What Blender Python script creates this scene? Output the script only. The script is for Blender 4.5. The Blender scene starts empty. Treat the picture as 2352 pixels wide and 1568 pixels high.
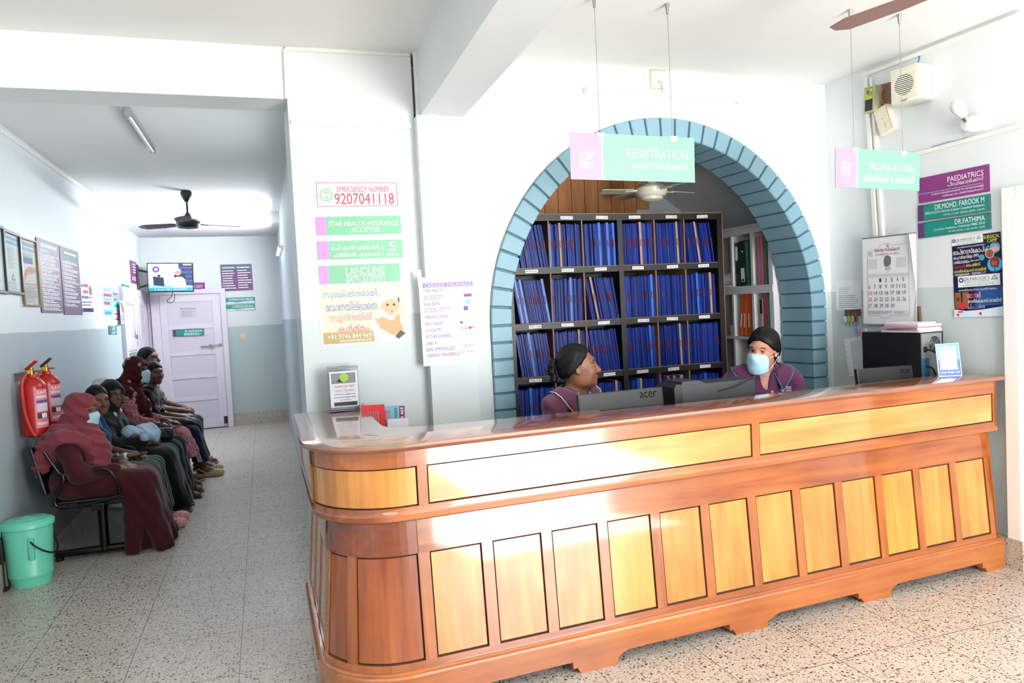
import bpy, bmesh, math, random
import numpy as np
from math import sin, cos, pi, radians, sqrt
from mathutils import Vector, Matrix, geometry
SC = bpy.context.scene
COL = SC.collection
random.seed(7)
# ------------------------------------------------------------ camera
FPX = 1694.0
CAMO = np.array([0., 0., 1.6])
def _basis(y, p, r):
    f = np.array([sin(y)*cos(p), cos(y)*cos(p), -sin(p)]); rt = np.array([cos(y), -sin(y), 0.]); u = np.cross(rt, f)
    return cos(r)*rt+sin(r)*u, -sin(r)*rt+cos(r)*u, f
RT, UP, FW = _basis(radians(18.58), radians(2.584), radians(-2.855))
cam = bpy.data.cameras.new('camera'); camo = bpy.data.objects.new('camera', cam); COL.objects.link(camo)
cam.sensor_width = 36; cam.lens = FPX*36/2352; cam.clip_start = .05
camo.matrix_world = Matrix(((RT[0], UP[0], -FW[0], 0), (RT[1], UP[1], -FW[1], 0), (RT[2], UP[2], -FW[2], 1.6), (0, 0, 0, 1)))
SC.camera = camo
# ------------------------------------------------------------ world, daylight, added passage lamp, exposure
W = bpy.data.worlds.new('sky'); SC.world = W; W.use_nodes = True
_b = W.node_tree.nodes['Background']; _b.inputs[0].default_value = (.80, .90, 1.0, 1); _b.inputs[1].default_value = 1.6
SUN = bpy.data.lights.new('sun', 'SUN'); SUN.energy = 85; SUN.angle = radians(1.2); SUN.color = (.96, .975, 1)
suno = bpy.data.objects.new('sun', SUN); COL.objects.link(suno)
suno.rotation_euler = Vector((0, .58, -1.0)).to_track_quat('-Z', 'Y').to_euler()
def area_light(name, loc, target, sx, sy, power, col=(1, 1, 1)):
    l = bpy.data.lights.new(name, 'AREA'); l.shape = 'RECTANGLE'; l.size = sx; l.size_y = sy; l.energy = power; l.color = col
    o = bpy.data.objects.new(name, l); COL.objects.link(o); o.location = loc
    o.rotation_euler = (Vector(target)-Vector(loc)).to_track_quat('-Z', 'Y').to_euler(); return o
area_light('entrance_daylight', (2.95, -1.55, 1.5), (2.9, 4, 1.3), 2.05, 2.3, 235, (.96, .98, 1))
area_light('front_window_daylight', (-.45, -1.5, 1.7), (1.2, 4, 1.5), 1.7, 1.3, 9, (.88, .94, 1))
area_light('hall_fill_lamp', (.62, 5.75, 2.1), (-1.65, 6.4, 2.45), 1.3, .9, 18, (.90, .96, 1))  # added fill lamp that brightens the passage through an unseen opening
SC.view_settings.view_transform = 'Standard'; SC.view_settings.look = 'None'; SC.view_settings.gamma = 1
SC.view_settings.exposure = 0.10
SC.view_settings.use_curve_mapping = False
SC.cycles.use_denoising = True
SC.cycles.max_bounces = 8; SC.cycles.diffuse_bounces = 4; SC.cycles.glossy_bounces = 3; SC.cycles.transmission_bounces = 4
SC.cycles.caustics_reflective = False; SC.cycles.caustics_refractive = False
SC.cycles.sample_clamp_indirect = 6
# ------------------------------------------------------------ pixel -> plane helpers
def ray(x, y): return FW+RT*(x-1176)/FPX-UP*(y-784)/FPX
def onp(x, y, ax, v):
    d = ray(x, y); return CAMO+d*(v-CAMO[ax])/d[ax]
def PX(x, y, v): return onp(x, y, 0, v)
def PY(x, y, v): return onp(x, y, 1, v)
def PZ(x, y, v): return onp(x, y, 2, v)
class Plane:
    """a wall: point, angle of its rightward direction; at() gives (along, height)"""
    def __init__(s, p, th):
        s.p = np.array([p[0], p[1], 0.]); s.th = th; s.u = np.array([cos(th), sin(th), 0]); s.n = np.array([sin(th), -cos(th), 0])
    def at(s, x, y, off=0):
        d = ray(x, y); t = ((s.p+s.n*off-CAMO)@s.n)/(d@s.n); q = CAMO+t*d
        return np.array([(q-s.p)@s.u, q[2]])
    def w(s, u, z, off=0): return s.p+s.u*u+np.array([0, 0, z])+s.n*off
    def mat(s, u, z, off=0, rot=0):
        q = s.w(u, z, off); c, k = cos(rot), sin(rot)
        x = s.u*c+np.array([0, 0, 1])*k; y = -s.u*k+np.array([0, 0, 1])*c; n = s.n
        return Matrix(((x[0], y[0], n[0], q[0]), (x[1], y[1], n[1], q[1]), (x[2], y[2], n[2], q[2]), (0, 0, 0, 1)))
TH = radians(2.8)
ARCHW = Plane((3.863, 4.275), TH)
RIGHTW = Plane((3.863, 4.275), TH-pi/2)
PILW = Plane((0, 4.185), 0)
COLW = Plane((0, 4.105), 0)
LEFTW = Plane((-1.65, 0), pi/2)
BACKW = Plane((0, 12.15), 0)
CEIL = 3.06
# ------------------------------------------------------------ materials
MATS = {}
def lin(c):
    f = lambda v: v/12.92 if v <= .04045 else ((v+.055)/1.055)**2.4
    return (f(c[0]), f(c[1]), f(c[2]), 1)
def _n(nt, t, **kw):
    n = nt.nodes.new(t)
    for k, v in kw.items(): setattr(n, k, v)
    return n
def M(name, rgb, rough=.6, var=.06, scale=6, coat=0, metal=0, spec=.5, emit=0, bump=0, alpha=1, trans=0, sheen=0):
    """plain surface colour with a little procedural variation"""
    if name in MATS: return MATS[name]
    m = bpy.data.materials.new(name); m.use_nodes = True; nt = m.node_tree; b = nt.nodes['Principled BSDF']; L = nt.links.new
    c = lin(rgb)
    b.inputs['Base Color'].default_value = c; b.inputs['Roughness'].default_value = rough; b.inputs['Metallic'].default_value = metal
    b.inputs['Specular IOR Level'].default_value = spec; b.inputs['Coat Weight'].default_value = coat; b.inputs['Coat Roughness'].default_value = .08
    if sheen: b.inputs['Sheen Weight'].default_value = sheen
    if trans: b.inputs['Transmission Weight'].default_value = trans; b.inputs['IOR'].default_value = 1.45
    if alpha < 1: b.inputs['Alpha'].default_value = alpha
    if emit:
        b.inputs['Emission Color'].default_value = c; b.inputs['Emission Strength'].default_value = emit
    if var:
        tc = _n(nt, 'ShaderNodeTexCoord'); no = _n(nt, 'ShaderNodeTexNoise'); no.inputs['Scale'].default_value = scale; no.inputs['Detail'].default_value = 3
        L(tc.outputs['Object'], no.inputs['Vector'])
        mr = _n(nt, 'ShaderNodeMapRange'); mr.inputs[3].default_value = 1-var; mr.inputs[4].default_value = 1+var
        L(no.outputs['Fac'], mr.inputs[0])
        mx = _n(nt, 'ShaderNodeMix', data_type='RGBA', blend_type='MULTIPLY'); mx.inputs[0].default_value = 1
        mx.inputs[6].default_value = c; L(mr.outputs[0], mx.inputs[7]); L(mx.outputs[2], b.inputs['Base Color'])
        if bump:
            bp = _n(nt, 'ShaderNodeBump'); bp.inputs['Strength'].default_value = bump; bp.inputs['Distance'].default_value = .01
            L(no.outputs['Fac'], bp.inputs['Height']); L(bp.outputs[0], b.inputs['Normal'])
    MATS[name] = m; return m
def pane_mat(name, tint=(1, 1, 1), refl=.07):
    m = bpy.data.materials.new(name); m.use_nodes = True; nt = m.node_tree; out = nt.nodes['Material Output']; nt.nodes.remove(nt.nodes['Principled BSDF'])
    t = _n(nt, 'ShaderNodeBsdfTransparent'); t.inputs[0].default_value = (*tint, 1); g = _n(nt, 'ShaderNodeBsdfGlossy'); g.inputs['Roughness'].default_value = .05; fr = _n(nt, 'ShaderNodeFresnel'); fr.inputs[0].default_value = 1.45
    mx = _n(nt, 'ShaderNodeMixShader'); L = nt.links.new; ge = _n(nt, 'ShaderNodeNewGeometry'); sb = _n(nt, 'ShaderNodeMath', operation='SUBTRACT'); sb.use_clamp = True; L(fr.outputs[0], sb.inputs[0]); L(ge.outputs['Backfacing'], sb.inputs[1]); L(sb.outputs[0], mx.inputs[0]); L(t.outputs[0], mx.inputs[1]); L(g.outputs[0], mx.inputs[2]); L(mx.outputs[0], out.inputs[0]); MATS[name] = m; return m
def paint_mat(name, top, low, dado=1.6, scuff=.04):
    """painted plaster: pale above the dado line, greyer below, faint scuffs"""
    m = bpy.data.materials.new(name); m.use_nodes = True; nt = m.node_tree; b = nt.nodes['Principled BSDF']; L = nt.links.new
    b.inputs['Roughness'].default_value = .45; b.inputs['Specular IOR Level'].default_value = .3
    g = _n(nt, 'ShaderNodeNewGeometry'); sx = _n(nt, 'ShaderNodeSeparateXYZ'); L(g.outputs['Position'], sx.inputs[0])
    no = _n(nt, 'ShaderNodeTexNoise'); no.inputs['Scale'].default_value = 2.3; no.inputs['Detail'].default_value = 5; L(g.outputs['Position'], no.inputs['Vector'])
    ad = _n(nt, 'ShaderNodeMath', operation='MULTIPLY_ADD'); L(no.outputs['Fac'], ad.inputs[0]); ad.inputs[1].default_value = .02; L(sx.outputs['Z'], ad.inputs[2])
    lt = _n(nt, 'ShaderNodeMath', operation='LESS_THAN'); L(ad.outputs[0], lt.inputs[0]); lt.inputs[1].default_value = dado+.01
    mx = _n(nt, 'ShaderNodeMix', data_type='RGBA'); L(lt.outputs[0], mx.inputs[0]); mx.inputs[6].default_value = lin(top); mx.inputs[7].default_value = lin(low)
    mr = _n(nt, 'ShaderNodeMapRange'); mr.inputs[1].default_value = .3; mr.inputs[2].default_value = .7; mr.inputs[3].default_value = 1-scuff; mr.inputs[4].default_value = 1; L(no.outputs['Fac'], mr.inputs[0])
    m2 = _n(nt, 'ShaderNodeMix', data_type='RGBA', blend_type='MULTIPLY'); m2.inputs[0].default_value = 1; L(mx.outputs[2], m2.inputs[6]); L(mr.outputs[0], m2.inputs[7])
    L(m2.outputs[2], b.inputs['Base Color']); MATS[name] = m; return m
def wood_mat(name, c1, c2, grain='Z', rough=.25, coat=.6, sc=1.0):
    m = bpy.data.materials.new(name); m.use_nodes = True; nt = m.node_tree; b = nt.nodes['Principled BSDF']; L = nt.links.new
    b.inputs['Roughness'].default_value = rough; b.inputs['Coat Weight'].default_value = coat; b.inputs['Coat Roughness'].default_value = .06; b.inputs['Coat IOR'].default_value = 1.7
    tc = _n(nt, 'ShaderNodeTexCoord'); oi = _n(nt, 'ShaderNodeObjectInfo')
    mp = _n(nt, 'ShaderNodeMapping'); lo, hi = .9*sc, 16*sc
    mp.inputs['Scale'].default_value = {'Z': (hi, hi, lo), 'X': (lo, hi, hi), 'Y': (hi, lo, hi)}[grain]
    va = _n(nt, 'ShaderNodeVectorMath', operation='ADD'); sc_ = _n(nt, 'ShaderNodeVectorMath', operation='SCALE'); sc_.inputs['Scale'].default_value = 7
    cb = _n(nt, 'ShaderNodeCombineXYZ'); L(oi.outputs['Random'], cb.inputs[0]); L(oi.outputs['Random'], cb.inputs[2]); L(cb.outputs[0], sc_.inputs[0])
    L(tc.outputs['Object'], va.inputs[0]); L(sc_.outputs[0], va.inputs[1]); L(va.outputs[0], mp.inputs['Vector'])
    no = _n(nt, 'ShaderNodeTexNoise'); no.inputs['Scale'].default_value = 1; no.inputs['Detail'].default_value = 6; no.inputs['Distortion'].default_value = .9; L(mp.outputs[0], no.inputs['Vector'])
    n2 = _n(nt, 'ShaderNodeTexNoise'); n2.inputs['Scale'].default_value = 2.6*sc; n2.inputs['Detail'].default_value = 2; L(va.outputs[0], n2.inputs['Vector'])
    mm = _n(nt, 'ShaderNodeMath', operation='MULTIPLY_ADD'); L(n2.outputs['Fac'], mm.inputs[0]); mm.inputs[1].default_value = .7; L(no.outputs['Fac'], mm.inputs[2])
    m1 = _n(nt, 'ShaderNodeMath', operation='MULTIPLY_ADD'); L(oi.outputs['Random'], m1.inputs[0]); m1.inputs[1].default_value = .22; L(mm.outputs[0], m1.inputs[2])
    cr = _n(nt, 'ShaderNodeMapRange'); cr.inputs[1].default_value = .62; cr.inputs[2].default_value = 1.28; L(m1.outputs[0], cr.inputs[0])
    mx = _n(nt, 'ShaderNodeMix', data_type='RGBA'); L(cr.outputs[0], mx.inputs[0]); mx.inputs[6].default_value = lin(c1); mx.inputs[7].default_value = lin(c2)
    L(mx.outputs[2], b.inputs['Base Color']); MATS[name] = m; return m
def terrazzo_mat(name, base, k=1.0):
    m = bpy.data.materials.new(name); m.use_nodes = True; nt = m.node_tree; b = nt.nodes['Principled BSDF']; L = nt.links.new
    b.inputs['Roughness'].default_value = .32; b.inputs['Specular IOR Level'].default_value = .45
    g = _n(nt, 'ShaderNodeNewGeometry')
    def chips(scale, thr, col, prev, seed):
        va = _n(nt, 'ShaderNodeVectorMath', operation='ADD'); va.inputs[1].default_value = (seed, seed*1.7, 0); L(g.outputs['Position'], va.inputs[0])
        nz = _n(nt, 'ShaderNodeTexNoise'); nz.inputs['Scale'].default_value = scale*1.3; L(va.outputs[0], nz.inputs['Vector'])
        mxv = _n(nt, 'ShaderNodeMix', data_type='VECTOR'); mxv.inputs[0].default_value = .018; L(va.outputs[0], mxv.inputs[4]); L(nz.outputs['Color'], mxv.inputs[5])
        v = _n(nt, 'ShaderNodeTexVoronoi'); v.inputs['Scale'].default_value = scale; L(mxv.outputs[1], v.inputs['Vector'])
        sp = _n(nt, 'ShaderNodeSeparateXYZ'); L(v.outputs['Color'], sp.inputs[0])
        ml = _n(nt, 'ShaderNodeMath', operation='MULTIPLY'); L(sp.outputs[0], ml.inputs[0]); ml.inputs[1].default_value = thr
        lt = _n(nt, 'ShaderNodeMath', operation='LESS_THAN'); L(v.outputs['Distance'], lt.inputs[0]); L(ml.outputs[0], lt.inputs[1])
        mx = _n(nt, 'ShaderNodeMix', data_type='RGBA'); L(lt.outputs[0], mx.inputs[0]); L(prev, mx.inputs[6]); mx.inputs[7].default_value = lin(col); return mx.outputs[2]
    n0 = _n(nt, 'ShaderNodeTexNoise'); n0.inputs['Scale'].default_value = 1.1; n0.inputs['Detail'].default_value = 4; L(g.outputs['Position'], n0.inputs['Vector'])
    mb = _n(nt, 'ShaderNodeMix', data_type='RGBA'); L(n0.outputs['Fac'], mb.inputs[0]); mb.inputs[6].default_value = lin(tuple(v*.90 for v in base)); mb.inputs[7].default_value = lin(tuple(min(1, v*1.05) for v in base))
    o = mb.outputs[2]
    o = chips(74*k, .34, (.90, .86, .79), o, 3.1)
    o = chips(95*k, .40, (.58, .49, .42), o, 1.3)
    o = chips(66*k, .32, (.52, .38, .35), o, 4.4)
    o = chips(54*k, .36, (.24, .20, .20), o, 7.7)
    o = chips(38*k, .24, (.34, .23, .21), o, 5.2)
    o = chips(76*k, .34, (.28, .25, .24), o, 9.1)
    b1 = _n(nt, 'ShaderNodeTexBrick'); b1.offset = 0; b1.inputs['Scale'].default_value = 1; b1.inputs['Mortar Size'].default_value = .0022; b1.inputs['Mortar Smooth'].default_value = 0
    b1.inputs['Brick Width'].default_value = .497; b1.inputs['Row Height'].default_value = .497
    mp = _n(nt, 'ShaderNodeMapping'); mp.inputs['Location'].default_value = (-1.79+.497*10, -2.545+.497*10, 0); L(g.outputs['Position'], mp.inputs['Vector']); L(mp.outputs[0], b1.inputs['Vector'])
    if k == 1.0:
        mx = _n(nt, 'ShaderNodeMix', data_type='RGBA'); L(b1.outputs['Fac'], mx.inputs[0]); L(o, mx.inputs[6]); mx.inputs[7].default_value = lin((.42, .40, .37)); o = mx.outputs[2]
    L(o, b.inputs['Base Color']); MATS[name] = m; return m
# ------------------------------------------------------------ mesh builder
class MB:
    def __init__(s): s.v = []; s.f = []; s.m = []
    def raw(s, vs, fs, mi=0):
        k = len(s.v); s.v += [tuple(p) for p in vs]; s.f += [tuple(i+k for i in f) for f in fs]; s.m += [mi]*len(fs); return s
    def box(s, lo, hi, mi=0, R=None):
        x0, y0, z0 = lo; x1, y1, z1 = hi
        vs = [Vector(p) for p in ((x0, y0, z0), (x1, y0, z0), (x1, y1, z0), (x0, y1, z0), (x0, y0, z1), (x1, y0, z1), (x1, y1, z1), (x0, y1, z1))]
        if R is not None: vs = [R @ p for p in vs]
        return s.raw(vs, [(0, 3, 2, 1), (4, 5, 6, 7), (0, 1, 5, 4), (1, 2, 6, 5), (2, 3, 7, 6), (3, 0, 4, 7)], mi)
    def bbox(s, lo, hi, b=.004, mi=0, R=None):
        """box with bevelled edges"""
        bm = bmesh.new(); bmesh.ops.create_cube(bm, size=1)
        for v in bm.verts: v.co = Vector([lo[i]+(v.co[i]+.5)*(hi[i]-lo[i]) for i in range(3)])
        bmesh.ops.bevel(bm, geom=list(bm.edges), offset=b, segments=2, affect='EDGES', profile=.6)
        bm.verts.index_update(); vs = [v.co.copy() for v in bm.verts]
        if R is not None: vs = [R @ p for p in vs]
        s.raw(vs, [[v.index for v in f.verts] for f in bm.faces], mi); bm.free(); return s
    def tube(s, pts, r, n=8, mi=0, cap=True, closed=False):
        pts = [Vector(p) for p in pts]; N = len(pts); rs = r if isinstance(r, (list, tuple)) else [r]*N
        rings = []; up = None
        for i, p in enumerate(pts):
            a = pts[(i-1) % N] if (i or closed) else p; b = pts[(i+1) % N] if (i < N-1 or closed) else p
            t = (b-a).normalized()
            if up is None: up = t.orthogonal().normalized()
            up = (up-t*up.dot(t)).normalized(); w = t.cross(up)
            rings.append([p+(up*cos(2*pi*k/n)+w*sin(2*pi*k/n))*rs[i] for k in range(n)])
        vs = [q for rg in rings for q in rg]; fs = []
        for i in range(N if closed else N-1):
            for k in range(n):
                a, b = i*n+k, i*n+(k+1) % n; j = (i+1) % N
                fs.append((a, b, j*n+(k+1) % n, j*n+k))
        if cap and not closed: fs += [tuple(range(n-1, -1, -1)), tuple((N-1)*n+k for k in range(n))]
        return s.raw(vs, fs, mi)
    def lathe(s, prof, n=24, mi=0, R=None, cap=True):
        """prof: list of (radius, z)"""
        vs = [Vector((r*cos(2*pi*k/n), r*sin(2*pi*k/n), z)) for r, z in prof for k in range(n)]
        if R is not None: vs = [R @ p for p in vs]
        fs = [(i*n+k, i*n+(k+1) % n, (i+1)*n+(k+1) % n, (i+1)*n+k) for i in range(len(prof)-1) for k in range(n)]
        if cap: fs += [tuple(range(n-1, -1, -1)), tuple((len(prof)-1)*n+k for k in range(n))]
        return s.raw(vs, fs, mi)
    def prism(s, poly, z0, z1, mi=0, R=None):
        """poly of (x, y) extruded from z0 to z1"""
        n = len(poly); vs = [Vector((x, y, z0)) for x, y in poly]+[Vector((x, y, z1)) for x, y in poly]
        if R is not None: vs = [R @ p for p in vs]
        fs = [tuple(range(n-1, -1, -1)), tuple(range(n, 2*n))]+[(i, (i+1) % n, n+(i+1) % n, n+i) for i in range(n)]
        return s.raw(vs, fs, mi)
    def ball(s, c, r, n=12, mi=0, R=None):
        r = r if isinstance(r, (tuple, list)) else (r, r, r)
        prof = [(max(1e-4, sin(pi*i/n)), -cos(pi*i/n)) for i in range(n+1)]
        T = Matrix.Translation(Vector(c)) @ (R or Matrix.Identity(4)) @ Matrix.Diagonal((r[0], r[1], r[2], 1))
        return s.lathe(prof, n+4, mi, T)
    def mesh(s, name, mats, smooth=False):
        me = bpy.data.meshes.new(name); me.from_pydata([tuple(v) for v in s.v], [], s.f)
        for m in (mats if isinstance(mats, (list, tuple)) else [mats]): me.materials.append(m)
        me.polygons.foreach_set('material_index', s.m)
        if smooth: me.polygons.foreach_set('use_smooth', [True]*len(me.polygons))
        me.update(); return me
    def build(s, name, mats, parent=None, smooth=False, fix=True, **props):
        me = s.mesh(name, mats, smooth)
        if fix:
            bm = bmesh.new(); bm.from_mesh(me); bmesh.ops.recalc_face_normals(bm, faces=bm.faces); bm.to_mesh(me); bm.free()
        if smooth: me.set_sharp_from_angle(angle=radians(42))
        return link(name, me, parent, **props)
def link(name, data, parent=None, **props):
    o = bpy.data.objects.new(name, data); COL.objects.link(o); o.parent = parent
    for k, v in props.items(): o[k] = v
    return o
def thing(name, label, cat, mat=None, loc=None, rotz=0, group=None):
    o = bpy.data.objects.new(name, None); COL.objects.link(o); o.empty_display_size = .1
    if mat is not None: o.matrix_world = mat
    elif loc is not None: o.location = loc; o.rotation_euler = (0, 0, rotz)
    o['label'] = label; o['category'] = cat
    if group: o['group'] = group
    return o
def tag(o, label, cat, group=None):
    o['label'] = label; o['category'] = cat
    if group: o['group'] = group
    return o
def copy_tree(o, parent=None):
    c = o.copy(); COL.objects.link(c); c.parent = parent
    for ch in list(o.children): copy_tree(ch, c)
    return c
# ------------------------------------------------------------ lettering
_TX = {}
def text_tris(s, bold=0.0):
    """outline text, filled by winding number so overlapping strokes stay solid; returns verts (n,2), tris"""
    key = (s, bold)
    if key in _TX: return _TX[key]
    c = bpy.data.curves.new('t', 'FONT'); c.body = s; c.size = 1; c.resolution_u = 3; c.dimensions = '2D'; c.fill_mode = 'NONE'; c.offset = bold
    o = bpy.data.objects.new('t', c); COL.objects.link(o); dg = bpy.context.evaluated_depsgraph_get(); dg.update()
    me = o.evaluated_get(dg).to_mesh()
    P = np.array([v.co[:2] for v in me.vertices]).reshape(-1, 2); E = np.array([e.vertices[:] for e in me.edges]).reshape(-1, 2)
    o.evaluated_get(dg).to_mesh_clear(); bpy.data.objects.remove(o); bpy.data.curves.remove(c)
    if len(P) == 0: return np.zeros((0, 2)), []
    # order edges into loops by walking so that winding is consistent
    nb = {}
    for a, b in E: nb.setdefault(a, []).append(b); nb.setdefault(b, []).append(a)
    seen = set(); segs = []
    for a0 in range(len(P)):
        if a0 in seen or a0 not in nb: continue
        loop = [a0]; seen.add(a0); prev = None; cur = a0
        while True:
            nx = [q for q in nb[cur] if q != prev and q not in seen]
            if not nx: break
            prev, cur = cur, (min(nx) if len(loop) == 1 else nx[0]); loop.append(cur); seen.add(cur)
        segs += [(loop[i], loop[(i+1) % len(loop)]) for i in range(len(loop))]
    V, _, F, _, _, _ = geometry.delaunay_2d_cdt([Vector(p) for p in P], segs, [], 0, 1e-6)
    V = np.array([v[:] for v in V]); F = np.array([f for f in F if len(f) == 3])
    cen = V[F].mean(1); S = np.array(segs); A, B = P[S[:, 0]], P[S[:, 1]]
    keep = np.zeros(len(cen), bool)
    for i0 in range(0, len(cen), 500):
        q = cen[i0:i0+500]; y = q[:, 1:2]; x = q[:, 0:1]
        upx = (A[None, :, 1] <= y) & (B[None, :, 1] > y); dn = (A[None, :, 1] > y) & (B[None, :, 1] <= y)
        cr = (B[None, :, 0]-A[None, :, 0])*(y-A[None, :, 1])-(x-A[None, :, 0])*(B[None, :, 1]-A[None, :, 1])
        keep[i0:i0+500] = (((upx & (cr > 0)).astype(int)-(dn & (cr < 0)).astype(int)).sum(1) != 0)
    F = F[keep]; _TX[key] = (V, F.tolist()); return _TX[key]
class Sign:
    """flat printed thing on a wall: quad given by four photograph points lying in the plane (tl, tr, br, bl); local x right, y up, z out; positions in fractions from the top left"""
    def __init__(s, name, label, cat, plane, quad, mat, thick=.004, off=.0, group=None, part='board'):
        q = [plane.at(p[0], p[1], off) for p in quad]
        e = ((q[1]-q[0])+(q[2]-q[3]))/2; s.w = float(np.hypot(*e)); s.h = float((np.hypot(*(q[3]-q[0]))+np.hypot(*(q[2]-q[1])))/2)
        c = (q[0]+q[1]+q[2]+q[3])/4; rot = math.atan2(e[1], e[0])
        s.root = thing(name, label, cat, plane.mat(c[0], c[1], off, rot), group=group); s.L = {}; s.thick = thick; s.k = 0
        s.part = MB(); s.part.bbox((-s.w/2, -s.h/2, 0), (s.w/2, s.h/2, thick), min(.0012, thick*.3)); s.part.build(part, mat, s.root)
    def xy(s, x, y): return (x-.5)*s.w, (.5-y)*s.h
    def layer(s, part, mat):
        if part not in s.L: s.k += 1; s.L[part] = [MB(), [mat], .0006*s.k, {}]
        L = s.L[part]
        if mat not in L[1]: L[1].append(mat)
        return L[0], s.thick+L[2], L[1].index(mat)
    def poly(s, part, mat, pts, lift=0):
        b, z, i = s.layer(part, mat); z += lift; n = len(pts); P = [s.xy(*p) for p in pts]
        b.raw([(x, y, z) for x, y in P], [tuple(range(n))], i); return s
    def rect(s, part, mat, x0, y0, x1, y1, lift=0): return s.poly(part, mat, [(x0, y1), (x1, y1), (x1, y0), (x0, y0)], lift)
    def disc(s, part, mat, x, y, r, r2=None, lift=0, n=24):
        """r is a fraction of the height; r2 inner radius makes a ring"""
        k = s.h/s.w; P = [(x+r*k*cos(2*pi*i/n), y-r*sin(2*pi*i/n)) for i in range(n)]
        if r2 is None: return s.poly(part, mat, P, lift)
        for i in range(n):
            j = (i+1) % n; f = r2/r; q = lambda p: (x+(p[0]-x)*f, y+(p[1]-y)*f)
            s.poly(part, mat, [q(P[i]), P[i], P[j], q(P[j])], lift)
        return s
    def line(s, part, mat, x0, y0, x1, y1, t, lift=0):
        """thin stroke, thickness t in metres"""
        a, b = Vector(s.xy(x0, y0)), Vector(s.xy(x1, y1)); d = (b-a).normalized()*t/2; n = Vector((-d.y, d.x))
        bb, z, i = s.layer(part, mat); z += lift
        bb.raw([(*(a-n), z), (*(b-n), z), (*(b+n), z), (*(a+n), z)], [(0, 1, 2, 3)], i); return s
    def text(s, t, mat, x0, y0, x1, y1, bold=.012, part='lettering', fit=True, align='c', rot=0):
        """lettering scaled to fill the box (fit) or to its height only"""
        V, F = text_tris(t, bold)
        if len(V) == 0: return s
        lo, hi = V.min(0), V.max(0); (a, b), (c, d) = s.xy(x0, y1), s.xy(x1, y0)
        if rot: a, b, c, d = (a+c)/2-(d-b)/2, (b+d)/2-(c-a)/2, (a+c)/2+(d-b)/2, (b+d)/2+(c-a)/2
        sy = (d-b)/(hi[1]-lo[1]); sx = (c-a)/(hi[0]-lo[0])
        if not fit: sx = min(sx, sy)
        w = sx*(hi[0]-lo[0]); ox = {'c': (a+c-w)/2, 'l': a, 'r': c-w}[align]
        P = np.column_stack([(V[:, 0]-lo[0])*sx+ox, (V[:, 1]-lo[1])*sy+b])
        if rot: m = np.array([(a+c)/2, (b+d)/2]); P = (P-m) @ np.array([[0, -1], [1, 0]]).T*1.0 + m
        bb, z, i = s.layer(part, mat); bb.raw([(x, y, z) for x, y in P], F, i); return s
    def lines(s, mat, x0, y0, x1, y1, n, fill=.5, part='small_print', seed=0, ragged=.3, words=True):
        """rows of illegible small print, each row a run of word-long strokes"""
        r = random.Random(seed+n*7); h = (y1-y0)/n
        for k in range(n):
            y = y0+h*(k+.5); e = x1-(x1-x0)*ragged*r.random(); x = x0
            while x < e-.005:
                w = min((x1-x0)*r.uniform(.05, .16), e-x); s.rect(part, mat, x, y-h*fill/2, x+w, y+h*fill/2); x += w+(x1-x0)*.022
        return s
    def done(s):
        for p, (b, mats, z, _) in s.L.items(): b.build(p, mats, s.root, fix=False)
        return s.root
# ============================================================ the setting
def struct(name, mb, mat, smooth=False, **p):
    return mb.build(name, mat, None, smooth, kind='structure', **p)
WALL = paint_mat('wall_paint', (.885, .905, .91), (.775, .81, .815))
HALL = paint_mat('hall_paint', (.88, .912, .93), (.68, .735, .76), 1.6, .03)
BACKP = paint_mat('back_wall_paint', (.84, .86, .87), (.68, .735, .735), 1.53)
CEILM = M('ceiling_paint', (.93, .93, .92), .7, .02)
GREYP = M('grey_room_paint', (.80, .83, .86), .6, .05, 2)
TERR = terrazzo_mat('terrazzo', (.775, .75, .71))
TERS = terrazzo_mat('terrazzo_skirting', (.72, .69, .63), 1.4)
WHITEP = M('white_enamel', (.93, .93, .92), .4, .02)
struct('floor', MB().box((-1.9, -1.6, -.12), (6.7, 12.5, 0)), TERR)
struct('ground', MB().box((-25, -30, -.25), (30, -1.6, -.03)), M('sunlit_paving', (.80, .77, .72), .9, .1, 3))
struct('ceiling', MB().box((-1.9, -1.7, CEIL), (6.7, 12.5, 3.2)), CEILM)
struct('wall_left', MB().box((-1.85, -1.6, 0), (-1.65, 12.4, CEIL)), HALL)
struct('wall_back', MB().box((-1.65, 12.15, 0), (.6, 12.35, CEIL)), BACKP)
struct('wall_hall', MB().box((.30, 5.0, 0), (.45, 5.1, CEIL)).box((.30, 6.4, 0), (.45, 12.15, CEIL)).box((.30, 5.1, 0), (.45, 6.4, 1.55)).box((.30, 5.1, 2.65), (.45, 6.4, CEIL)), HALL)  # the gap in this wall is added to let the fill lamp through
b = MB()
for y in (5.12, 5.75, 6.38): b.box((.36, y-.02, 1.55), (.40, y+.02, 2.65))
for z in (1.57, 2.63): b.box((.36, 5.1, z-.02), (.40, 6.4, z+.02))
struct('added_hall_window', b, WHITEP)  # frame of the unseen opening added for the passage fill lamp
struct('wall_added_light_well', MB().box((.75, 5.0, 0), (.80, 6.6, CEIL)), WHITEP)  # unseen wall added behind the passage fill lamp
struct('wall_pillar', MB().box((.2, 4.185, 0), (.885, 4.75, CEIL)).box((.27, 4.75, 0), (.885, 5.0, CEIL)), WALL)
struct('wall_column', MB().box((.885, 4.105, 0), (1.165, 4.40, 2.702)), WALL)
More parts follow.
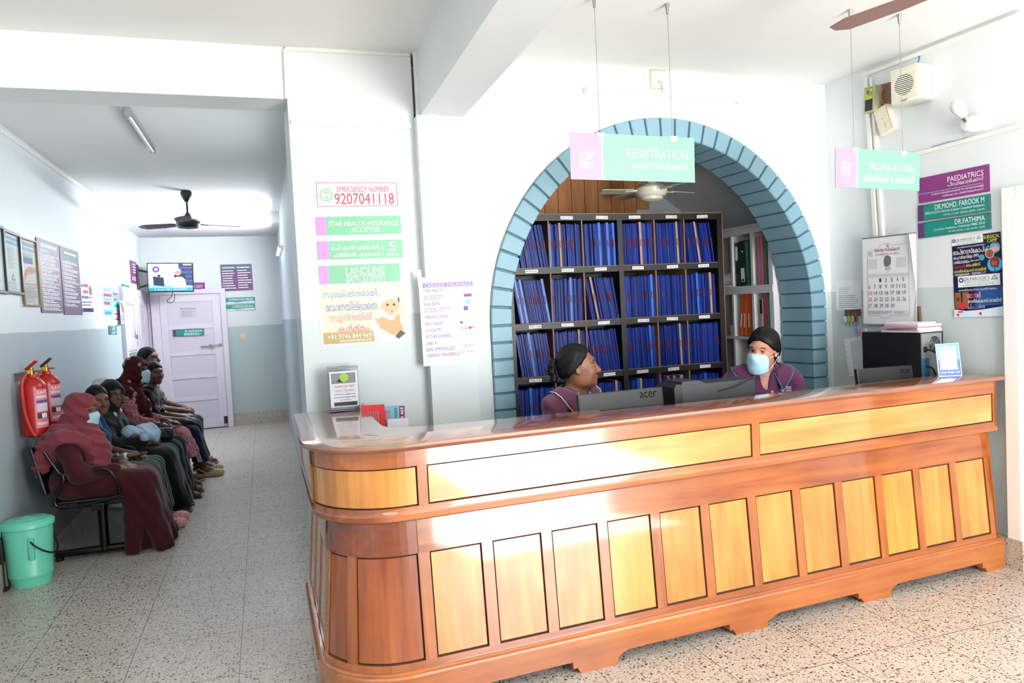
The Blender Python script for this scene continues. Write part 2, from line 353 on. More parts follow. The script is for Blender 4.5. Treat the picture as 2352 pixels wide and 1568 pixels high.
# beam over the passage, beam towards the room, beam at the end of the passage
struct('beam_passage', MB().box((-1.65, 4.19, 2.785), (.2, 4.44, CEIL)), WALL)
xl = lambda y: .868+.026*(y-2.542); xr = lambda y: 1.124+.0196*(y-2.489)
b = MB(); y0, y1 = -1.6, 4.19
b.raw([(xl(y0), y0, 2.702), (xr(y0), y0, 2.702), (xr(y0), y0, CEIL), (xl(y0), y0, CEIL), (xl(y1), y1, 2.702), (xr(y1), y1, 2.702), (xr(y1), y1, CEIL), (xl(y1), y1, CEIL)],
      [(0, 1, 2, 3), (4, 7, 6, 5), (0, 4, 5, 1), (1, 5, 6, 2), (2, 6, 7, 3), (3, 7, 4, 0)])
struct('beam_room', b, WALL)
struct('beam_end', MB().box((-1.65, 10.5, 2.915), (.3, 12.15, CEIL)), M('end_beam_paint', (.86, .85, .86), .6, .03))
# arch wall: a slab with a round-headed opening; local frame = wall frame
AU, AZ, AR = -1.335, 1.50, 1.136
def wallbox(name, pl, u0, u1, z0, z1, o0, o1, mat, **k):
    m = MB().box((u0, z0, o0), (u1, z1, o1)); o = struct(name, m, mat); o.matrix_world = pl.mat(0, 0); return o
AM = ARCHW.mat(0, 0)
b = MB(); hr = AR+.132; n = 40
arc = [(AU-hr, 0)]+[(AU-hr*cos(pi*i/n), AZ+hr*sin(pi*i/n)) for i in range(n+1)]+[(AU+hr, 0)]
out = [(-2.98, 0)]+[None]*(n+1)+[(0, 0)]
for i in range(n+1):
    a = pi*i/n; dx, dz = -cos(a), sin(a); t = min((-2.98-AU)/dx if dx < -1e-6 else (0-AU)/dx if dx > 1e-6 else 9e9, (CEIL-AZ)/dz if dz > 1e-6 else 9e9)
    out[i+1] = (AU+dx*t, AZ+dz*t)
# exact corners
ci = [min(range(1, n+2), key=lambda i: (out[i][0]-c)**2+(out[i][1]-CEIL)**2) for c in (-2.98, 0)]
out[ci[0]] = (-2.98, CEIL); out[ci[1]] = (0, CEIL)
N = len(arc)
vs = [(x, y, z) for z in (0, -.25) for ring in (arc, out) for x, y in ring]
I = lambda z, r, i: z*2*N+r*N+i
fs = []
for i in range(N-1):
    fs += [(I(0, 0, i), I(0, 0, i+1), I(0, 1, i+1), I(0, 1, i)), (I(1, 0, i), I(1, 1, i), I(1, 1, i+1), I(1, 0, i+1)), (I(0, 0, i), I(1, 0, i), I(1, 0, i+1), I(0, 0, i+1))]
b.raw(vs, fs); o = struct('wall_arch', b, WALL); o.matrix_world = AM
def ring_pts(r, s):
    """point on the arch line at radius r, s = length along the inner line from the left foot"""
    if s < AZ: return AU-r, s
    a = (s-AZ)/AR
    if a < pi: return AU-r*cos(a), AZ+r*sin(a)
    return AU+r, AZ-(s-AZ-pi*AR)
BLUE = M('arch_blue_paint', (.44, .58, .64), .5, .05, 8); BLUED = M('arch_groove_blue', (.30, .43, .50), .6, .05)
b = MB(); TOT = 2*AZ+pi*AR; NS = 66
def wedge(b, s0, s1, r0, r1, f0, f1, mi, bev=0):
    p = [ring_pts(r0, s0), ring_pts(r1, s0), ring_pts(r1, s1), ring_pts(r0, s1)]; m = (s0+s1)/2
    if not bev:
        b.prism(p, f0, f1, mi); return
    c = [sum(q[0] for q in p)/4, sum(q[1] for q in p)/4]
    q = [(x+(c[0]-x)*bev, y+(c[1]-y)*bev) for x, y in p]
    b.prism(p, f0, f1-.007, mi); b.raw([(x, y, f1-.007) for x, y in p]+[(x, y, f1) for x, y in q], [(0, 1, 5, 4), (1, 2, 6, 5), (2, 3, 7, 6), (3, 0, 4, 7), (4, 5, 6, 7)], mi)
ss = []
s = 0
while s < AZ-.02: ss.append((s, s+.1)); s += .1
na = 35
ss += [(AZ+pi*AR*i/na, AZ+pi*AR*(i+1)/na) for i in range(na)]
s = AZ+pi*AR
while s < TOT-.02: ss.append((s, s+.1)); s += .1
for s0, s1 in ss:
    g = .0062*(1 if s1-s0 < .1001 else .95)
    wedge(b, s0+g, s1-g, AR, AR+.131, -.285, .022, 0, .07)
    wedge(b, s0, s1, AR+.012, AR+.126, -.285, .006, 1)
o = b.build('trim_1', [BLUE, BLUED]); o['kind'] = 'structure'; o.matrix_world = AM
# right wall with its doorway
wallbox('wall_right', RIGHTW, 0, 1.28, 0, CEIL, -.22, 0, WALL)
wallbox('wall_right_lintel', RIGHTW, 1.28, 2.2, 2.12, CEIL, -.22, 0, WALL)
wallbox('wall_right_end', RIGHTW, 2.2, 2.4, 0, CEIL, -.22, 0, WALL)
b = MB().bbox((1.265, .17, -.2), (1.345, 2.125, .03), .004).bbox((1.345, 2.05, -.2), (2.22, 2.125, .03), .004).bbox((2.14, .0, -.2), (2.22, 2.05, .03), .004)
o = struct('trim_2', b, WHITEP); o.matrix_world = RIGHTW.mat(0, 0)
o = struct('door_1', MB().bbox((1.35, .01, -.12), (2.13, 2.045, -.08), .004), M('grey_door_paint', (.78, .80, .80), .5, .03)); o.matrix_world = RIGHTW.mat(0, 0)
wallbox('baseboard_right', RIGHTW, .02, 1.352, 0, .17, 0, .034, TERS)
wallbox('baseboard_hall_end', BACKW, -.6, .3, 0, .19, 0, .02, TERS)
o = struct('baseboard_left', MB().box((-1.65, 4.0, 0), (-1.625, 12.1, .17)), TERS)
# back room behind the arch
struct('wall_store_back', MB().box((1.0, 5.9, 0), (4.3, 6.0, CEIL)), GREYP)
struct('wall_store_right', MB().box((3.95, 4.56, 0), (4.1, 5.9, CEIL)), GREYP)
struct('wall_store_left', MB().box((1.0, 4.4, 0), (1.15, 5.9, CEIL)), GREYP)
b = MB().raw([(3.95, 4.56, 2.20), (3.95, 5.9, 2.20), (2.75, 5.9, CEIL), (2.75, 4.56, CEIL), (3.95, 4.56, 2.24), (3.95, 5.9, 2.24), (2.80, 5.9, CEIL), (2.80, 4.56, CEIL)],
             [(0, 3, 2, 1), (4, 5, 6, 7), (0, 1, 5, 4), (1, 2, 6, 5), (3, 0, 4, 7)])
struct('ceiling_stair_soffit', b, GREYP)
# walls behind the camera, with the entrance and a front window as real openings
struct('wall_front', MB().box((-1.65, -1.7, 0), (1.3, -1.5, .95)).box((-1.65, -1.7, 2.4), (1.3, -1.5, CEIL)).box((-1.65, -1.7, .95), (-1.35, -1.5, 2.4)).box((.45, -1.7, .95), (1.3, -1.5, 2.4)).box((1.3, -1.7, 0), (1.9, -1.5, 2.75)).box((4.0, -1.7, 0), (6.5, -1.5, 2.75)).box((1.3, -1.7, 2.75), (6.5, -1.5, CEIL)), WALL)
struct('ceiling_sun_block', MB().box((-4, -4.2, 2.75), (1.3, -1.7, 2.85)), CEILM)  # unseen slab added outside to keep the sun off the front window
struct('wall_annex', MB().box((3.98, 1.85, 0), (6.5, 2.05, CEIL)).box((6.5, -1.7, 0), (6.7, 2.05, CEIL)), WALL)
b = MB()
for k in range(8): b.box((-1.33+k*.245, -1.62, .95), (-1.31+k*.245, -1.60, 2.4))
struct('window_1', b, WHITEP)
# plastic cable trunking along the walls
TRK = M('trunking_plastic', (.93, .92, .90), .45, .02)
def trunk(pl, a, c, t=.022, d=.016, k=[0]):
    (u0, z0), (u1, z1) = pl.at(*a), pl.at(*c); L = math.hypot(u1-u0, z1-z0); r = math.atan2(z1-z0, u1-u0); k[0] += 1
    o = struct('trim_%d' % (k[0]+2), MB().bbox((0, -t/2, 0), (L, t/2, d), .002), TRK); o.matrix_world = pl.mat(u0, z0, 0, r)
trunk(PILW, (668, 281), (944, 291), .028); trunk(PILW, (655, 113), (941, 127), .02); trunk(PILW, (655, 115), (660, 228), .022)
trunk(RIGHTW, (1984, 174), (2352, 32), .026, .02); trunk(RIGHTW, (1992, 176), (2016, 560), .03, .02); trunk(RIGHTW, (2003, 178), (2029, 548), .022)
trunk(RIGHTW, (2040, 372), (2352, 287), .022)
trunk(LEFTW, (0, 300), (300, 514), .03)
trunk(BACKW, (334, 537), (490, 534), .05, .05)
# ============================================================ reception counter
WF = wood_mat('counter_frame_wood', (.50, .225, .08), (.72, .42, .18), 'X', .26, 1)
WV = wood_mat('counter_stile_wood', (.50, .225, .08), (.72, .42, .18), 'Z', .26, 1)
WPH = wood_mat('counter_long_panel_wood', (.68, .42, .20), (.86, .63, .35), 'X', .25, 1)
WPV = wood_mat('counter_panel_wood', (.64, .37, .13), (.84, .58, .25), 'Z', .25, 1)
WT = wood_mat('counter_top_wood', (.42, .23, .16), (.58, .37, .28), 'X', .16, .9)
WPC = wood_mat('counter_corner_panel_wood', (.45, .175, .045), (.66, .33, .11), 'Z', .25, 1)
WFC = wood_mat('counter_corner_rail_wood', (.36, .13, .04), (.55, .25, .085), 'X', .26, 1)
GRV = M('counter_groove', (.20, .12, .085), .8, .1)
CR = .335; CA = math.atan2(.135, 3.13)           # corner radius, direction of the long front
P0 = np.array([.152, 4.13]); Pc = np.array([.152, 3.225])
cd = np.array([cos(CA), sin(CA)]); cn = np.array([sin(CA), -cos(CA)])
Cc = Pc+np.array([CR, 0]); arcA = pi/2+CA; S1 = P0[1]-Pc[1]; S2 = S1+CR*arcA
Fst = Cc+cn*CR; S3 = S2+(3.862-Fst[0])/cd[0]
def cpath(s):
    if s <= S1: return P0-np.array([0, s]), np.array([-1., 0])
    if s <= S2:
        a = pi+(s-S1)/CR; d = np.array([cos(a), sin(a)]); return Cc+d*CR, d
    return Fst+cd*(s-S2), cn
def cpt(s, o, z):
    p, n = cpath(s); p = p+n*o; return (p[0], p[1], z)
def cs(s0, s1):
    r = [s0, s1]
    for k in range(0, 17): r.append(S1+(S2-S1)*k/16)
    return sorted(x for x in set(r) if s0-1e-6 <= x <= s1+1e-6)
def slab(b, s0, s1, prof, mi=0, ends=True):
    """sweep a closed (offset, z) profile along the counter's front line"""
    S = cs(s0, s1); n = len(prof); vs = [cpt(s, o, z) for s in S for o, z in prof]; fs = []
    for i in range(len(S)-1):
        for k in range(n): fs.append((i*n+k, i*n+(k+1) % n, (i+1)*n+(k+1) % n, (i+1)*n+k))
    if ends: fs += [tuple(range(n)), tuple((len(S)-1)*n+k for k in range(n-1, -1, -1))]
    return b.raw(vs, fs, mi)
def strip(b, s0, s1, a, c, t, mi=0):
    """board between (offset, z) points a (low) and c (high), t thick"""
    d = np.array([c[0]-a[0], c[1]-a[1]]); d /= np.hypot(*d); n = np.array([d[1], -d[0]])
    return slab(b, s0, s1, [(a[0], a[1]), (c[0], c[1]), (c[0]-n[0]*t, c[1]-n[1]*t), (a[0]-n[0]*t, a[1]-n[1]*t)], mi)
counter = thing('reception_counter', 'long varnished wooden reception counter with curved corner and panelled front', 'counter', loc=(0, 0, 0))
ZT = 1.09
# top
b = MB(); slab(b, 0, S3+.028, [(-.22, ZT-.03), (.020, ZT-.03), (.032, ZT-.024), (.036, ZT-.014), (.032, ZT-.004), (.022, ZT), (-.22, ZT)])
ii = [cpt(s, -.22, 0)[:2] for s in (0,)]
# wider left wing and concave inner corner
wing = [(.37, 4.13), (.498, 4.13), (.490, 3.50), (.492, 3.40), (.505, 3.345), (.54, 3.305), (.60, 3.282), (.70, 3.268), (.86, 3.258), (1.5, 3.243), (1.5, 3.12), (.7, 3.08), (.5, 3.06), (.37, 3.2)]
b.prism(wing, ZT-.03, ZT-.0002)
b.build('counter_top', WT, counter, smooth=True)
FZ0, FZ1 = .795, ZT-.03
PZ0, PZ1, PT0, PT1 = .832, .992, .20, .628
lo = lambda z: -.052+(.775-z)*.085                # slope of the lower front
b = MB(); slab(b, 0, S3, [(-.06, FZ0), (-.014, FZ0), (-.014, FZ1), (-.06, FZ1)])
slab(b, 0, S3, [(lo(.775)-.07, .775), (lo(.775)-.012, .775), (lo(.165)-.012, .165), (lo(.165)-.07, .165)]); b.build('carcass', GRV, counter)
# fascia rails, moulding, stiles
b = MB(); slab(b, 0, S3, [(-.014, PZ1), (0, PZ1), (0, FZ1), (-.014, FZ1)]); b.build('top_rail', WF, counter)
b = MB(); slab(b, 0, S3, [(-.05, FZ0-.022), (-.012, FZ0-.024), (.004, FZ0-.014), (.006, FZ0+.006), (0, FZ0+.014), (0, PZ0), (-.05, PZ0)]); b.build('fascia_moulding', WF, counter, smooth=True)
sA = S2+.0; stl = [(-.012, .026), (S1-.02, S1+.02), (S2+.045, S2+.085), (S2+1.683, S2+1.727), (S3-.028, S3)]
for a, c in stl: strip(MB(), max(0, a), c, (0, PZ0), (0, PZ1), .014)
def mk(name, mat, *strips):
    b = MB()
    for st in strips: strip(b, *st)
    return b.build(name, mat, counter)
for a, c in stl: mk('fascia_stile', WV, (max(0, a), c, (0, PZ0), (0, PZ1), .014))
e = .006
for i in range(4):
    a, c = stl[i][1]+e, stl[i+1][0]-e
    mk('fascia_panel', WPV if i == 1 else WPH, (a, c, (-.005, PZ0+e), (-.005, PZ1-e), .009))
# lower front
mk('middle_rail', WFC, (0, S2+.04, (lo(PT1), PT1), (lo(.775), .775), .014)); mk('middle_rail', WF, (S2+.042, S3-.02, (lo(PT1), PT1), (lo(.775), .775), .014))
mk('bottom_rail', WF, (0, S3+.0, (lo(.165), .165), (lo(PT0), PT0), .014))
edges = [0.0, .05]
def lstile(a, c): mk('stile', WV, (a, c, (lo(PT0), PT0), (lo(PT1), PT1), .014))
# straight front: twelve panels; corner: two; left wing: three
X12 = S2+.065; pit = (S3-.03-X12)/12
cut = [.02+k*(S1+.09-.02)/3 for k in range(4)]+[S1+.27, X12]+[X12+pit*(k+1) for k in range(12)]
for k, cpos in enumerate(cut):
    w = .022 if k > 3 else .016
    lstile(max(0, cpos-w-.004), min(S3, cpos+w))
for k in range(len(cut)-1):
    w = .022 if k > 3 else .016
    a, c = cut[k]+w+.007, cut[k+1]-w-.011
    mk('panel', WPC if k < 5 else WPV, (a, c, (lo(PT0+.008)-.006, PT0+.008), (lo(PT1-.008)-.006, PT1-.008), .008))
# plinth with shaped feet
b = MB(); feet = [-1, .35, S1+.05, S2+.2]+[S2+.2+.80*k for k in range(1, 5)]
fx = [(0, .5), (S1+.1, S2+.12), (S2+.68, S2+.90), (S2+1.50, S2+1.72), (S2+2.30, S2+2.52), (S3-.16, S3+.02)]
S = np.unique(np.concatenate([np.linspace(0, S3+.02, 150)]+[np.array([a-.001, a, a+.012, a+.02, a+.035, c-.06, c-.045, c-.02, c-.018, c, c+.001]) for a, c in fx])); S = S[(S >= 0) & (S <= S3+.02)]
def zb(s):
    for a, c in fx:
        if a <= s <= c:
            d = min((s-a)/.03, 1) if a > 0 else 1; return 0 if d >= .9 else .028
    for a, c in fx:
        if c < s < c+.05: return .030 if s-c < .02 else .045
    return .058
po = [(-.035, None), (.020, None), (.020, .150), (.014, .158), (.016, .166), (.008, .172), (-.035, .172)]
vs = []; 
for s in S:
    for o_, z in po: vs.append(cpt(s, o_, zb(s) if z is None else z))
n = len(po); fs = [(i*n+k, i*n+(k+1) % n, (i+1)*n+(k+1) % n, (i+1)*n+k) for i in range(len(S)-1) for k in range(n)]
fs += [tuple(range(n)), tuple((len(S)-1)*n+k for k in range(n-1, -1, -1))]
b.raw(vs, fs); b.build('plinth', WF, counter)
# closed right end
q = lambda o_, z: cpt(S3-.001, o_, z)
b = MB(); pr = [(-.02, .17), (0, .2), (lo(.6), .6), (-.05, .775), (0, .80), (0, FZ1), (-.22, FZ1), (-.22, .05), (-.02, .05)]
slab(b, S3-.02, S3-.001, [(lo(.172), .172), (lo(.775), .775), (0, FZ0), (0, FZ1), (-.22, FZ1), (-.22, .05), (-.03, .05)]); b.build('end_panel', WV, counter)
# staff worktop behind the front, on the room side
b = MB()
f0 = Fst-cn*.23; f1 = f0+cd*2.85
b.prism([tuple(f0-cn*-.01), tuple(f1), tuple(f1-cn*.42), tuple(f0+cd*.42-cn*.42), (.86, 4.09), (.47, 4.09)], .72, .75)
b.build('worktop', WT, counter)
for t in (.0, 1.4, 2.80):
    p = f0+cd*(t+.02); MB().prism([tuple(p-cn*.02), tuple(p+cd*.03-cn*.02), tuple(p+cd*.03-cn*.40), tuple(p-cn*.40)], 0, .72).build('worktop_support', WV, counter)
# ============================================================ organic forms: distance fields meshed with surface nets
V3 = lambda *a: np.array(a, float)
class SDF:
    def __init__(s): s.ops = []
    def add(s, f, lo, hi, k=.02, mode='u'): s.ops.append((f, np.array(lo, float), np.array(hi, float), k, mode)); return s
    def cap(s, a, b, ra, rb=None, k=.02, mode='u'):
        a, b = np.array(a, float), np.array(b, float); rb = ra if rb is None else rb; ba = b-a; L2 = max(ba@ba, 1e-9)
        def f(P):
            t = np.clip(((P-a)@ba)/L2, 0, 1); return np.linalg.norm(P-a-t[..., None]*ba, axis=-1)-(ra+(rb-ra)*t)
        m = max(ra, rb); return s.add(f, np.minimum(a, b)-m, np.maximum(a, b)+m, k, mode)
    def chain(s, pts, rs, k=.02):
        for i in range(len(pts)-1): s.cap(pts[i], pts[i+1], rs[i], rs[i+1], k)
        return s
    def ell(s, c, r, k=.02, mode='u', R=None):
        c, r = np.array(c, float), np.array(r, float); Rm = None if R is None else np.array(R, float)
        def f(P):
            q = P-c
            if Rm is not None: q = q@Rm
            k0 = np.linalg.norm(q/r, axis=-1); k1 = np.linalg.norm(q/(r*r), axis=-1); return k0*(k0-1)/np.maximum(k1, 1e-9)
        m = r if Rm is None else np.full(3, r.max()); return s.add(f, c-m, c+m, k, mode)
    def box(s, c, h, rd=.01, k=.02, mode='u', R=None):
        c, h = np.array(c, float), np.array(h, float)-rd; Rm = None if R is None else np.array(R, float)
        def f(P):
            q = P-c
            if Rm is not None: q = q@Rm
            q = np.abs(q)-h; return np.linalg.norm(np.maximum(q, 0), axis=-1)+np.minimum(q.max(-1), 0)-rd
        m = h+rd if Rm is None else np.full(3, np.linalg.norm(h)+rd); return s.add(f, c-m, c+m, k, mode)
    def cut(s, p, n, k=.006):
        """remove everything on the +n side of the plane through p"""
        p, n = np.array(p, float), np.array(n, float); n = n/np.linalg.norm(n)
        return s.add(lambda P: (P-p)@n, (-9,)*3, (9,)*3, k, 'i')
    def warp(s, f):
        """add a displacement field f(P)"""
        s.ops.append((f, None, None, 0, 'd')); return s
    def at(s, p):
        P = np.array(p, float)[None]; d = np.array([.2])
        for f, a, b, k, m in s.ops: d = d+f(P) if m == 'd' else -smin(-d, -f(P), k) if m in 'is' and m == 'i' else smin(d, f(P), k) if m == 'u' else -smin(-d, f(P), k)
        return float(d[0])
    def bounds(s):
        lo = np.min([o[1] for o in s.ops if o[4] == 'u'], 0); hi = np.max([o[2] for o in s.ops if o[4] == 'u'], 0); return lo, hi
    def grid(s, h, lo=None, hi=None):
        if lo is None: lo, hi = s.bounds(); lo = lo-.03-2*h; hi = hi+.03+2*h
        lo, hi = np.array(lo, float), np.array(hi, float); n = np.ceil((hi-lo)/h).astype(int)+1
        ax = [lo[i]+h*np.arange(n[i]) for i in range(3)]; D = np.full(n, .2)
        for f, a, b, k, mode in s.ops:
            if mode in 'id':
                P = np.stack(np.meshgrid(*ax, indexing='ij'), -1)
                if mode == 'd': D = D+f(P)
                else: D = -smin(-D, -f(P), k)
                continue
            m = k*1.2+3*h; i0 = np.maximum(np.floor((a-m-lo)/h).astype(int), 0); i1 = np.minimum(np.ceil((b+m-lo)/h).astype(int)+1, n)
            if (i1 <= i0).any(): continue
            sl = tuple(slice(i0[i], i1[i]) for i in range(3)); P = np.stack(np.meshgrid(*[ax[i][sl[i]] for i in range(3)], indexing='ij'), -1)
            d = f(P); D[sl] = smin(D[sl], d, k) if mode == 'u' else -smin(-D[sl], d, k)
        return D, lo
def smin(a, b, k):
    if k <= 0: return np.minimum(a, b)
    h = np.maximum(k-np.abs(a-b), 0)/k; return np.minimum(a, b)-h*h*k*.25
def nets(D, lo, h):
    """naive surface nets: verts (n,3), quads (m,4)"""
    S = D < 0; n = np.array(D.shape)-1
    corners = [(i, j, k) for i in (0, 1) for j in (0, 1) for k in (0, 1)]
    sl = lambda c: tuple(slice(c[i], c[i]+n[i]) for i in range(3))
    cnt = sum(S[sl(c)].astype(np.int8) for c in corners); act = (cnt > 0) & (cnt < 8)
    idx = np.full(n, -1, np.int64); A = np.argwhere(act); idx[act] = np.arange(len(A))
    acc = np.zeros((len(A), 3)); w = np.zeros(len(A)); vals = {c: D[sl(c)][act] for c in corners}
    for c in corners:
        for ax in range(3):
            if c[ax]: continue
            e = list(c); e[ax] = 1; e = tuple(e); d0, d1 = vals[c], vals[e]; x = (d0 < 0) != (d1 < 0)
            t = np.where(x, d0/np.where(x, d0-d1, 1), 0); p = np.tile(np.array(c, float), (len(A), 1)); p[:, ax] = t
            acc += p*x[:, None]; w += x
    Vt = lo+h*(A+acc/np.maximum(w, 1)[:, None]); Q = []
    for ax in range(3):
        u, v = (ax+1) % 3, (ax+2) % 3; a = [slice(None)]*3; b = [slice(None)]*3; a[ax] = slice(0, -1); b[ax] = slice(1, None)
        X = S[tuple(a)] != S[tuple(b)]; E = np.argwhere(X); E = E[(E[:, u] > 0) & (E[:, v] > 0) & (E[:, u] < n[u]) & (E[:, v] < n[v])]
        if not len(E): continue
        du = np.zeros(3, int); du[u] = 1; dv = np.zeros(3, int); dv[v] = 1
        q = np.stack([idx[tuple((E-du-dv).T)], idx[tuple((E-dv).T)], idx[tuple(E.T)], idx[tuple((E-du).T)]], 1)
        fl = ~S[tuple(E.T)]; q[fl] = q[fl][:, ::-1]; Q.append(q)
    return Vt, np.concatenate(Q) if Q else np.zeros((0, 4), int)
def sdf_mesh(name, sdf, h, mats, fine=(), mi=None, keep=None, relax=1):
    """mesh a field; fine = [(lo, hi, h)] boxes re-meshed finer; mi(centres) -> material index; keep(centres) -> faces kept"""
    D, lo = sdf.grid(h); Vt, Q = nets(D, lo, h)
    vs, qs = [], []
    c = Vt[Q].mean(1); out = np.ones(len(Q), bool)
    for a, b, hf in fine: a, b = np.array(a), np.array(b); out &= ~((c > a+h*.3) & (c < b-h*.3)).all(1)
    vs.append(Vt); qs.append(Q[out]); off = len(Vt)
    for a, b, hf in fine:
        a, b = np.array(a, float), np.array(b, float); D2, l2 = sdf.grid(hf, a-3*hf, b+3*hf); V2, Q2 = nets(D2, l2, hf)
        if not len(Q2): continue
        c2 = V2[Q2].mean(1); Q2 = Q2[((c2 > a-hf) & (c2 < b+hf)).all(1)]; vs.append(V2); qs.append(Q2+off); off += len(V2)
    Vt = np.concatenate(vs); Q = np.concatenate(qs)
    if keep is not None: Q = Q[keep(Vt[Q].mean(1))]
    us, inv = np.unique(Q.ravel(), return_inverse=True); Vt = Vt[us]; Q = inv.reshape(-1, 4)
    for _ in range(relax):      # light smoothing
        S = np.zeros_like(Vt); n = np.zeros(len(Vt))
        for k in range(4): np.add.at(S, Q[:, k], Vt[Q[:, (k+1) % 4]]+Vt[Q[:, (k+3) % 4]]); np.add.at(n, Q[:, k], 2)
        Vt = Vt*.5+S/np.maximum(n, 1)[:, None]*.5
    me = bpy.data.meshes.new(name); me.vertices.add(len(Vt)); me.vertices.foreach_set('co', Vt.ravel())
    me.loops.add(len(Q)*4); me.loops.foreach_set('vertex_index', Q.ravel()); me.polygons.add(len(Q))
    me.polygons.foreach_set('loop_start', np.arange(len(Q))*4); me.polygons.foreach_set('loop_total', np.full(len(Q), 4))
    for m in (mats if isinstance(mats, (list, tuple)) else [mats]): me.materials.append(m)
    if mi is not None: me.polygons.foreach_set('material_index', np.asarray(mi(Vt[Q].mean(1)), np.int32))
    me.polygons.foreach_set('use_smooth', np.ones(len(Q), bool)); me.update(calc_edges=True); me.validate(); return me
def rotm(yaw=0, pitch=0, roll=0):
    """columns = forward (x), left (y), up (z) after turning left by yaw, nodding down by pitch, leaning by roll"""
    cy, sy, cp, sp, cr, sr = cos(yaw), sin(yaw), cos(pitch), sin(pitch), cos(roll), sin(roll)
    return np.array([[cy, -sy, 0], [sy, cy, 0], [0, 0, 1]]) @ np.array([[cp, 0, sp], [0, 1, 0], [-sp, 0, cp]]) @ np.array([[1, 0, 0], [0, cr, -sr], [0, sr, cr]])
# ------------------------------------------------------------ head: local frame x forward, y left, z up, origin mid-skull; s = size
def head_sdf(S, C, R, s=1.0, fem=1.0, mask=False):
    T = lambda p: C+R@(np.array(p, float)*s)
    E = lambda c, r, k=.02, m='u': S.ell(T(c), np.array(r)*s, k*s, m, R)
    E((-.018, 0, .035), (.094, .074, .088), .03); E((.028, 0, -.020), (.066, .060, .090), .03)
    E((.040, 0, -.078), (.046, .042, .036), .03); S.cap(T((.076, 0, -.098)), T((.070, 0, -.092)), .017*s*(.95 if fem else 1.1), .02*s, .025*s)
    for y in (-1, 1):
        E((.058, .040*y, -.028), (.030, .026, .028), .03)
        S.cap(T((.080, .014*y, .034)), T((.068, .048*y, .034)), .013*s, .009*s, .022*s)
        E((.012, .046*y, -.070), (.040, .016, .032), .03)
    for y in (-1, 1): E((.0945, .032*y, .0095), (.018, .0195, .0078), .009, 's')
    S.cap(T((.087, 0, .016)), T((.113, 0, -.027)), .0082*s, .0105*s, .015*s); S.cap(T((.111, 0, -.030)), T((.100, 0, -.034)), .0122*s, .011*s, .008*s)
    for y in (-1, 1): E((.095, .0125*y, -.034), (.011, .0085, .0075), .008)
    E((.089, 0, -.0585), (.0135, .024, .0064), .006); E((.087, 0, -.0710), (.0135, .021, .0074), .006)
    S.cap(T((.099, -.018, -.0645)), T((.099, .018, -.0645)), .0016*s, .0016*s, .003*s, 's')
    for y in (-1, 1):
        E((-.008, .077*y, -.006), (.020, .0075, .031), .008); E((-.004, .084*y, -.004), (.011, .006, .019), .006, 's')
def eyes(root, C, R, s=1.0, gaze=(0, 0), iris=(.10, .06, .04), sk=None):
    """eyeballs with iris and pupil set in the sockets; lids as thin dark rims"""
    T = lambda p: C+R@(np.array(p, float)*s)
    WM, IM, PM = M('eye_white', (.66, .62, .59), .3, 0), M('iris_brown', iris, .2, 0), M('pupil', (.015, .012, .012), .15, 0)
    for y in (-1, 1):
        b = MB(); r = .0118*s; G = rotm(gaze[0], gaze[1]); D = R@G
        prof = [(0, 0)]+[(a, 0) for a in (.22, .5, .9, 1.4, 2.0)]; n = 16; c = T((.0718, .0312*y, .0095)); vs = [c+D@np.array([r, 0, 0])]; fs = []; mi = []
        an = [.16, .40, .48, .9, 1.4, 1.9]
        for a in an: vs += [c+D@(r*np.array([cos(a), sin(a)*cos(2*pi*k/n), sin(a)*sin(2*pi*k/n)])) for k in range(n)]
        for k in range(n): fs.append((0, 1+k, 1+(k+1) % n)); mi.append(2)
        for i in range(len(an)-1):
            for k in range(n): fs.append((1+i*n+k, 1+i*n+(k+1) % n, 1+(i+1)*n+(k+1) % n, 1+(i+1)*n+k)); mi.append(2 if an[i+1] <= .16 else 1 if an[i+1] <= .41 else 0)
        b.raw(vs, fs); b.m = mi; b.build('eye', [WM, IM, PM], root, True)
        lb = MB(); rl = .0128*s; nz, ne = 13, 5
        for up in (1, -1):
            vs = []
            for i in range(nz):
                az = -1.45+2.9*i/(nz-1); e0 = (.40 if up > 0 else -.42)*max(0, cos(az*1.08))-.02; e1 = 1.35*up
                for j in range(ne):
                    e = e0+(e1-e0)*j/(ne-1); vs.append(c+R@(rl*np.array([cos(e)*cos(az), cos(e)*sin(az), sin(e)])))
            lb.raw(vs, [(i*ne+j, (i+1)*ne+j, (i+1)*ne+j+1, i*ne+j+1) for i in range(nz-1) for j in range(ne-1)])
        lb.build('eyelids', sk, root, True)
        # dark line along the upper lid
        lm = M('lash_line', (.05, .035, .03), .7, 0)
        b = MB(); L = [T((.0718+.0133*cos(a), .0312*y+.0148*sin(a), .0095+.0052*cos(a))) for a in np.linspace(-1.15, 1.15, 9)]
        b.tube(L, [(.0008+.0012*cos(a))*s for a in np.linspace(-1.15, 1.15, 9)], 5); b.build('eyelash', lm, root, True)
        b = MB(); L = [T((.0915-.40*max(0, .021*sin(a)+.012)-3*max(0, .021*sin(a))**2, .033*y+y*.021*sin(a), .030+.004*cos(a*1.2))) for a in np.linspace(-1.1, 1.1, 9)]
        b.tube(L, [(.0012+.0024*cos(a*1.1))*s for a in np.linspace(-1.1, 1.1, 9)], 6); b.build('eyebrow', lm, root, True)
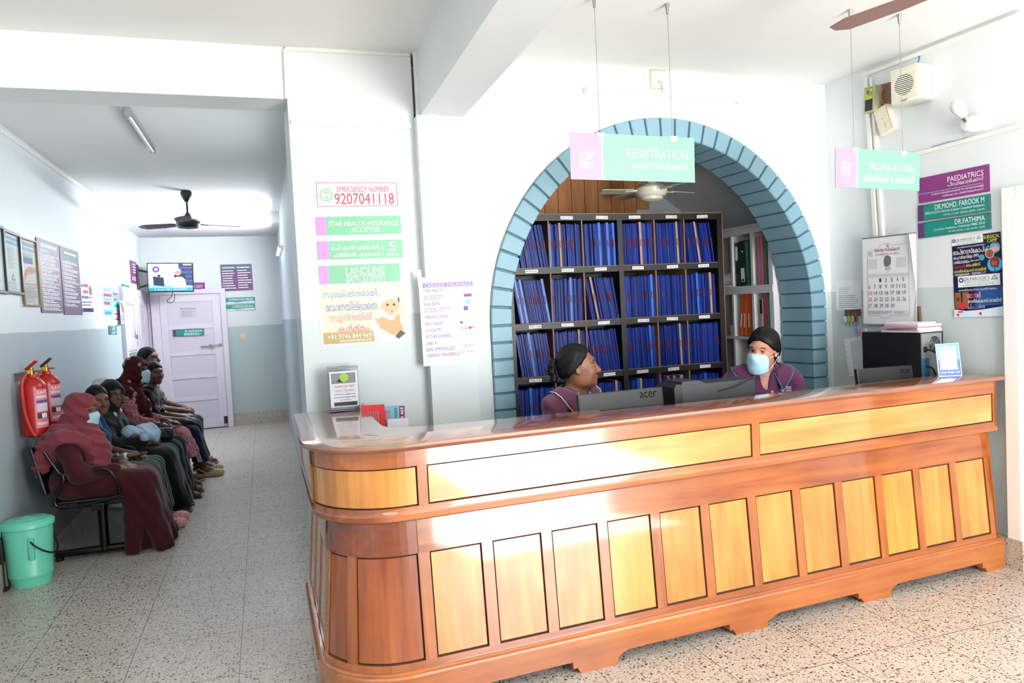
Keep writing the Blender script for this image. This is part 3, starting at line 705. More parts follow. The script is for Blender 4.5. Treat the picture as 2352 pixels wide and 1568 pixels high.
def lips_part(root, C, R, s, col=(.50, .27, .25)):
    T = lambda p: C+R@(np.array(p, float)*s); S = SDF()
    S.ell(T((.0905, 0, -.0588)), np.array((.0136, .0215, .0056))*s, .004, 'u', R); S.ell(T((.0885, 0, -.0705)), np.array((.0136, .0188, .0066))*s, .004, 'u', R)
    S.cap(T((.100, -.018, -.0645)), T((.100, .018, -.0645)), .0012*s, .0012*s, .002*s, 's')
    link('lips', sdf_mesh('lips', S, .0028*s, M('lips_%d' % int(col[0]*100), col, .45, .05)), root)
def mask_part(root, C, R, s=1.0, droop=0.0, strap=1):
    """pleated surgical mask over nose, mouth and chin with ear loops"""
    T = lambda p: C+R@(np.array(p, float)*s); mm = M('mask_blue', (.66, .81, .87), .8, .04, 30); ml = M('mask_white', (.88, .92, .93), .8, .03)
    nu, nv = 17, 15; vs = []; fs = []; P = {}
    for j in range(nv):
        v = j/(nv-1); z = .000-.118*v-droop
        for i in range(nu):
            u = -1+2*i/(nu-1); a = u*1.12
            fr = .1265-.012*abs(v-.35)-.030*max(0, v-.75)-.10*max(0, .10-v)+.016*max(0, 1-abs(v-.24)/.30)*max(0, 1-(u/.42)**2)
            x = fr*max(0, cos(a))**.62-.004
            y = .076*sin(a)*(1-.08*abs(v-.4)*2)
            zz = z+.012*(1-u*u)*(1-v)+(.020*u*u)*(v > .5)*(v-.5)*2-.010*u*u*(1-v)
            x += .0028*abs(((v*4.2) % 1)-.5)*(1-u*u)
            vs.append(T((x, y, zz)))
    for j in range(nv-1):
        for i in range(nu-1): fs.append((j*nu+i, j*nu+i+1, (j+1)*nu+i+1, (j+1)*nu+i))
    b = MB(); b.raw(vs, fs); o = b.build('face_mask', mm, root, True); so = o.modifiers.new('t', 'SOLIDIFY'); so.thickness = .0022*s; so.offset = 0
    for i, sg in ((0, -1), (nu-1, 1)):
        a, e = vs[nu+i], vs[(nv-2)*nu+i]; q = T((-.018, .088*sg, -.008)); q2 = T((-.020, .087*sg, -.026))
        b = MB(); mids = [a*.5+q*.5+R@V3(0, .006*sg*s, 0), e*.5+q2*.5+R@V3(0, .008*sg*s, 0)]
        b.tube([a, mids[0], q, q2, mids[1], e], .0014*s, 5); b.build('ear_loop', ml, o, True)
    return o
# ------------------------------------------------------------ hands
def hand_sdf(S, W, d, n, side, curl=.5, s=1.0, spread=.12, thumb=.5):
    """W wrist, d direction to the knuckles, n back-of-hand normal, side +1 when the thumb lies towards cross(n, d)*side; returns its box"""
    d = np.array(d, float); d /= np.linalg.norm(d); n = np.array(n, float); n -= d*(n@d); n /= np.linalg.norm(n); t = np.cross(n, d)*side
    R = np.column_stack([d, t, n]); P = lambda a, b, c: W+R@(np.array([a, b, c])*s); pts = [W]
    S.cap(P(-.03, 0, 0), P(.02, 0, 0), .026*s, .026*s, .02)
    S.box(P(.048, .001, -.002), np.array((.046, .039, .0135))*s, .0125*s, .018, R=R)
    F = [(.030, .070, .0088), (.010, .078, .0092), (-.011, .072, .0088), (-.030, .056, .0078)]
    for i, (y, L, r) in enumerate(F):
        b = P(.086-.006*abs(i-1), y, 0); a = curl*(.55+.06*i); p = b; sp = (1.5-i)*spread; pts.append(p)
        seg = [(.46, .9), (.30, 1.9), (.24, 2.7)]
        for k, (f, m) in enumerate(seg):
            ang = a*m; dv = R@np.array([cos(ang)*cos(sp), cos(ang)*sin(sp), -sin(ang)]); q = p+dv*L*f*s
            S.cap(p, q, r*(1-.10*k)*s, r*(1-.10*(k+1))*s, .004 if k else .010); p = q; pts.append(q)
    b = P(.016, .026, -.006); q1 = b+R@(np.array([.030, .028-.010*thumb, -.012*(.4+thumb)])*s); q2 = q1+R@(np.array([.030, .006-.014*thumb, -.010*thumb])*s); q3 = q2+R@(np.array([.022, -.004-.008*thumb, -.007*thumb])*s)
    S.cap(b, q1, .0135*s, .0112*s, .014); S.cap(q1, q2, .0108*s, .0096*s, .004); S.cap(q2, q3, .0096*s, .0078*s, .004); pts += [q1, q2, q3]
    pts = np.array(pts); return pts.min(0)-.022*s, pts.max(0)+.022*s
SKIN = {}
def skin(i, c):
    k = 'skin_%d' % i
    if k not in MATS:
        m = M(k, c, .5, .07, 14); bs = m.node_tree.nodes['Principled BSDF']; bs.inputs['Subsurface Weight'].default_value = .06; bs.inputs['Subsurface Radius'].default_value = (.01, .004, .002)
    return MATS[k]
def pattern_mat(name, base, spot, scale=30, thr=.28, kind='dots', rough=.85):
    """woven cloth with a printed motif"""
    m = bpy.data.materials.new(name); m.use_nodes = True; nt = m.node_tree; b = nt.nodes['Principled BSDF']; L = nt.links.new; b.inputs['Roughness'].default_value = rough; b.inputs['Specular IOR Level'].default_value = .2
    tc = _n(nt, 'ShaderNodeTexCoord')
    if kind == 'dots':
        v = _n(nt, 'ShaderNodeTexVoronoi'); v.inputs['Scale'].default_value = scale; L(tc.outputs['Object'], v.inputs['Vector'])
        lt = _n(nt, 'ShaderNodeMath', operation='LESS_THAN'); L(v.outputs['Distance'], lt.inputs[0]); lt.inputs[1].default_value = thr; f = lt.outputs[0]
    elif kind == 'stripes':
        w = _n(nt, 'ShaderNodeTexWave', bands_direction='Y'); w.inputs['Scale'].default_value = scale; w.inputs['Distortion'].default_value = 1.2; L(tc.outputs['Object'], w.inputs['Vector'])
        lt = _n(nt, 'ShaderNodeMath', operation='GREATER_THAN'); L(w.outputs['Fac'], lt.inputs[0]); lt.inputs[1].default_value = thr; f = lt.outputs[0]
    else:
        w = _n(nt, 'ShaderNodeTexNoise'); w.inputs['Scale'].default_value = scale; w.inputs['Detail'].default_value = 1; w.inputs['Distortion'].default_value = 2.5; L(tc.outputs['Object'], w.inputs['Vector'])
        lt = _n(nt, 'ShaderNodeMapRange'); lt.inputs[1].default_value = thr; lt.inputs[2].default_value = thr+.05; L(w.outputs['Fac'], lt.inputs[0]); f = lt.outputs[0]
    mx = _n(nt, 'ShaderNodeMix', data_type='RGBA'); L(f, mx.inputs[0]); mx.inputs[6].default_value = lin(base); mx.inputs[7].default_value = lin(spot); L(mx.outputs[2], b.inputs['Base Color']); MATS[name] = m; return m
def cloth(name, c, rough=.9): return M(name, c, rough, .10, 9, spec=.2, sheen=.15)
def folds(amp, dirv, freq, seed=0, ph=0):
    d = np.array(dirv, float); r = random.Random(seed); o = [r.uniform(0, 6) for _ in range(4)]
    def f(P):
        u = P@d*freq; return amp*(np.sin(u+1.5*np.sin(P[..., 2]*9+o[0])+o[1])+.6*np.sin(u*1.9+o[2]+2*np.sin(P[..., 2]*6+o[3])))
    return f
# ============================================================ people
class Person:
    """seated figure, local x forward, y left, z up, origin on the floor below the hips"""
    def __init__(s, label, loc, rotz, sk, hip=.52, tors=.50, sh=.165, head=1.0, hx=.02, hz=.155, hyaw=0, hpitch=0, hroll=0, lean=.03, g=1.0, fem=1, knee=(.43, .10), legs=True,
                 elb=None, wri=None, hands=None, ank=None, toe=None, kz=None, face=1, group=None):
        s.root = thing('person', label, 'person', None, loc, rotz, group); s.sk = sk; s.s = head; s.g = g
        s.H = V3(0, 0, hip); s.N = V3(-lean, 0, hip+tors); s.HC = V3(-lean+hx, 0, hip+tors+hz); s.R = rotm(hyaw, hpitch, hroll)
        s.S = {y: V3(-lean, y*sh, hip+tors-.055) for y in (-1, 1)}
        e = elb or {}; w = wri or {}
        s.E = {y: V3(*(e.get(y) or (.03, y*(sh+.05), hip+tors-.315))) for y in (-1, 1)}
        s.Wr = {y: V3(*(w.get(y) or (.24, y*.07, hip+.13))) for y in (-1, 1)}
        kz = kz or hip-.03; s.K = {y: V3(knee[0], y*knee[1], kz) for y in (-1, 1)}
        a, t = ank or {}, toe or {}
        s.A = {y: V3(*(a.get(y) or (knee[0]+.02, y*knee[1], .085))) for y in (-1, 1)}; s.T = {y: V3(*(t.get(y) or (s.A[y][0]+.15, s.A[y][1]*1.1, .028))) for y in (-1, 1)}
        s.hands = hands or {}; s.legs = legs; s.fem = fem; s.lean = lean
    def torso(s, S, grow=0.0, k=.04, sleeves=1.0):
        g, H, N = s.g, s.H, s.N; sw = abs(s.S[1][1])
        S.ell(H+V3(-.01, 0, .03), V3(.115*g+grow, .165*g+grow, .115+grow), k); S.ell((H*.58+N*.42), V3(.098*g+grow, .142*g+grow, .17+grow), k)
        S.ell(H*.30+N*.70+V3(.005, 0, -.01), V3(.108*g+grow, .150*g+grow, .155+grow), k)
        if s.fem:
            for y in (-1, 1): S.ell(H*.36+N*.64+V3(.075*g, .065*y*g, -.01), V3(.052+grow, .060+grow, .058+grow), k)
        S.cap(s.S[-1]*.9+s.N*.1+V3(0, 0, .012), s.S[1]*.9+s.N*.1+V3(0, 0, .012), .052*g+grow, None, k)
        S.cap(s.N*.75+s.S[-1]*.25, s.N*.75+s.S[1]*.25, .058*g+grow, None, k)
    def arm(s, S, y, grow=0.0, t0=0.0, t1=2.0, k=.03):
        """t: 0 shoulder, 1 elbow, 2 wrist"""
        g = .5+.5*s.g; P = lambda t: s.S[y]+(s.E[y]-s.S[y])*t if t <= 1 else s.E[y]+(s.Wr[y]-s.E[y])*(t-1)
        r = lambda t: (.050-.010*t if t <= 1 else .040-.014*(t-1))*g+grow
        ts = [t0]+([1] if t0 < 1 < t1 else [])+[t1]
        for a, b in zip(ts, ts[1:]): S.cap(P(a), P(b), r(a), r(b), k)
        return P(t1), (P(t1)-P(t1-.05))
    def leg(s, S, y, grow=0.0, k=.04, shin=True, flare=0):
        g = .4+.6*s.g; S.cap(s.H+V3(.02, y*.085, .0), s.K[y], .080*g+grow, .056*g+grow, k)
        if shin: S.cap(s.K[y], s.A[y]+V3(0, 0, .02), .052*g+grow, .036*g+grow+flare, k)
    def body(s, h=.008, arms=(0, 2), feet=True, hand_h=.0035, head_h=.0032, beard=None):
        S = SDF(); s.torso(S); N = s.N
        S.cap(N+V3(0, 0, -.03), s.HC+s.R@V3(-.02, 0, -.06)*s.s, .054*(.85+.15*s.g), .050, .03)
        fine = []
        for y in (-1, 1):
            s.arm(S, y, 0, *arms)
            if s.legs:
                s.leg(S, y)
                if feet: S.chain([s.A[y]+V3(-.035, 0, -.04), s.A[y]+V3(.03, 0, -.025), s.T[y]], [.032, .036, .026], .02)
            if y in s.hands:
                a = dict(s.hands[y]); b = hand_sdf(S, s.Wr[y], a.pop('d'), a.pop('n'), a.pop('side'), **a); fine.append((b[0], b[1], hand_h))
        head_sdf(S, s.HC, s.R, s.s, s.fem); r = .16*s.s; hb = (s.HC-V3(r, r, r*.95), s.HC+V3(r, r, r*1.02), head_h)
        # merge overlapping hand boxes so that no region is meshed twice
        if len(fine) == 2 and (np.minimum(fine[0][1], fine[1][1]) > np.maximum(fine[0][0], fine[1][0])).all():
            fine = [(np.minimum(fine[0][0], fine[1][0]), np.maximum(fine[0][1], fine[1][1]), hand_h)]
        mats = [s.sk]; mi = None
        if beard:
            mats.append(beard); Ri = s.R.T
            def mi(c):
                q = ((c-s.HC)/s.s) @ s.R; z, x, y = q[:, 2], q[:, 0], q[:, 1]
                m = (z < -.052) & (x > -.01) & (np.linalg.norm(q, axis=1) < .16) & (np.linalg.norm((q-V3(.09, 0, -.065))/V3(.03, .024, .012), axis=1) > 1)
                m |= (abs(z+.048) < .006) & (abs(y) < .03) & (x > .07); return m.astype(int)
        me = sdf_mesh('body', S, h, mats, fine+[hb], mi); s.body_o = link('body', me, s.root); return s.body_o
    def face(s, gaze=(0, 0), lips=(.50, .27, .25), mask=False, droop=0, mouth=True):
        eyes(s.root, s.HC, s.R, s.s, gaze, sk=s.sk)
        if mask: s.mask = mask_part(s.root, s.HC, s.R, s.s, droop)
        elif mouth: lips_part(s.root, s.HC, s.R, s.s, lips)
    def hp(s, p): return s.HC+s.R@(np.array(p, float)*s.s)
    def hair(s, mat=None, bun=None, tail=None, front=.060, hl=.060, low=-.06, grow=.012, h=.006, short=False, part=None):
        """cap of hair swept back from a hairline; bun / tail = (position, radius)"""
        mat = mat or M('black_hair', (.026, .021, .022), .55, .3, 60, spec=.22); S = SDF(); R = s.R; k = s.s
        S.ell(s.hp((-.020, 0, .036)), V3(.098+grow*.6, .076+grow, .092+grow*.9)*k, .02, 'u', R); S.ell(s.hp((-.045, 0, -.012)), V3(.072, .072+grow*.5, .075)*k, .03, 'u', R)
        # hairline: a tilted plane in front, ears left free
        S.cut(s.hp((front, 0, hl)), R@V3(1, 0, -.85), .02*k); S.cut(s.hp((.010 if not short else .02, 0, -.0)), R@V3(.75, 0, -1.15), .02*k)
        S.cut(s.hp((0, 0, low)), R@V3(0, 0, -1), .01)
        if part is not None: S.cap(s.hp((.085, part, .085)), s.hp((-.03, part*.8, .137)), .004, .004, .01, 's')
        S.warp(folds(.0012, R@V3(.1, 1, .6), 150, 3)); S.warp(folds(.0012, R@V3(.9, .3, -.6), 95, 8))
        o = link('hair', sdf_mesh('hair', S, h, mat), s.root)
        if bun:
            S2 = SDF()
            for p, r in bun: S2.ell(s.hp(p), np.array(r)*k, .012, 'u', R)
            S2.warp(folds(.0016, V3(.3, .4, 1), 160, 5)); link('hair_bun' if not tail else 'ponytail', sdf_mesh('bun', S2, h, mat), o)
        return o
    def garment(s, name, mat, S, h=.009, keep=None, parent=None, thick=0, relax=2):
        o = link(name, sdf_mesh(name, S, h, mat, keep=keep, relax=relax), parent or s.root)
        if thick: m = o.modifiers.new('t', 'SOLIDIFY'); m.thickness = thick; m.offset = 1
        return o
    def top(s, name, mat, grow=.014, sl=.75, neck=.062, hem=None, amp=.004, seed=1, slg=.012, h=.0065, vneck=0, cuff=True):
        """shirt: torso and sleeves, opened at the neck, cuffs cut square"""
        S = SDF(); s.torso(S, grow)
        for y in (-1, 1):
            p, d = s.arm(S, y, slg, 0, sl); 
        S.warp(folds(amp, (.5, .6, .9), 38, seed)); S.warp(folds(amp*.6, (-.3, .8, -.7), 70, seed+9))
        S.cap(s.N+V3(-.01, 0, -.012), s.N+V3(.03, 0, .12), neck, neck+.03, .012, 's')
        if vneck: S.cap(s.N+V3(.05, 0, 0), s.N+V3(.10, 0, -vneck), .035, .006, .01, 's')
        s.topS = S; return s.garment(name, mat, S, h)
    def collar(s, mat, pipe, drop=.055, r0=.064, r1=.100, parent=None, gap=.32):
        """turned-down polo collar round the neck with piping along its edge"""
        vs, n = [], 25; C = s.N+V3(.004, 0, .012); b = MB(); edge = []
        for i in range(n):
            a = pi-(pi-gap)*(1-2*i/(n-1)) if False else gap+(2*pi-2*gap)*i/(n-1)
            f = (1+cos(a))/2; c, sn = cos(a), sin(a); pt = max(0, (cos(a-gap if a < pi else a+gap)))**6
            zi = .040-.045*f; rr = r1+.040*pt
            for t in range(4):
                u = t/3; r = r0*(1-u)+rr*u; z = zi-(.012+.030*u*u+.048*u*pt)*1.0+(.012 if t == 0 else .016 if t == 1 else 0)
                q = C+V3(r*c*1.0, r*sn*1.12, z-.02*f)
                for _ in range(70):
                    if s.topS.at(q) > (.002, .010, .010, .0075)[t]: break
                    q = q+V3(c*.0022, sn*.0022, .0020)
                vs.append(q)
            edge.append(vs[-1]+V3(c*.001, sn*.001, .002))
        fs = [(i*4+t, i*4+t+1, i*4+t+5, i*4+t+4) for i in range(n-1) for t in range(3)]
        b.raw(vs, fs); o = b.build('collar', mat, parent or s.root, True); m = o.modifiers.new('t', 'SOLIDIFY'); m.thickness = .004; m.offset = 0
        p = MB(); p.tube([vs[0]]+edge+[vs[(n-1)*4]], .0030, 6); p.build('collar_piping', pipe, o, True); return o
    def hood(s, name, mat, cape=True, grow=.020, face=(.062, .080), droop=.34, fr=.0, amp=.005, seed=2, h=.008, width=1.0, back=0, parent=None, tight=False, cape_r=(.17, .235), hem=None, hole=None):
        """headscarf: hood round the face, draped over neck and shoulders"""
        S = SDF(); R = s.R; k = s.s
        S.ell(s.hp((-.018, 0, .034)), V3(.098+grow*1.2, .074+grow, .090+grow)*k, .03, 'u', R)
        S.ell(s.hp((.006, 0, -.045)), V3(.078+grow, .066+grow, .085+grow)*k, .05, 'u', R)
        S.cap(s.hp((-.02, 0, -.05)), s.N+V3(-.01, 0, .0), .082, .100, .05)
        if cape:
            sw = abs(s.S[1][1])
            S.cap(s.S[-1]+V3(0, 0, .012), s.S[1]+V3(0, 0, .012), .088*width, None, .05)
            S.ell(s.N+V3(-.015, 0, -.075), V3(cape_r[0]*width, cape_r[1]*width, .115), .07)
            S.ell(s.N+V3(.0, 0, -.16), V3(cape_r[0]*1.02*width, cape_r[1]*1.06*width, .16), .07)
        S.warp(folds(amp, (.2, .5, 1.2), 34, seed)); S.warp(folds(amp*.5, (.8, -.3, 1), 75, seed+4))
        # face opening
        c = s.hp((.115, 0, -.012)); S.ell(c, V3(.085, face[0], face[1])*k, .012, 's', R)
        if hole: S.ell(hole[0], hole[1], .02, 's')
        if hem is not None: 
            for p, n in hem: S.cut(p, n, .01)
        return s.garment(name, mat, S, h, parent=parent)
    def skirt(s, name, mat, hemz=.03, front=.52, back=.16, w0=.19, w1=.26, hem_x=(.16, .62), seed=3, amp=.010, thighs=True, h=.010, slope=.0):
        """skirt over the lap falling from the knees to the hem"""
        S = SDF(); g = s.g
        S.ell(s.H+V3(-.02, 0, .02), V3(.145*g, .195*g, .125), .06)
        for y in (-1, 1): S.cap(s.H+V3(.03, y*.085, .01), s.K[y]+V3(0, 0, .012), .10*g, .082*g, .07)
        S.cap(s.H+V3(.05, 0, 0), (s.K[-1]+s.K[1])/2, .10*g, .07*g, .07)
        kx, kz = s.K[1][0], s.K[1][2]; ky = abs(s.K[1][1])
        n = 7
        for i in range(n):
            y = (-1+2*i/(n-1)); a = V3(kx-.005, y*ky*1.15, kz-.005); e = V3(hem_x[1], y*w1, hemz); S.cap(a, e, .075, .055, .07)
            a2 = V3(kx-.06, y*ky*1.2, kz-.06); e2 = V3(hem_x[0]+.10, y*w1*.95, hemz); S.cap(a2, e2, .06, .055, .07)
        f = folds(amp, (.25, 1, 0), 30, seed)
        S.warp(lambda P: f(P)*np.clip((kz+.02-P[..., 2])/(kz-hemz), 0, 1)); S.warp(folds(.0025, (1, .7, .6), 40, seed+2))
        S.cut((0, 0, hemz), (slope, 0, -1), .006)
        return s.garment(name, mat, S, h)
    def trousers(s, mat, grow=.014, flare=.012, amp=.003, seed=4, hem=.10, name='trousers', h=.009):
        S = SDF(); S.ell(s.H+V3(-.01, 0, .02), V3(.118*s.g+grow, .170*s.g+grow, .12), .04)
        for y in (-1, 1): s.leg(S, y, grow, .05, True, flare)
        S.warp(folds(amp, (.9, .4, .8), 45, seed))
        S.cut((0, 0, hem), (0, 0, -1), .004)
        return s.garment(name, mat, S, h)
PLUM = cloth('plum_polo', (.36, .20, .30)); PLUM2 = cloth('deep_plum_polo', (.33, .16, .29)); WPIPE = M('white_piping', (.88, .86, .84), .8, .03); TPIPE = M('teal_piping', (.14, .48, .58), .8, .03)
# ---- registration clerk in profile
def office_chair(label, loc, rotz, seat_z, group):
    c = thing('office_chair', label, 'chair', None, loc, rotz, group); bk = M('chair_black', (.06, .06, .065), .6, .05); mt = M('chair_steel', (.35, .35, .36), .35, 0, metal=.8)
    MB().bbox((-.21, -.22, seat_z-.07), (.23, .22, seat_z), .03).build('seat', bk, c, True)
    MB().bbox((-.30, -.20, seat_z+.10), (-.25, .20, seat_z+.42), .02).build('backrest', bk, c, True)
    MB().tube([(-.05, 0, seat_z-.06), (-.24, 0, seat_z-.04), (-.285, 0, seat_z+.02), (-.285, 0, seat_z+.2)], .018, 8).build('back_bar', bk, c, True)
    MB().lathe([(.028, .10), (.028, seat_z-.07)], 12).build('gas_column', mt, c, True)
    for k in range(5):
        a = 2*pi*k/5; l = MB().tube([(0, 0, .12), (.26*cos(a), .26*sin(a), .075)], [.025, .016], 8).build('leg', bk, c, True)
        MB().ball((.26*cos(a), .26*sin(a), .03), .03, 8).build('caster', bk, l, True)
    return c
office_chair('black swivel chair under the clerk in profile behind the counter', (1.62, 3.80, 0), radians(-60), .44, 'clerks\' chairs')
office_chair('black swivel chair under the masked clerk behind the counter', (2.90, 3.83, 0), radians(-112), .44, 'clerks\' chairs')
p = Person('clerk in mauve polo shirt with white collar piping, hair in a bun, seen in profile', (1.595, 3.73, 0), radians(-62), skin(1, (.46, .285, .205)), hip=.545, tors=.565, hz=.150, hx=.045, head=.97, sh=.175, lean=.0,
           hyaw=radians(44), hpitch=radians(-4), knee=(.36, .11), elb={-1: (.06, -.25, .80), 1: (.06, .25, .80)}, wri={-1: (.25, -.16, .79), 1: (.25, .16, .79)},
           hands={y: dict(d=(.9, .2*-y, -.15), n=(.2, 0, 1), side=y*-1, curl=.4) for y in (-1, 1)})
p.body(); p.face(gaze=(radians(-14), 0))
p.hair(bun=[((-.150, 0, .030), (.022, .030, .024)), ((-.152, .0, -.005), (.024, .034, .022)), ((-.146, 0, -.045), (.024, .030, .030)), ((-.138, 0, .052), (.018, .024, .018))], front=.052, hl=.070, grow=.014)
t = p.top('polo_shirt', PLUM, sl=.70, vneck=.10, neck=.060); p.collar(PLUM, WPIPE, parent=t, gap=.62)
b = MB(); c = p.hp((-.172, 0, .010)); b.ball(c, (.010, .022, .010), 8); b.ball(p.hp((-.172, 0, -.012)), (.009, .020, .008), 8); b.build('hair_claw', M('claw_black', (.04, .04, .045), .2, 0), p.root, True)
b = MB(); b.ball(p.hp((-.002, -.087, -.036)), .0035, 6); b.build('ear_stud', M('gold', (.75, .6, .3), .25, 0, metal=1), p.root, True)
p.trousers(cloth('black_trousers', (.05, .05, .06)))
# ---- masked clerk
p = Person('clerk in a plum polo shirt with teal piping, blue face mask and tied-back hair', (2.845, 3.75, 0), radians(-112), skin(2, (.66, .47, .385)), hip=.56, tors=.575, hz=.135, hx=.05, head=1.0, sh=.178, lean=.0,
           hyaw=radians(-38), hpitch=radians(5), hroll=radians(-5), knee=(.36, .11), elb={-1: (.12, -.26, .74), 1: (.10, .25, .74)}, wri={-1: (.32, -.16, .80), 1: (.32, .16, .80)},
           hands={y: dict(d=(.9, .2*-y, -.15), n=(.2, 0, 1), side=y*-1, curl=.4) for y in (-1, 1)})
p.body(); p.face(gaze=(radians(8), radians(8)), mask=True, droop=.010)
p.hair(bun=[((-.105, .01, -.045), (.035, .040, .040)), ((-.115, .015, -.085), (.026, .030, .045))], tail=1, front=.070, hl=.068, grow=.017)
t = p.top('polo_shirt', PLUM2, sl=.80, vneck=.11, neck=.060, seed=6); p.collar(PLUM2, TPIPE, parent=t, gap=.62)
def on_chest(p, y, z, lift=.002):
    q = V3(.30, y, p.N[2]-.205+z)
    while p.topS.at(q) > lift and q[0] > -.1: q = q-V3(.002, 0, 0)
    return q
MB().tube([on_chest(p, -.004, z_) for z_ in (.125, .09, .05, .01, -.04)], .0035, 6).build('placket_piping', TPIPE, t, True)
MB().ball(on_chest(p, .030, .098), (.005, .009, .009), 8).build('button', M('pink_button', (.85, .55, .60), .4, 0), t, True)
b = MB()
for k in range(8):
    a = pi/4*k; b.tube([on_chest(p, .100-.006*cos(a), .108+.006*sin(a)), on_chest(p, .100-.016*cos(a+.35), .108+.016*sin(a+.35))], .0022, 5)
for k in range(3): b.tube([on_chest(p, .124+.034*u, .117-.011*k) for u in (0, .33, .66, .9)], .0028, 5)
b.build('embroidered_logo', WPIPE, t, True)
for y in (-1, 1): MB().ball(p.hp((-.004, .088*y, -.038)), .0045, 6).build('ear_stud', M('gold', (.75, .6, .3), .25, 0, metal=1), p.root, True)
p.trousers(cloth('black_trousers', (.05, .05, .06)))
# ---- the waiting bench and the people on it
BX = -1.30
bench = thing('waiting_bench', 'black steel waiting bench along the left wall with tube armrests', 'bench', loc=(0, 0, 0))
BKM = M('bench_black', (.045, .045, .05), .35, .05); BKT = M('bench_tube', (.05, .05, .055), .25, .03, metal=.3); CHR = M('chrome', (.8, .8, .8), .15, 0, metal=1)
for y in (5.84, 7.42, 9.00):
    MB().tube([(-1.155, y, .04), (-1.155, y, .38)], .031, 14).build('leg', BKT, bench, True)
    f = MB().tube([(-1.46, y, .045), (-.98, y, .045)], .026, 10).build('foot_bar', BKT, bench, True)
    MB().lathe([(.026, 0), (.028, .012), (.014, .03)], 10, 0, Matrix.Translation((-1.44, y, 0))).lathe([(.026, 0), (.028, .012), (.014, .03)], 10, 0, Matrix.Translation((-1.0, y, 0))).build('glide', BKM, f, True)
    MB().bbox((-1.30, y-.05, .36), (-.99, y+.05, .405), .01).build('bracket', BKT, bench)
MB().bbox((-1.20, 5.72, .345), (-1.12, 9.15, .395), .006).build('cross_beam', BKT, bench)
for k in range(7):
    y0 = 5.74+.487*k; y1 = y0+.46
    MB().bbox((-1.45, y0+.01, .405), (-1.0, y1-.01, .425), .009).build('seat', BKM, bench)
    R = Matrix.Translation((-1.46, 0, .42)) @ Matrix.Rotation(radians(-12), 4, 'Y')
    MB().bbox((-.012, y0+.01, .06), (.012, y1-.01, .40), .01, 0, R).build('backrest', BKM, bench)
def smooth_path(p, n=6):
    p = [Vector(q) for q in p]; o = []
    for i in range(len(p)-1):
        a, b, c, d = p[max(i-1, 0)], p[i], p[i+1], p[min(i+2, len(p)-1)]
        for k in range(n):
            t = k/n; o.append(.5*((2*b)+(c-a)*t+(2*a-5*b+4*c-d)*t*t+(3*b-a-3*c+d)*t**3))
    return o+[p[-1]]
for k in (0, 1, 2, 3, 4, 5, 6, 7):
    y = 5.725+.487*k
    MB().tube(smooth_path([(-1.455, y, .79), (-1.40, y, .68), (-1.355, y, .618), (-1.25, y, .612), (-1.13, y, .632), (-1.06, y, .60), (-1.024, y, .51), (-1.012, y, .425)]), .0105, 8).build('armrest', BKT, bench, True)
    MB().tube(smooth_path([(-1.355, y, .618), (-1.355, y, .565), (-1.40, y, .49), (-1.415, y, .43), (-1.37, y, .392), (-1.2, y, .40), (-1.012, y, .432)]), .0105, 8).build('seat_side_tube', BKT, bench, True)
def lap_hand(y, d, up=(.1, 0, 1), curl=.5, s=1.0, side=None, **k): return dict(d=d, n=up, side=side if side is not None else -y, curl=curl, s=s, **k)
def clog(p, y, mat, name='clog', s=1.0, hole=None):
    """slip-on clog with vent holes and heel strap"""
    A, T = p.A[y], p.T[y]; d = (T-A)*V3(1, 1, 0); d /= np.linalg.norm(d); R = np.column_stack([d, np.cross([0, 0, 1], d), [0, 0, 1]]); c = A*V3(1, 1, 0)+d*.055; P = lambda *q: c+R@(np.array(q)*s)
    S = SDF(); S.chain([P(-.09, 0, .018), P(0, 0, .016), P(.085, 0, .016)], [.036*s, .040*s, .046*s], .03); S.ell(P(.075, 0, .040), V3(.075, .050, .036)*s, .03, 'u', R)
    S.ell(P(-.055, 0, .075), V3(.065, .030, .048)*s, .012, 's', R); S.cut((0, 0, .004), (0, 0, -1), .004)
    o = link(name, sdf_mesh(name, S, .006, mat), p.root)
    b = MB()
    for i, (x, yy) in enumerate([(.05, 0), (.05, .026), (.05, -.026), (.078, .013), (.078, -.013), (.105, 0), (.078, .038), (.078, -.038)]):
        z = .074-.25*(x-.075)**2/.075-9.0*yy*yy; b.ball(P(x, yy, z), .0065*s, 6)
    b.build('vent_holes', hole or M('clog_hole', (.32, .18, .18), .8, 0), o)
    MB().tube(smooth_path([P(-.02, .046, .045), P(-.075, .040, .075), P(-.105, 0, .085), P(-.075, -.040, .075), P(-.02, -.046, .045)], 4), .008*s, 6).build('heel_strap', mat, o, True)
# 1 woman in maroon
MAR = cloth('maroon_abaya', (.25, .07, .095)); ROSE = cloth('rose_hijab', (.49, .21, .25))
def in_hood(p): return p
p = Person('woman in maroon gown, rose headscarf and blue face mask, nearest on the bench', (BX-.02, 5.98, 0), 0, skin(3, (.45, .30, .235)), hip=.50, tors=.372, hz=.138, hx=.075, head=.95, sh=.175, lean=.02, g=1.18,
           hyaw=radians(-20), hpitch=radians(6), knee=(.43, .12), elb={-1: (.06, -.27, .61), 1: (.06, .22, .62)}, wri={-1: (.285, -.10, .590), 1: (.29, .03, .60)},
           hands={-1: lap_hand(-1, (.75, .55, -.2), curl=.45), 1: lap_hand(1, (.7, -.55, -.15), curl=.5)}, ank={y: (.42, y*.12, .085) for y in (-1, 1)})
p.body(h=.009, hand_h=.0042, head_h=.004); p.face(mask=True)
S = SDF(); p.torso(S, .014, .05)
for y in (-1, 1): p.arm(S, y, .014, 0, 1.86, .05)
S.warp(folds(.004, (.5, .6, .9), 30, 11)); g = p.garment('gown_top', MAR, S, .010)
p.skirt('gown_skirt', MAR, hemz=.006, w0=.2, w1=.22, hem_x=(.26, .545), amp=.010)
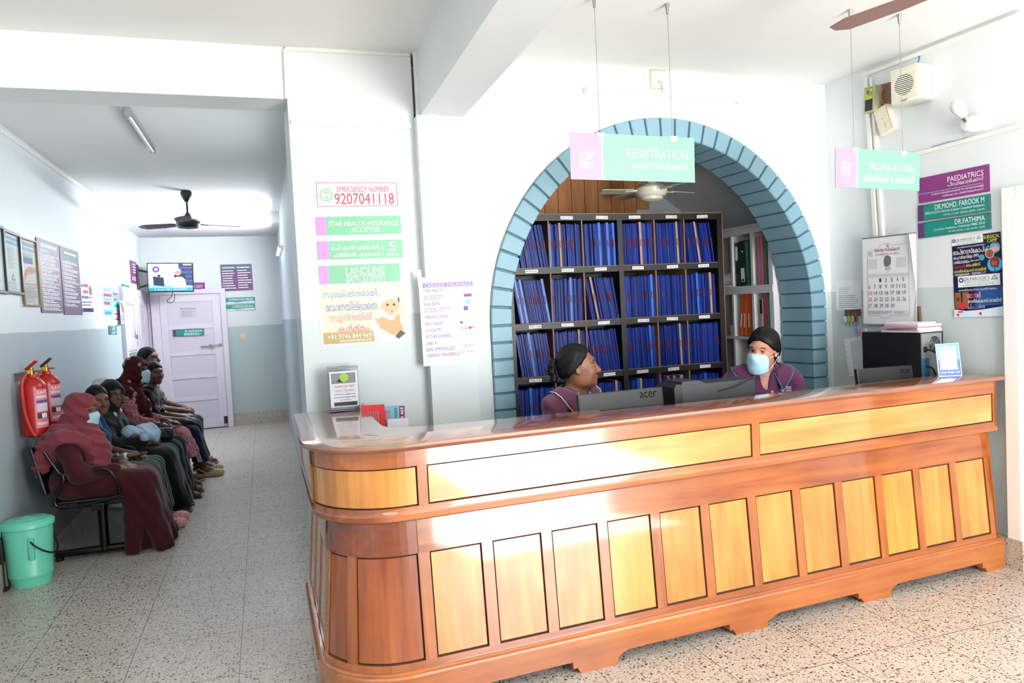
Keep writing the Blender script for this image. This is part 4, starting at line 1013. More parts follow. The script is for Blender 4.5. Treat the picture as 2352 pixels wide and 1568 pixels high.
p.hood('headscarf', ROSE, grow=.022, face=(.060, .078), cape_r=(.185, .250), width=1.10, amp=.007, seed=21, hem=[((-.05, 0, .68), (-.55, 0, -1))], hole=(p.S[-1]+V3(.02, -.10, -.155), (.165, .15, .17)))
_sh = p.S[-1]+V3(.02, -.10, -.155)
S = SDF(); S.chain([p.N+V3(.10, -.04, -.02), p.N+V3(.165, -.09, -.13), p.N+V3(.215, -.12, -.255)], [.10, .085, .05], .06); S.chain([p.N+V3(-.08, -.13, -.05), p.N+V3(.05, -.22, -.13), p.N+V3(.17, -.19, -.22)], [.075, .060, .03], .06)
S.chain([p.N+V3(-.06, -.10, 0), p.N+V3(-.14, -.17, -.14), p.N+V3(-.17, -.18, -.24)], [.08, .06, .035], .06)
S.ell(_sh, (.165, .15, .17), .02, 's'); S.warp(folds(.007, (.4, .5, 1.4), 48, 22)); p.garment('headscarf_end', ROSE, S, .009)
MB().tube(smooth_path([p.hp((.100, -.062, -.018)), p.hp((.05, -.092, -.012)), p.hp((-.04, -.108, -.002)), p.hp((-.10, -.080, .006)), p.hp((-.135, 0, .010))], 5), .0022, 6).build('mask_strap', M('mask_white', (.88, .92, .93), .8), p.root, True)
MB().tube(smooth_path([p.hp((.088, -.052, -.088)), p.hp((.04, -.085, -.082)), p.hp((-.01, -.105, -.07))], 5), .0020, 6).build('mask_strap', M('mask_white', (.88, .92, .93), .8), p.root, True)
# 2 girl with a blue scarf
p = Person('girl in a lavender top with a blue shoulder scarf and green striped trousers', (BX-.03, 6.46, 0), 0, skin(4, (.40, .255, .20)), hip=.50, tors=.385, hz=.155, hx=.085, head=.92, sh=.150, lean=.01, g=.88,
           hyaw=radians(-52), hpitch=radians(4), knee=(.42, .10), elb={-1: (.08, -.20, .62), 1: (.08, .18, .63)}, wri={-1: (.27, -.11, .60), 1: (.30, .05, .585)},
           hands={-1: lap_hand(-1, (.95, .15, .0), up=(0, -.3, -1), curl=.28, s=.9, side=-1), 1: lap_hand(1, (.7, -.5, -.1), curl=.4, s=.9)}, ank={y: (.46, y*.10, .085) for y in (-1, 1)})
p.body(h=.009, hand_h=.0042, head_h=.0038); p.face(gaze=(radians(-6), 0), lips=(.44, .24, .23))
p.hair(bun=[((-.12, 0, -.03), (.03, .035, .035)), ((-.13, 0, -.08), (.022, .026, .05))], tail=1, front=.072, hl=.070, grow=.010)
p.top('shirt', cloth('lavender_cotton', (.66, .60, .76)), sl=.8, neck=.058, seed=31, h=.008)
p.trousers(pattern_mat('green_stripe', (.13, .22, .19), (.42, .52, .46), 13, .72, 'stripes'), grow=.03, flare=.045, seed=32, hem=.13, name='palazzo_trousers')
S = SDF(); N = p.N; S.chain([N+V3(.10, -.05, -.23), N+V3(.105, -.09, -.12), N+V3(.055, -.105, -.01), N+V3(-.065, -.05, .035), N+V3(-.065, .05, .035), N+V3(.055, .105, -.01), N+V3(.10, .09, -.12), N+V3(.10, .05, -.26)], [.040, .050, .048, .040, .040, .046, .046, .03], .03)
S.chain([N+V3(.02, -.165, -.06), N+V3(.06, -.20, -.19), N+V3(.10, -.17, -.30)], [.052, .058, .05], .04); S.chain([N+V3(.105, -.09, -.12), N+V3(.12, -.12, -.24), N+V3(.13, -.13, -.33)], [.05, .05, .04], .04)
S.warp(folds(.006, (.7, .9, .3), 55, 33)); p.garment('shoulder_scarf', cloth('blue_scarf', (.10, .24, .38)), S, .009)
a = p.Wr[-1]; MB().tube([a*.86+p.E[-1]*.14, a, a+V3(.012, .002, 0)], [.033, .031, .029], 12).build('wrist_bandage', M('bandage_white', (.82, .83, .86), .9), p.root, True)
MB().tube([p.Wr[-1]+(p.E[-1]-p.Wr[-1])*.30, p.Wr[-1]+(p.E[-1]-p.Wr[-1])*.36], .034, 10).build('sleeve_edge', cloth('lavender_cotton', (.66, .60, .76)), p.root, True)
PINK = M('pink_rubber', (.86, .60, .60), .6, .03)
for y in (-1, 1): clog(p, y, PINK)
# 3 woman in black with glasses, holding the baby
BLK = cloth('black_abaya', (.045, .045, .05)); BLH = cloth('black_hijab', (.05, .05, .055))
p = Person('woman in a black gown, black headscarf and glasses holding a wrapped baby', (BX-.02, 6.95, 0), 0, skin(5, (.40, .26, .20)), hip=.50, tors=.40, hz=.145, hx=.095, head=.93, sh=.165, lean=.01, g=1.05,
           hyaw=radians(-50), hpitch=radians(6), knee=(.45, .11), elb={-1: (.09, -.22, .64), 1: (.10, .21, .64)}, wri={-1: (.33, -.09, .625), 1: (.33, .14, .63)},
           hands={-1: lap_hand(-1, (.6, .75, -.1), up=(.5, 0, .85), curl=.5), 1: lap_hand(1, (.5, -.8, 0), curl=.5)}, ank={y: (.47, y*.11, .085) for y in (-1, 1)})
p.body(h=.009, hand_h=.0042, head_h=.0038); p.face(gaze=(radians(-4), 0), lips=(.42, .24, .22))
S = SDF(); p.torso(S, .022, .05)
for y in (-1, 1): p.arm(S, y, .022, 0, 1.88, .05)
S.warp(folds(.005, (.5, .6, .9), 30, 41)); p.garment('gown_top', BLK, S, .010)
p.skirt('gown_skirt', BLK, hemz=.05, w1=.16, hem_x=(.33, .575), seed=42)
p.hood('headscarf', BLH, grow=.016, face=(.056, .080), cape_r=(.150, .20), amp=.004, seed=43)
GL = M('glasses_frame', (.08, .07, .07), .3, 0)
b = MB()
for y in (-1, 1):
    b.tube([p.hp((.104-.10*max(0, abs(.033*y+.021*cos(t)*y*1)-.02), .033*y+.024*cos(t), .006+.019*sin(t))) for t in np.linspace(0, 2*pi, 16)[:-1]], .0018, 5, closed=True)
    b.tube([p.hp((.096, .057*y, .012)), p.hp((.03, .080*y, .012))], .0016, 5)
b.tube([p.hp((.106, -.010, .012)), p.hp((.108, 0, .015)), p.hp((.106, .010, .012))], .0018, 5); b.build('glasses', GL, p.root, True)
S = SDF(); S.chain([p.N+V3(.085, -.075, .02), p.N+V3(.115, -.075, -.02), p.N+V3(.12, -.07, -.06)], [.010, .016, .013], .01); p.garment('pale_pin_cloth', M('cream_cloth', (.72, .70, .58), .9), S, .005)
sd = M('sandal_tan', (.45, .36, .30), .7)
def sandal(p, y, mat):
    A, T = p.A[y], p.T[y]; b = MB(); c = (A+T)/2
    b.bbox((c[0]-.14, c[1]-.045, .002), (c[0]+.11, c[1]+.045, .020), .008); o = b.build('sandal', mat, p.root, True)
    MB().tube(smooth_path([(c[0]+.03, c[1]-.048, .015), (c[0]+.035, c[1]-.02, .072), (c[0]+.04, c[1]+.02, .072), (c[0]+.03, c[1]+.048, .015)], 4), .008, 6).build('sandal_strap', mat, o, True)
for y in (-1, 1): sandal(p, y, sd)
# the baby
SW = cloth('pale_blue_swaddle', (.62, .72, .80)); wp = V3(BX+.20, 6.84, .70)
bb = thing('person', 'baby in pale blue cap and cloth, lying in the arms of the woman in black', 'person', None, tuple(wp))
S = SDF(); Rb = rotm(radians(75), 0, 0)
S.ell((0, 0, .015), (.058, .054, .060), .02); S.ell((.02, -.01, .005), (.04, .045, .04), .02); S.cap((0, .04, -.01), (.10, .24, -.035), .05, .045, .04)
link('body', sdf_mesh('body', S, .006, skin(6, (.48, .34, .28))), bb)
S = SDF(); S.ell((-.006, -.002, .028), (.066, .064, .056), .02); S.chain([(.06, -.035, .018), (.075, .0, .016), (.06, .04, .014)], [.020, .022, .020], .02); S.warp(folds(.002, (1, .6, 1), 60, 50)); link('cap', sdf_mesh('cap', S, .006, SW), bb)
S = SDF(); S.chain([(.05, .07, -.005), (.09, .19, -.02), (.13, .30, -.03)], [.070, .080, .060], .05); S.chain([(.10, -.02, -.03), (.16, .06, -.035), (.16, .16, -.04)], [.035, .045, .04], .05); S.warp(folds(.006, (1, .5, .7), 45, 51)); link('swaddle', sdf_mesh('swaddle', S, .008, SW), bb)
# 4 woman in teal, mostly hidden
TEAL = cloth('dark_teal_kurta', (.065, .15, .16))
p = Person('woman in dark teal with white head covering, behind the woman in glasses', (BX-.03, 7.46, 0), 0, skin(5, (.40, .26, .20)), hip=.50, tors=.38, hz=.145, hx=.01, head=.93, sh=.165, lean=.06, g=1.05,
           hyaw=radians(-10), hpitch=radians(2), knee=(.47, .12), elb={-1: (.10, -.21, .64), 1: (.10, .20, .64)}, wri={-1: (.36, -.08, .62), 1: (.36, .10, .62)},
           hands={-1: lap_hand(-1, (.8, .3, -.1), curl=.5), 1: lap_hand(1, (.75, -.4, -.1), curl=.5)}, ank={y: (.52, y*.12, .085) for y in (-1, 1)})
p.body(h=.010, hand_h=.005, head_h=.0045); p.face()
p.top('kurta', TEAL, sl=1.88, grow=.018, neck=.05, seed=61, slg=.016, h=.009)
p.trousers(TEAL, grow=.035, flare=.03, seed=62, hem=.08, name='loose_trousers')
p.hood('head_covering', cloth('white_cotton', (.80, .80, .78)), grow=.020, face=(.058, .080), cape_r=(.13, .17), amp=.003, seed=63)
for y in (-1, 1): sandal(p, y, M('sandal_black', (.07, .06, .06), .6))
# 5 woman with a patterned scarf
WINE = pattern_mat('wine_print', (.25, .055, .075), (.62, .52, .48), 11, .30, 'dots'); PINKF = pattern_mat('pink_floral', (.50, .24, .27), (.68, .48, .50), 26, .52, 'noise')
p = Person('woman in a wine-red spotted scarf, blue face mask and pink floral tunic', (BX-.02, 7.98, 0), 0, skin(7, (.30, .20, .16)), hip=.51, tors=.50, hz=.160, hx=.12, head=.98, sh=.170, lean=-.01, g=1.05,
           hyaw=radians(-22), hpitch=radians(2), knee=(.46, .12), elb={-1: (.12, -.22, .70), 1: (.12, .20, .70)}, wri={-1: (.33, -.12, .635), 1: (.36, .10, .64)},
           hands={-1: lap_hand(-1, (.9, .2, -.2), curl=.4), 1: lap_hand(1, (.8, -.4, -.1), curl=.4)}, ank={y: (.48, y*.12, .085) for y in (-1, 1)})
p.body(h=.010, hand_h=.005, head_h=.0042); p.face(mask=True)
p.hair(front=.075, hl=.06, grow=.008, h=.008)
p.top('tunic_top', PINKF, sl=1.6, grow=.018, neck=.05, seed=71, slg=.018, h=.009)
p.skirt('tunic_skirt', PINKF, hemz=.30, w1=.19, hem_x=(.36, .56), seed=72, amp=.008)
p.trousers(cloth('white_leggings', (.55, .50, .50)), seed=73)
p.hood('spotted_scarf', WINE, grow=.020, face=(.062, .084), cape_r=(.165, .205), width=1.02, amp=.006, seed=74)
S = SDF(); S.chain([p.N+V3(.12, -.08, -.05), p.N+V3(.17, -.06, -.20), p.N+V3(.21, -.02, -.36)], [.06, .06, .04], .05); S.warp(folds(.006, (1, .6, 0), 50, 75)); p.garment('scarf_end', WINE, S, .009)
for y in (-1, 1): sandal(p, y, sd)
# 6 boy
p = Person('boy in a black T-shirt with white lettering and navy track trousers with white side stripes', (BX+.10, 8.42, 0), 0, skin(8, (.34, .225, .175)), hip=.50, tors=.445, hz=.165, hx=.075, head=.93, sh=.155, lean=-.03, g=.90, fem=0,
           hyaw=radians(-45), hpitch=radians(2), knee=(.43, .12), elb={-1: (.13, -.19, .66), 1: (.13, .18, .66)}, wri={-1: (.36, -.10, .61), 1: (.36, .10, .61)},
           hands={-1: lap_hand(-1, (.9, .2, -.2), curl=.4, s=.92), 1: lap_hand(1, (.9, -.2, -.2), curl=.4, s=.92)}, ank={-1: (.52, -.12, .10), 1: (.5, .12, .10)}, toe={-1: (.68, -.13, .03), 1: (.66, .13, .03)})
p.body(h=.009, hand_h=.005, head_h=.004); p.face(gaze=(radians(-6), 0), lips=(.36, .2, .19))
p.hair(front=.082, hl=.078, grow=.014, short=True, low=-.05)
t = p.top('t_shirt', cloth('black_tee', (.055, .055, .06)), sl=.85, neck=.056, seed=81, h=.008)
V, F = text_tris('MAN', .03); s_ = .062; b = MB(); m0 = V.mean(0)
yb = radians(-38); cN = p.H*.40+p.N*.60+V3(.125*cos(yb)+.03, .135*sin(yb), 0)
for k in range(9):
    pass
b.raw([tuple(cN+V3(-sin(yb)*(q[0]-m0[0])*s_*1.0, cos(yb)*(q[0]-m0[0])*s_, (q[1]-m0[1])*s_*1.15)+V3(cos(yb), sin(yb), 0)*(.022-2.6*((q[0]-m0[0])*s_)**2)) for q in V], F); b.build('shirt_lettering', M('print_white', (.85, .85, .85), .7), t, fix=False)
tr = p.trousers(cloth('navy_track', (.06, .10, .20)), grow=.026, flare=.03, seed=82, hem=.17, name='track_trousers')
b = MB()
for k in (-1, 0, 1):
    a0, a1 = p.K[-1], p.A[-1]; pts = []
    for t_ in np.linspace(-.9, .80, 9):
        q = (p.K[-1]+(p.H+V3(.02, -.085, 0)-p.K[-1])*(-t_)) if t_ < 0 else a0+(a1-a0)*t_
        r = .085 if t_ < 0 else .079; pts.append(q+V3(.016*k if t_ >= 0 else 0, -r-.006, .016*k if t_ < 0 else 0))
    b.tube(pts, .0055, 5)
b.build('side_stripe', M('print_white', (.85, .85, .85), .7), tr, True)
CRM = M('cream_rubber', (.66, .60, .44), .6, .05)
for y in (-1, 1): clog(p, y, CRM, hole=M('clog_hole_dark', (.15, .12, .09), .8, 0))
# 7 man
SHP = pattern_mat('grey_leaf_print', (.33, .34, .33), (.66, .67, .65), 16, .50, 'noise')
p = Person('man with short black hair, grey printed shirt and blue jeans, farthest on the bench', (BX+.04, 8.92, 0), 0, skin(9, (.42, .28, .215)), hip=.52, tors=.55, hz=.170, hx=.06, head=1.0, sh=.195, lean=-.0, g=1.1, fem=0,
           hyaw=radians(-24), hpitch=radians(-4), knee=(.47, .13), elb={-1: (.13, -.27, .73), 1: (.13, .27, .73)}, wri={-1: (.36, -.07, .655), 1: (.36, .09, .67)},
           hands={-1: lap_hand(-1, (.75, .55, -.2), curl=.5, s=1.05), 1: lap_hand(1, (.7, -.6, -.1), curl=.55, s=1.05)}, ank={y: (.50, y*.13, .09) for y in (-1, 1)})
p.body(h=.010, hand_h=.005, head_h=.004, beard=M('stubble', (.17, .115, .09), .7, .2, 60)); p.face(lips=(.40, .24, .21))
p.hair(front=.072, hl=.076, grow=.014, short=True, low=-.05)
p.top('shirt', SHP, sl=.9, grow=.02, neck=.06, seed=91, slg=.022, h=.009, vneck=.06)
p.trousers(cloth('blue_jeans', (.15, .20, .27)), grow=.016, flare=.012, seed=92, hem=.09, name='jeans')
for y in (-1, 1): sandal(p, y, sd)
# handbag on the teal woman's lap
hb = thing('handbag', 'small dark handbag with carry loop on the lap of the woman in dark teal', 'bag', None, (BX+.40, 7.30, .625))
S = SDF(); S.box((0, 0, .0), (.075, .04, .055), .03, .02); S.warp(folds(.002, (1, .5, .8), 60, 95)); link('bag_body', sdf_mesh('bag', S, .006, M('bag_dark', (.13, .11, .12), .35, .15, 30)), hb)
MB().tube(smooth_path([(-.05, 0, .045), (-.03, 0, .10), (.03, 0, .10), (.05, 0, .045)], 5), .006, 6).build('bag_handle', M('bag_strap', (.08, .07, .08), .5), hb, True)
# ============================================================ signs, posters, papers
TEALS = M('sign_teal', (.42, .67, .53), .4, .02); TEALD = M('sign_teal_dark', (.10, .50, .47), .35, .02); MAG = M('sign_mauve', (.74, .50, .80), .4, .02); PURP = M('sign_purple', (.50, .20, .46), .35, .03)
PURD = M('board_purple', (.36, .20, .40), .45, .03); INKW = M('ink_white', (.97, .97, .97), .5, 0); PAPER = M('paper_white', (.93, .93, .94), .7, .02); INKB = M('ink_black', (.08, .08, .09), .6, 0); INKR = M('ink_red', (.80, .13, .20), .6, 0)
INKP = M('ink_plum', (.42, .26, .52), .6, 0); INKG = M('ink_grey', (.50, .52, .56), .7, 0); NAVY = M('poster_navy', (.07, .10, .24), .4, .05); INKY = M('ink_yellow', (.93, .88, .15), .5, 0); INKC = M('ink_cyan', (.20, .64, .82), .5, 0); INKBL = M('ink_blue', (.16, .30, .62), .5, 0)
STEEL = M('sign_steel', (.55, .55, .55), .35, 0, metal=.7); SKN = M('print_skin', (.83, .66, .55), .6, .04); SKD = M('print_skin_brown', (.55, .33, .22), .6, .06); INKS = M('ink_sky', (.50, .72, .88), .6, 0)
def screws(s, pts, r=.022):
    for x, y in pts: s.disc('screws', STEEL, x, y, r, n=8)
s = Sign('emergency_number_sign', 'white emergency number sign with red digits, topmost on the pillar', 'sign', PILW, [(718.7, 414.7), (914.2, 414.2), (917.7, 478.2), (722.2, 479.8)], PAPER, .005)
RED2 = M('faded_red', (.72, .20, .28), .6, 0); RED3 = M('faded_plum', (.62, .24, .40), .6, 0); GRN = M('logo_green', (.50, .78, .53), .5, 0)
for a in ((.035, .09, .975, .09), (.035, .91, .975, .91), (.035, .09, .035, .91), (.975, .09, .975, .91)): s.line('border', RED3, *a, .0035)
s.disc('logo', GRN, .14, .52, .235, .165); s.disc('logo', M('logo_grey', (.75, .78, .78), .6, 0), .14, .52, .12, .10, n=14); s.text('S', GRN, .12, .40, .16, .64, part='logo', bold=.03)
s.text('EMERGENCY NUMBER', RED3, .27, .22, .885, .42, .018, 'heading'); s.text('9207041118', RED2, .235, .46, .935, .85, .028, 'number'); screws(s, [(.025, .55), (.985, .45)]); s.done()
def teal_sign(name, label, q, split, pl=PILW, mat=TEALS, m2=MAG):
    s = Sign(name, label, 'sign', pl, q, mat, .004); s.rect('end_band', m2, 0, 0, split, 1); s.line('divider', INKS, split, 0, split, 1, .002); return s
s = teal_sign('insurance_sign', 'teal sign reading STAR HEALTH INSURANCE ACCEPTED on the pillar', [(724.1, 498.3), (919.6, 495), (922, 536.6), (727, 541)], .115)
s.text('STAR HEALTH INSURANCE', INKW, .145, .27, .965, .52, .038); s.text('ACCEPTED', INKW, .41, .60, .745, .86, .038); s.done()
s = teal_sign('consultation_sign', 'teal sign with a big 5 and Malayalam words on the pillar', [(728, 554.3), (923.4, 549.7), (925.5, 591.2), (730.5, 596.8)], .13)
s.text('ഒ.പി. കൺസൾേട്ടഷൻ', INKW, .16, .24, .72, .50, .02); s.text('ചാർജിെൻ്റ കാലാവധി', INKW, .17, .62, .72, .88, .02); s.line('rule', INKW, .755, .14, .755, .88, .004)
s.text('5', INKW, .83, .14, .92, .60, .035); s.text('ദിവസം', INKW, .79, .68, .945, .88, .02); s.done()
s = teal_sign('landline_sign', 'teal sign reading LANDLINE with a phone number on the pillar', [(731.3, 610.8), (917.5, 604.3), (919.9, 644.8), (734.8, 653.3)], .11)
s.text('LANDLINE', INKW, .325, .14, .80, .56, .05); s.line('rule', INKW, .33, .61, .80, .61, .0025); s.text('0471-3137291', INKW, .325, .66, .80, .98, .035); s.done()
# poster with the baby
s = Sign('clinic_poster', 'cream poster with a white-capped infant and blue and red Malayalam words on the pillar', 'poster', PILW, [(728.7, 656.6), (933, 648), (941.6, 783), (738.8, 796.3)], PAPER, .003)
CRE = M('poster_cream', (.90, .86, .72), .5, .06, 9); OLV = M('poster_olive', (.66, .58, .36), .5, .05); s.rect('picture', CRE, .025, .035, .975, .965)
B1, B2, R1, R2 = M('ink_azure', (.33, .55, .78), .5, 0), M('ink_slate_blue', (.30, .42, .66), .5, 0), M('ink_rose', (.86, .42, .55), .5, 0), M('ink_crimson', (.72, .28, .38), .5, 0)
s.rect('band', OLV, .025, .775, .64, .965); cx = .80
s.poly('infant', M('print_white', (.90, .88, .85), .6, 0), [(.60, .965), (.58, .80), (.60, .62), (.68, .50), (.77, .48), (.90, .54), (.955, .66), (.955, .965)])
s.disc('infant', SKN, cx, .36, .155, lift=.0001); s.poly('infant', SKN, [(.735, .40), (.865, .40), (.84, .53), (.80, .555), (.76, .53)], .00015)
s.poly('infant', M('print_cap', (.95, .94, .92), .6, 0), [(.695, .33), (.685, .22), (.73, .12), (.80, .09), (.86, .12), (.89, .20), (.895, .29), (.80, .26)], .0002)
s.poly('infant', M('print_hair', (.2, .15, .12), .6, 0), [(.885, .24), (.905, .26), (.905, .34), (.893, .32)], .0002)
for x in (.765, .84): s.disc('infant', INKB, x, .365, .020, lift=.00025, n=10)
s.rect('infant', SKD, .795, .475, .83, .485, .00025)
s.poly('hand', M('print_hand', (.80, .60, .45), .6, 0), [(.66, .56), (.71, .57), (.82, .64), (.87, .52), (.90, .55), (.905, .68), (.93, .80), (.90, .86), (.80, .88), (.72, .80), (.66, .74), (.665, .70), (.63, .68), (.64, .64), (.61, .61), (.62, .58), (.66, .60)], .0003)
s.poly('hand', M('print_watch', (.22, .22, .24), .5, 0), [(.83, .90), (.90, .80), (.955, .86), (.87, .95)], .00035)
def outlined(s, t, m, x0, y0, x1, y1, b=.02, part='lettering'):
    s.text(t, INKW, x0-.004, y0-.004, x1+.004, y1+.004, b+.05, part+'_outline'); s.text(t, m, x0, y0, x1, y1, b, part)
for t, m, a in (('സുരക്ഷിതമായി...', B1, (.05, .08, .70, .235)), ('േവദനയില്ലാെത...', B2, (.075, .275, .69, .43)), ('സുന്നത്ത്', R1, (.11, .465, .585, .64)), ('കർമ്മം', R2, (.185, .66, .54, .785))): outlined(s, t, m, *a)
s.text('+91 9746 844 469', INKW, .075, .815, .56, .885, .012, 'phone_number'); s.text('drfarookhospital.com', INKW, .20, .90, .56, .955, .004, 'phone_number'); s.done()
# cashless insurance list
s = Sign('insurance_list_poster', 'white paper list headed CASHLESS INSURANCE on the column beside the arch', 'poster', COLW, [(961.4, 637.5), (1093.5, 632.1), (1102, 831), (972, 841.6)], PAPER, .002)
LAV = M('ink_lavender', (.52, .38, .68), .6, 0); LV2 = M('ink_violet', (.42, .28, .56), .6, 0)
s.rect('heading_band', LAV, .07, .068, .94, .115); s.text('CASHLESS INSURANCE', INKW, .095, .075, .915, .108, .03)
rows = [('STAR HEALTH', .40, .15), ('SBI GENERAL', .40, .213), ('INSURANCE', .36, .243), ('NIVA BUPA', .345, .302), ('TATA AIG GENERAL', .54, .358), ('INSURANCE', .36, .388), ('MANIPAL CIGNA', .47, .450), ('MEDI ASSIST', .385, .527), ('CHOLA MS', .34, .598), ('FUTURE GENERAL', .515, .670), ('LINK. K', .25, .745), ('BSNL EMPANELLED', .555, .815), ('SAFEWAY INSURANCE', .64, .883)]
for t, x1, y in rows:
    h = .012 if 'GENERAL' in t and 'FUT' not in t or t == 'INSURANCE' else .020; s.text(t, LV2, .07, y-h, x1, y+h, .03)
for i, (t, m, x0, x1, y) in enumerate([('STAR', INKS, .69, .84, .148), ('SBI', INKS, .69, .76, .222), ('niva', INKS, .70, .80, .318), ('Manipal', M('ink_peach', (.86, .66, .62), .6, 0), .67, .80, .452), ('Cigna', INKS, .83, .95, .452), ('Medi Assist', INKS, .73, .945, .528), ('Chola', M('ink_wine', (.5, .2, .32), .6, 0), .68, .80, .596), ('MS', M('ink_wine', (.5, .2, .32), .6, 0), .87, .94, .596), ('FUTURE', M('ink_peach', (.86, .66, .62), .6, 0), .70, .92, .665), ('Link K', INKS, .73, .88, .725), ('BSNL', INKG, .80, .90, .798), ('Safeway', M('ink_pink', (.85, .45, .52), .6, 0), .72, .92, .868)]): s.text(t, m, x0, y-.013, x1, y+.013, .006, 'company_logos')
s.rect('company_logos', LAV, .77, .203, .91, .240); s.text('general', INKW, .785, .210, .895, .236, .01, 'company_logos'); s.rect('company_logos', INKS, .81, .275, .885, .320); s.rect('company_logos', INKBL, .755, .345, .83, .393)
for x, y, m in ((.70, .528, INKR), (.845, .596, INKR), (.755, .80, M('ink_orange', (.93, .62, .38), .6, 0)), (.69, .87, GRN)): s.disc('company_logos', m, x, y, .016, n=12)
s.done()
b = MB().bbox((-.012, -.05, 0), (.012, .05, .001), .0004); u, z = COLW.at(964, 640); o = b.build('tape_strip', M('tape_white', (.92, .92, .9), .5)); o.matrix_world = COLW.mat(u, z, .0005, radians(2)); tag(o, 'strip of white tape at the top left corner of the insurance list', 'tape')
# hanging signs
def hanging(name, label, q, plane, icon, t1, b1, t2, b2, cables, split):
    s = Sign(name, label, 'sign', plane, q, TEALS, .004, part='panel'); s.rect('icon_panel', MAG, 0, 0, split, 1, .0); s.line('divider', INKW, split, 0, split, 1, .004)
    for p, lt in icon: (s.poly('icon', INKW, p, .0002) if len(p) > 2 else s.line('icon', INKW, *p[0], *p[1], lt, .0002))
    s.text(t1, INKW, *b1, .042, 'lettering'); s.text(t2, INKW, *b2, .036, 'lettering'); s.done()
    b = MB(); b.bbox((-s.w/2, -s.h/2, -.004), (s.w/2, s.h/2, -.0006), .0008); b.build('acrylic_backing', MATS.get('acrylic_clear') or pane_mat('acrylic_clear', (.95, .97, .97)), s.root)
    Mi = s.root.matrix_world.inverted(); cl = M('clip_silver', (.80, .80, .80), .3, 0, metal=.3)
    for cp in cables:
        x = (cp-.5)*s.w; b = MB(); b.lathe([(.022, -.006), (.022, .010)], 16, 0, Matrix.Translation((x, s.h/2-.003, .0))); b.v = [(vx, min(vy, s.h/2+.003), vz) for vx, vy, vz in b.v]
        c = b.build('clip', cl, s.root)
        p = s.root.matrix_world @ Vector((x, s.h/2, 0)); e = Mi @ Vector((p.x, p.y, CEIL-.05)); MB().tube([(x, s.h/2-.004, 0), e], .0016, 6).build('cable', STEEL, s.root)
        k = Mi.to_3x3() @ Vector((0, 0, 1)); MB().tube([e, e+k*.05], [.006, .012], 8).build('ceiling_hook', STEEL, s.root)
    return s
pad = [([(.30, .44), (.30, .74)], .006), ([(.30, .44), (.62, .44)], .006), ([(.30, .74), (.655, .74)], .006), ([(.655, .62), (.655, .74)], .006)]
sx = lambda x: x*.245
ic = [([(sx(a[0][0]), a[0][1]), (sx(a[1][0]), a[1][1])], t) for a, t in pad]+[([(sx(.36), y), (sx(x1), y)], .004) for y, x1 in ((.52, .48), (.56, .46), (.60, .46), (.64, .60), (.675, .60), (.71, .52))]
ic += [([(sx(.47), .60), (sx(.50), .52), (sx(.66), .40), (sx(.74), .47), (sx(.58), .58)], 0), ([(sx(.68), .38), (sx(.73), .36), (sx(.79), .42), (sx(.76), .455)], 0)]
RP = Plane((1.46, 3.25), radians(-.5))
hanging('registration_sign', 'hanging teal and mauve REGISTRATION sign in front of the arch', [(1307.5, 302.4), (1592, 317.9), (1596.9, 419), (1311, 412.3)], RP, ic, 'REGISTRATION', (.435, .30, .94, .50), 'രജിസ്\u0d47(ടഷൻ', (.475, .57, .94, .775), (.235, .82), .245)
dc = [([(.30, .36), (.30, .60)], .005), ([(.30, .36), (.55, .36)], .005), ([(.55, .36), (.66, .43)], .005), ([(.66, .43), (.66, .68)], .005), ([(.48, .68), (.66, .68)], .005), ([(.28, .61), (.36, .67)], .006), ([(.36, .67), (.47, .56)], .006)]
ic = [([(sx(a[0][0]), a[0][1]), (sx(a[1][0]), a[1][1])], t) for a, t in dc]+[([(sx(.38), y), (sx(.60), y)], .004) for y in (.46, .51, .56, .61)]
BP = Plane((3.2, 3.11), radians(-.5))
hanging('billing_sign', 'hanging teal and mauve BILLING & CASH sign near the right wall', [(1918, 338), (2110, 352), (2111, 438), (1918, 430)], BP, ic, 'BILLING & CASH', (.39, .34, .935, .51), 'ബില്ലിംഗ് & ക്യാഷ്', (.315, .60, .935, .82), (.22, .80), .25)
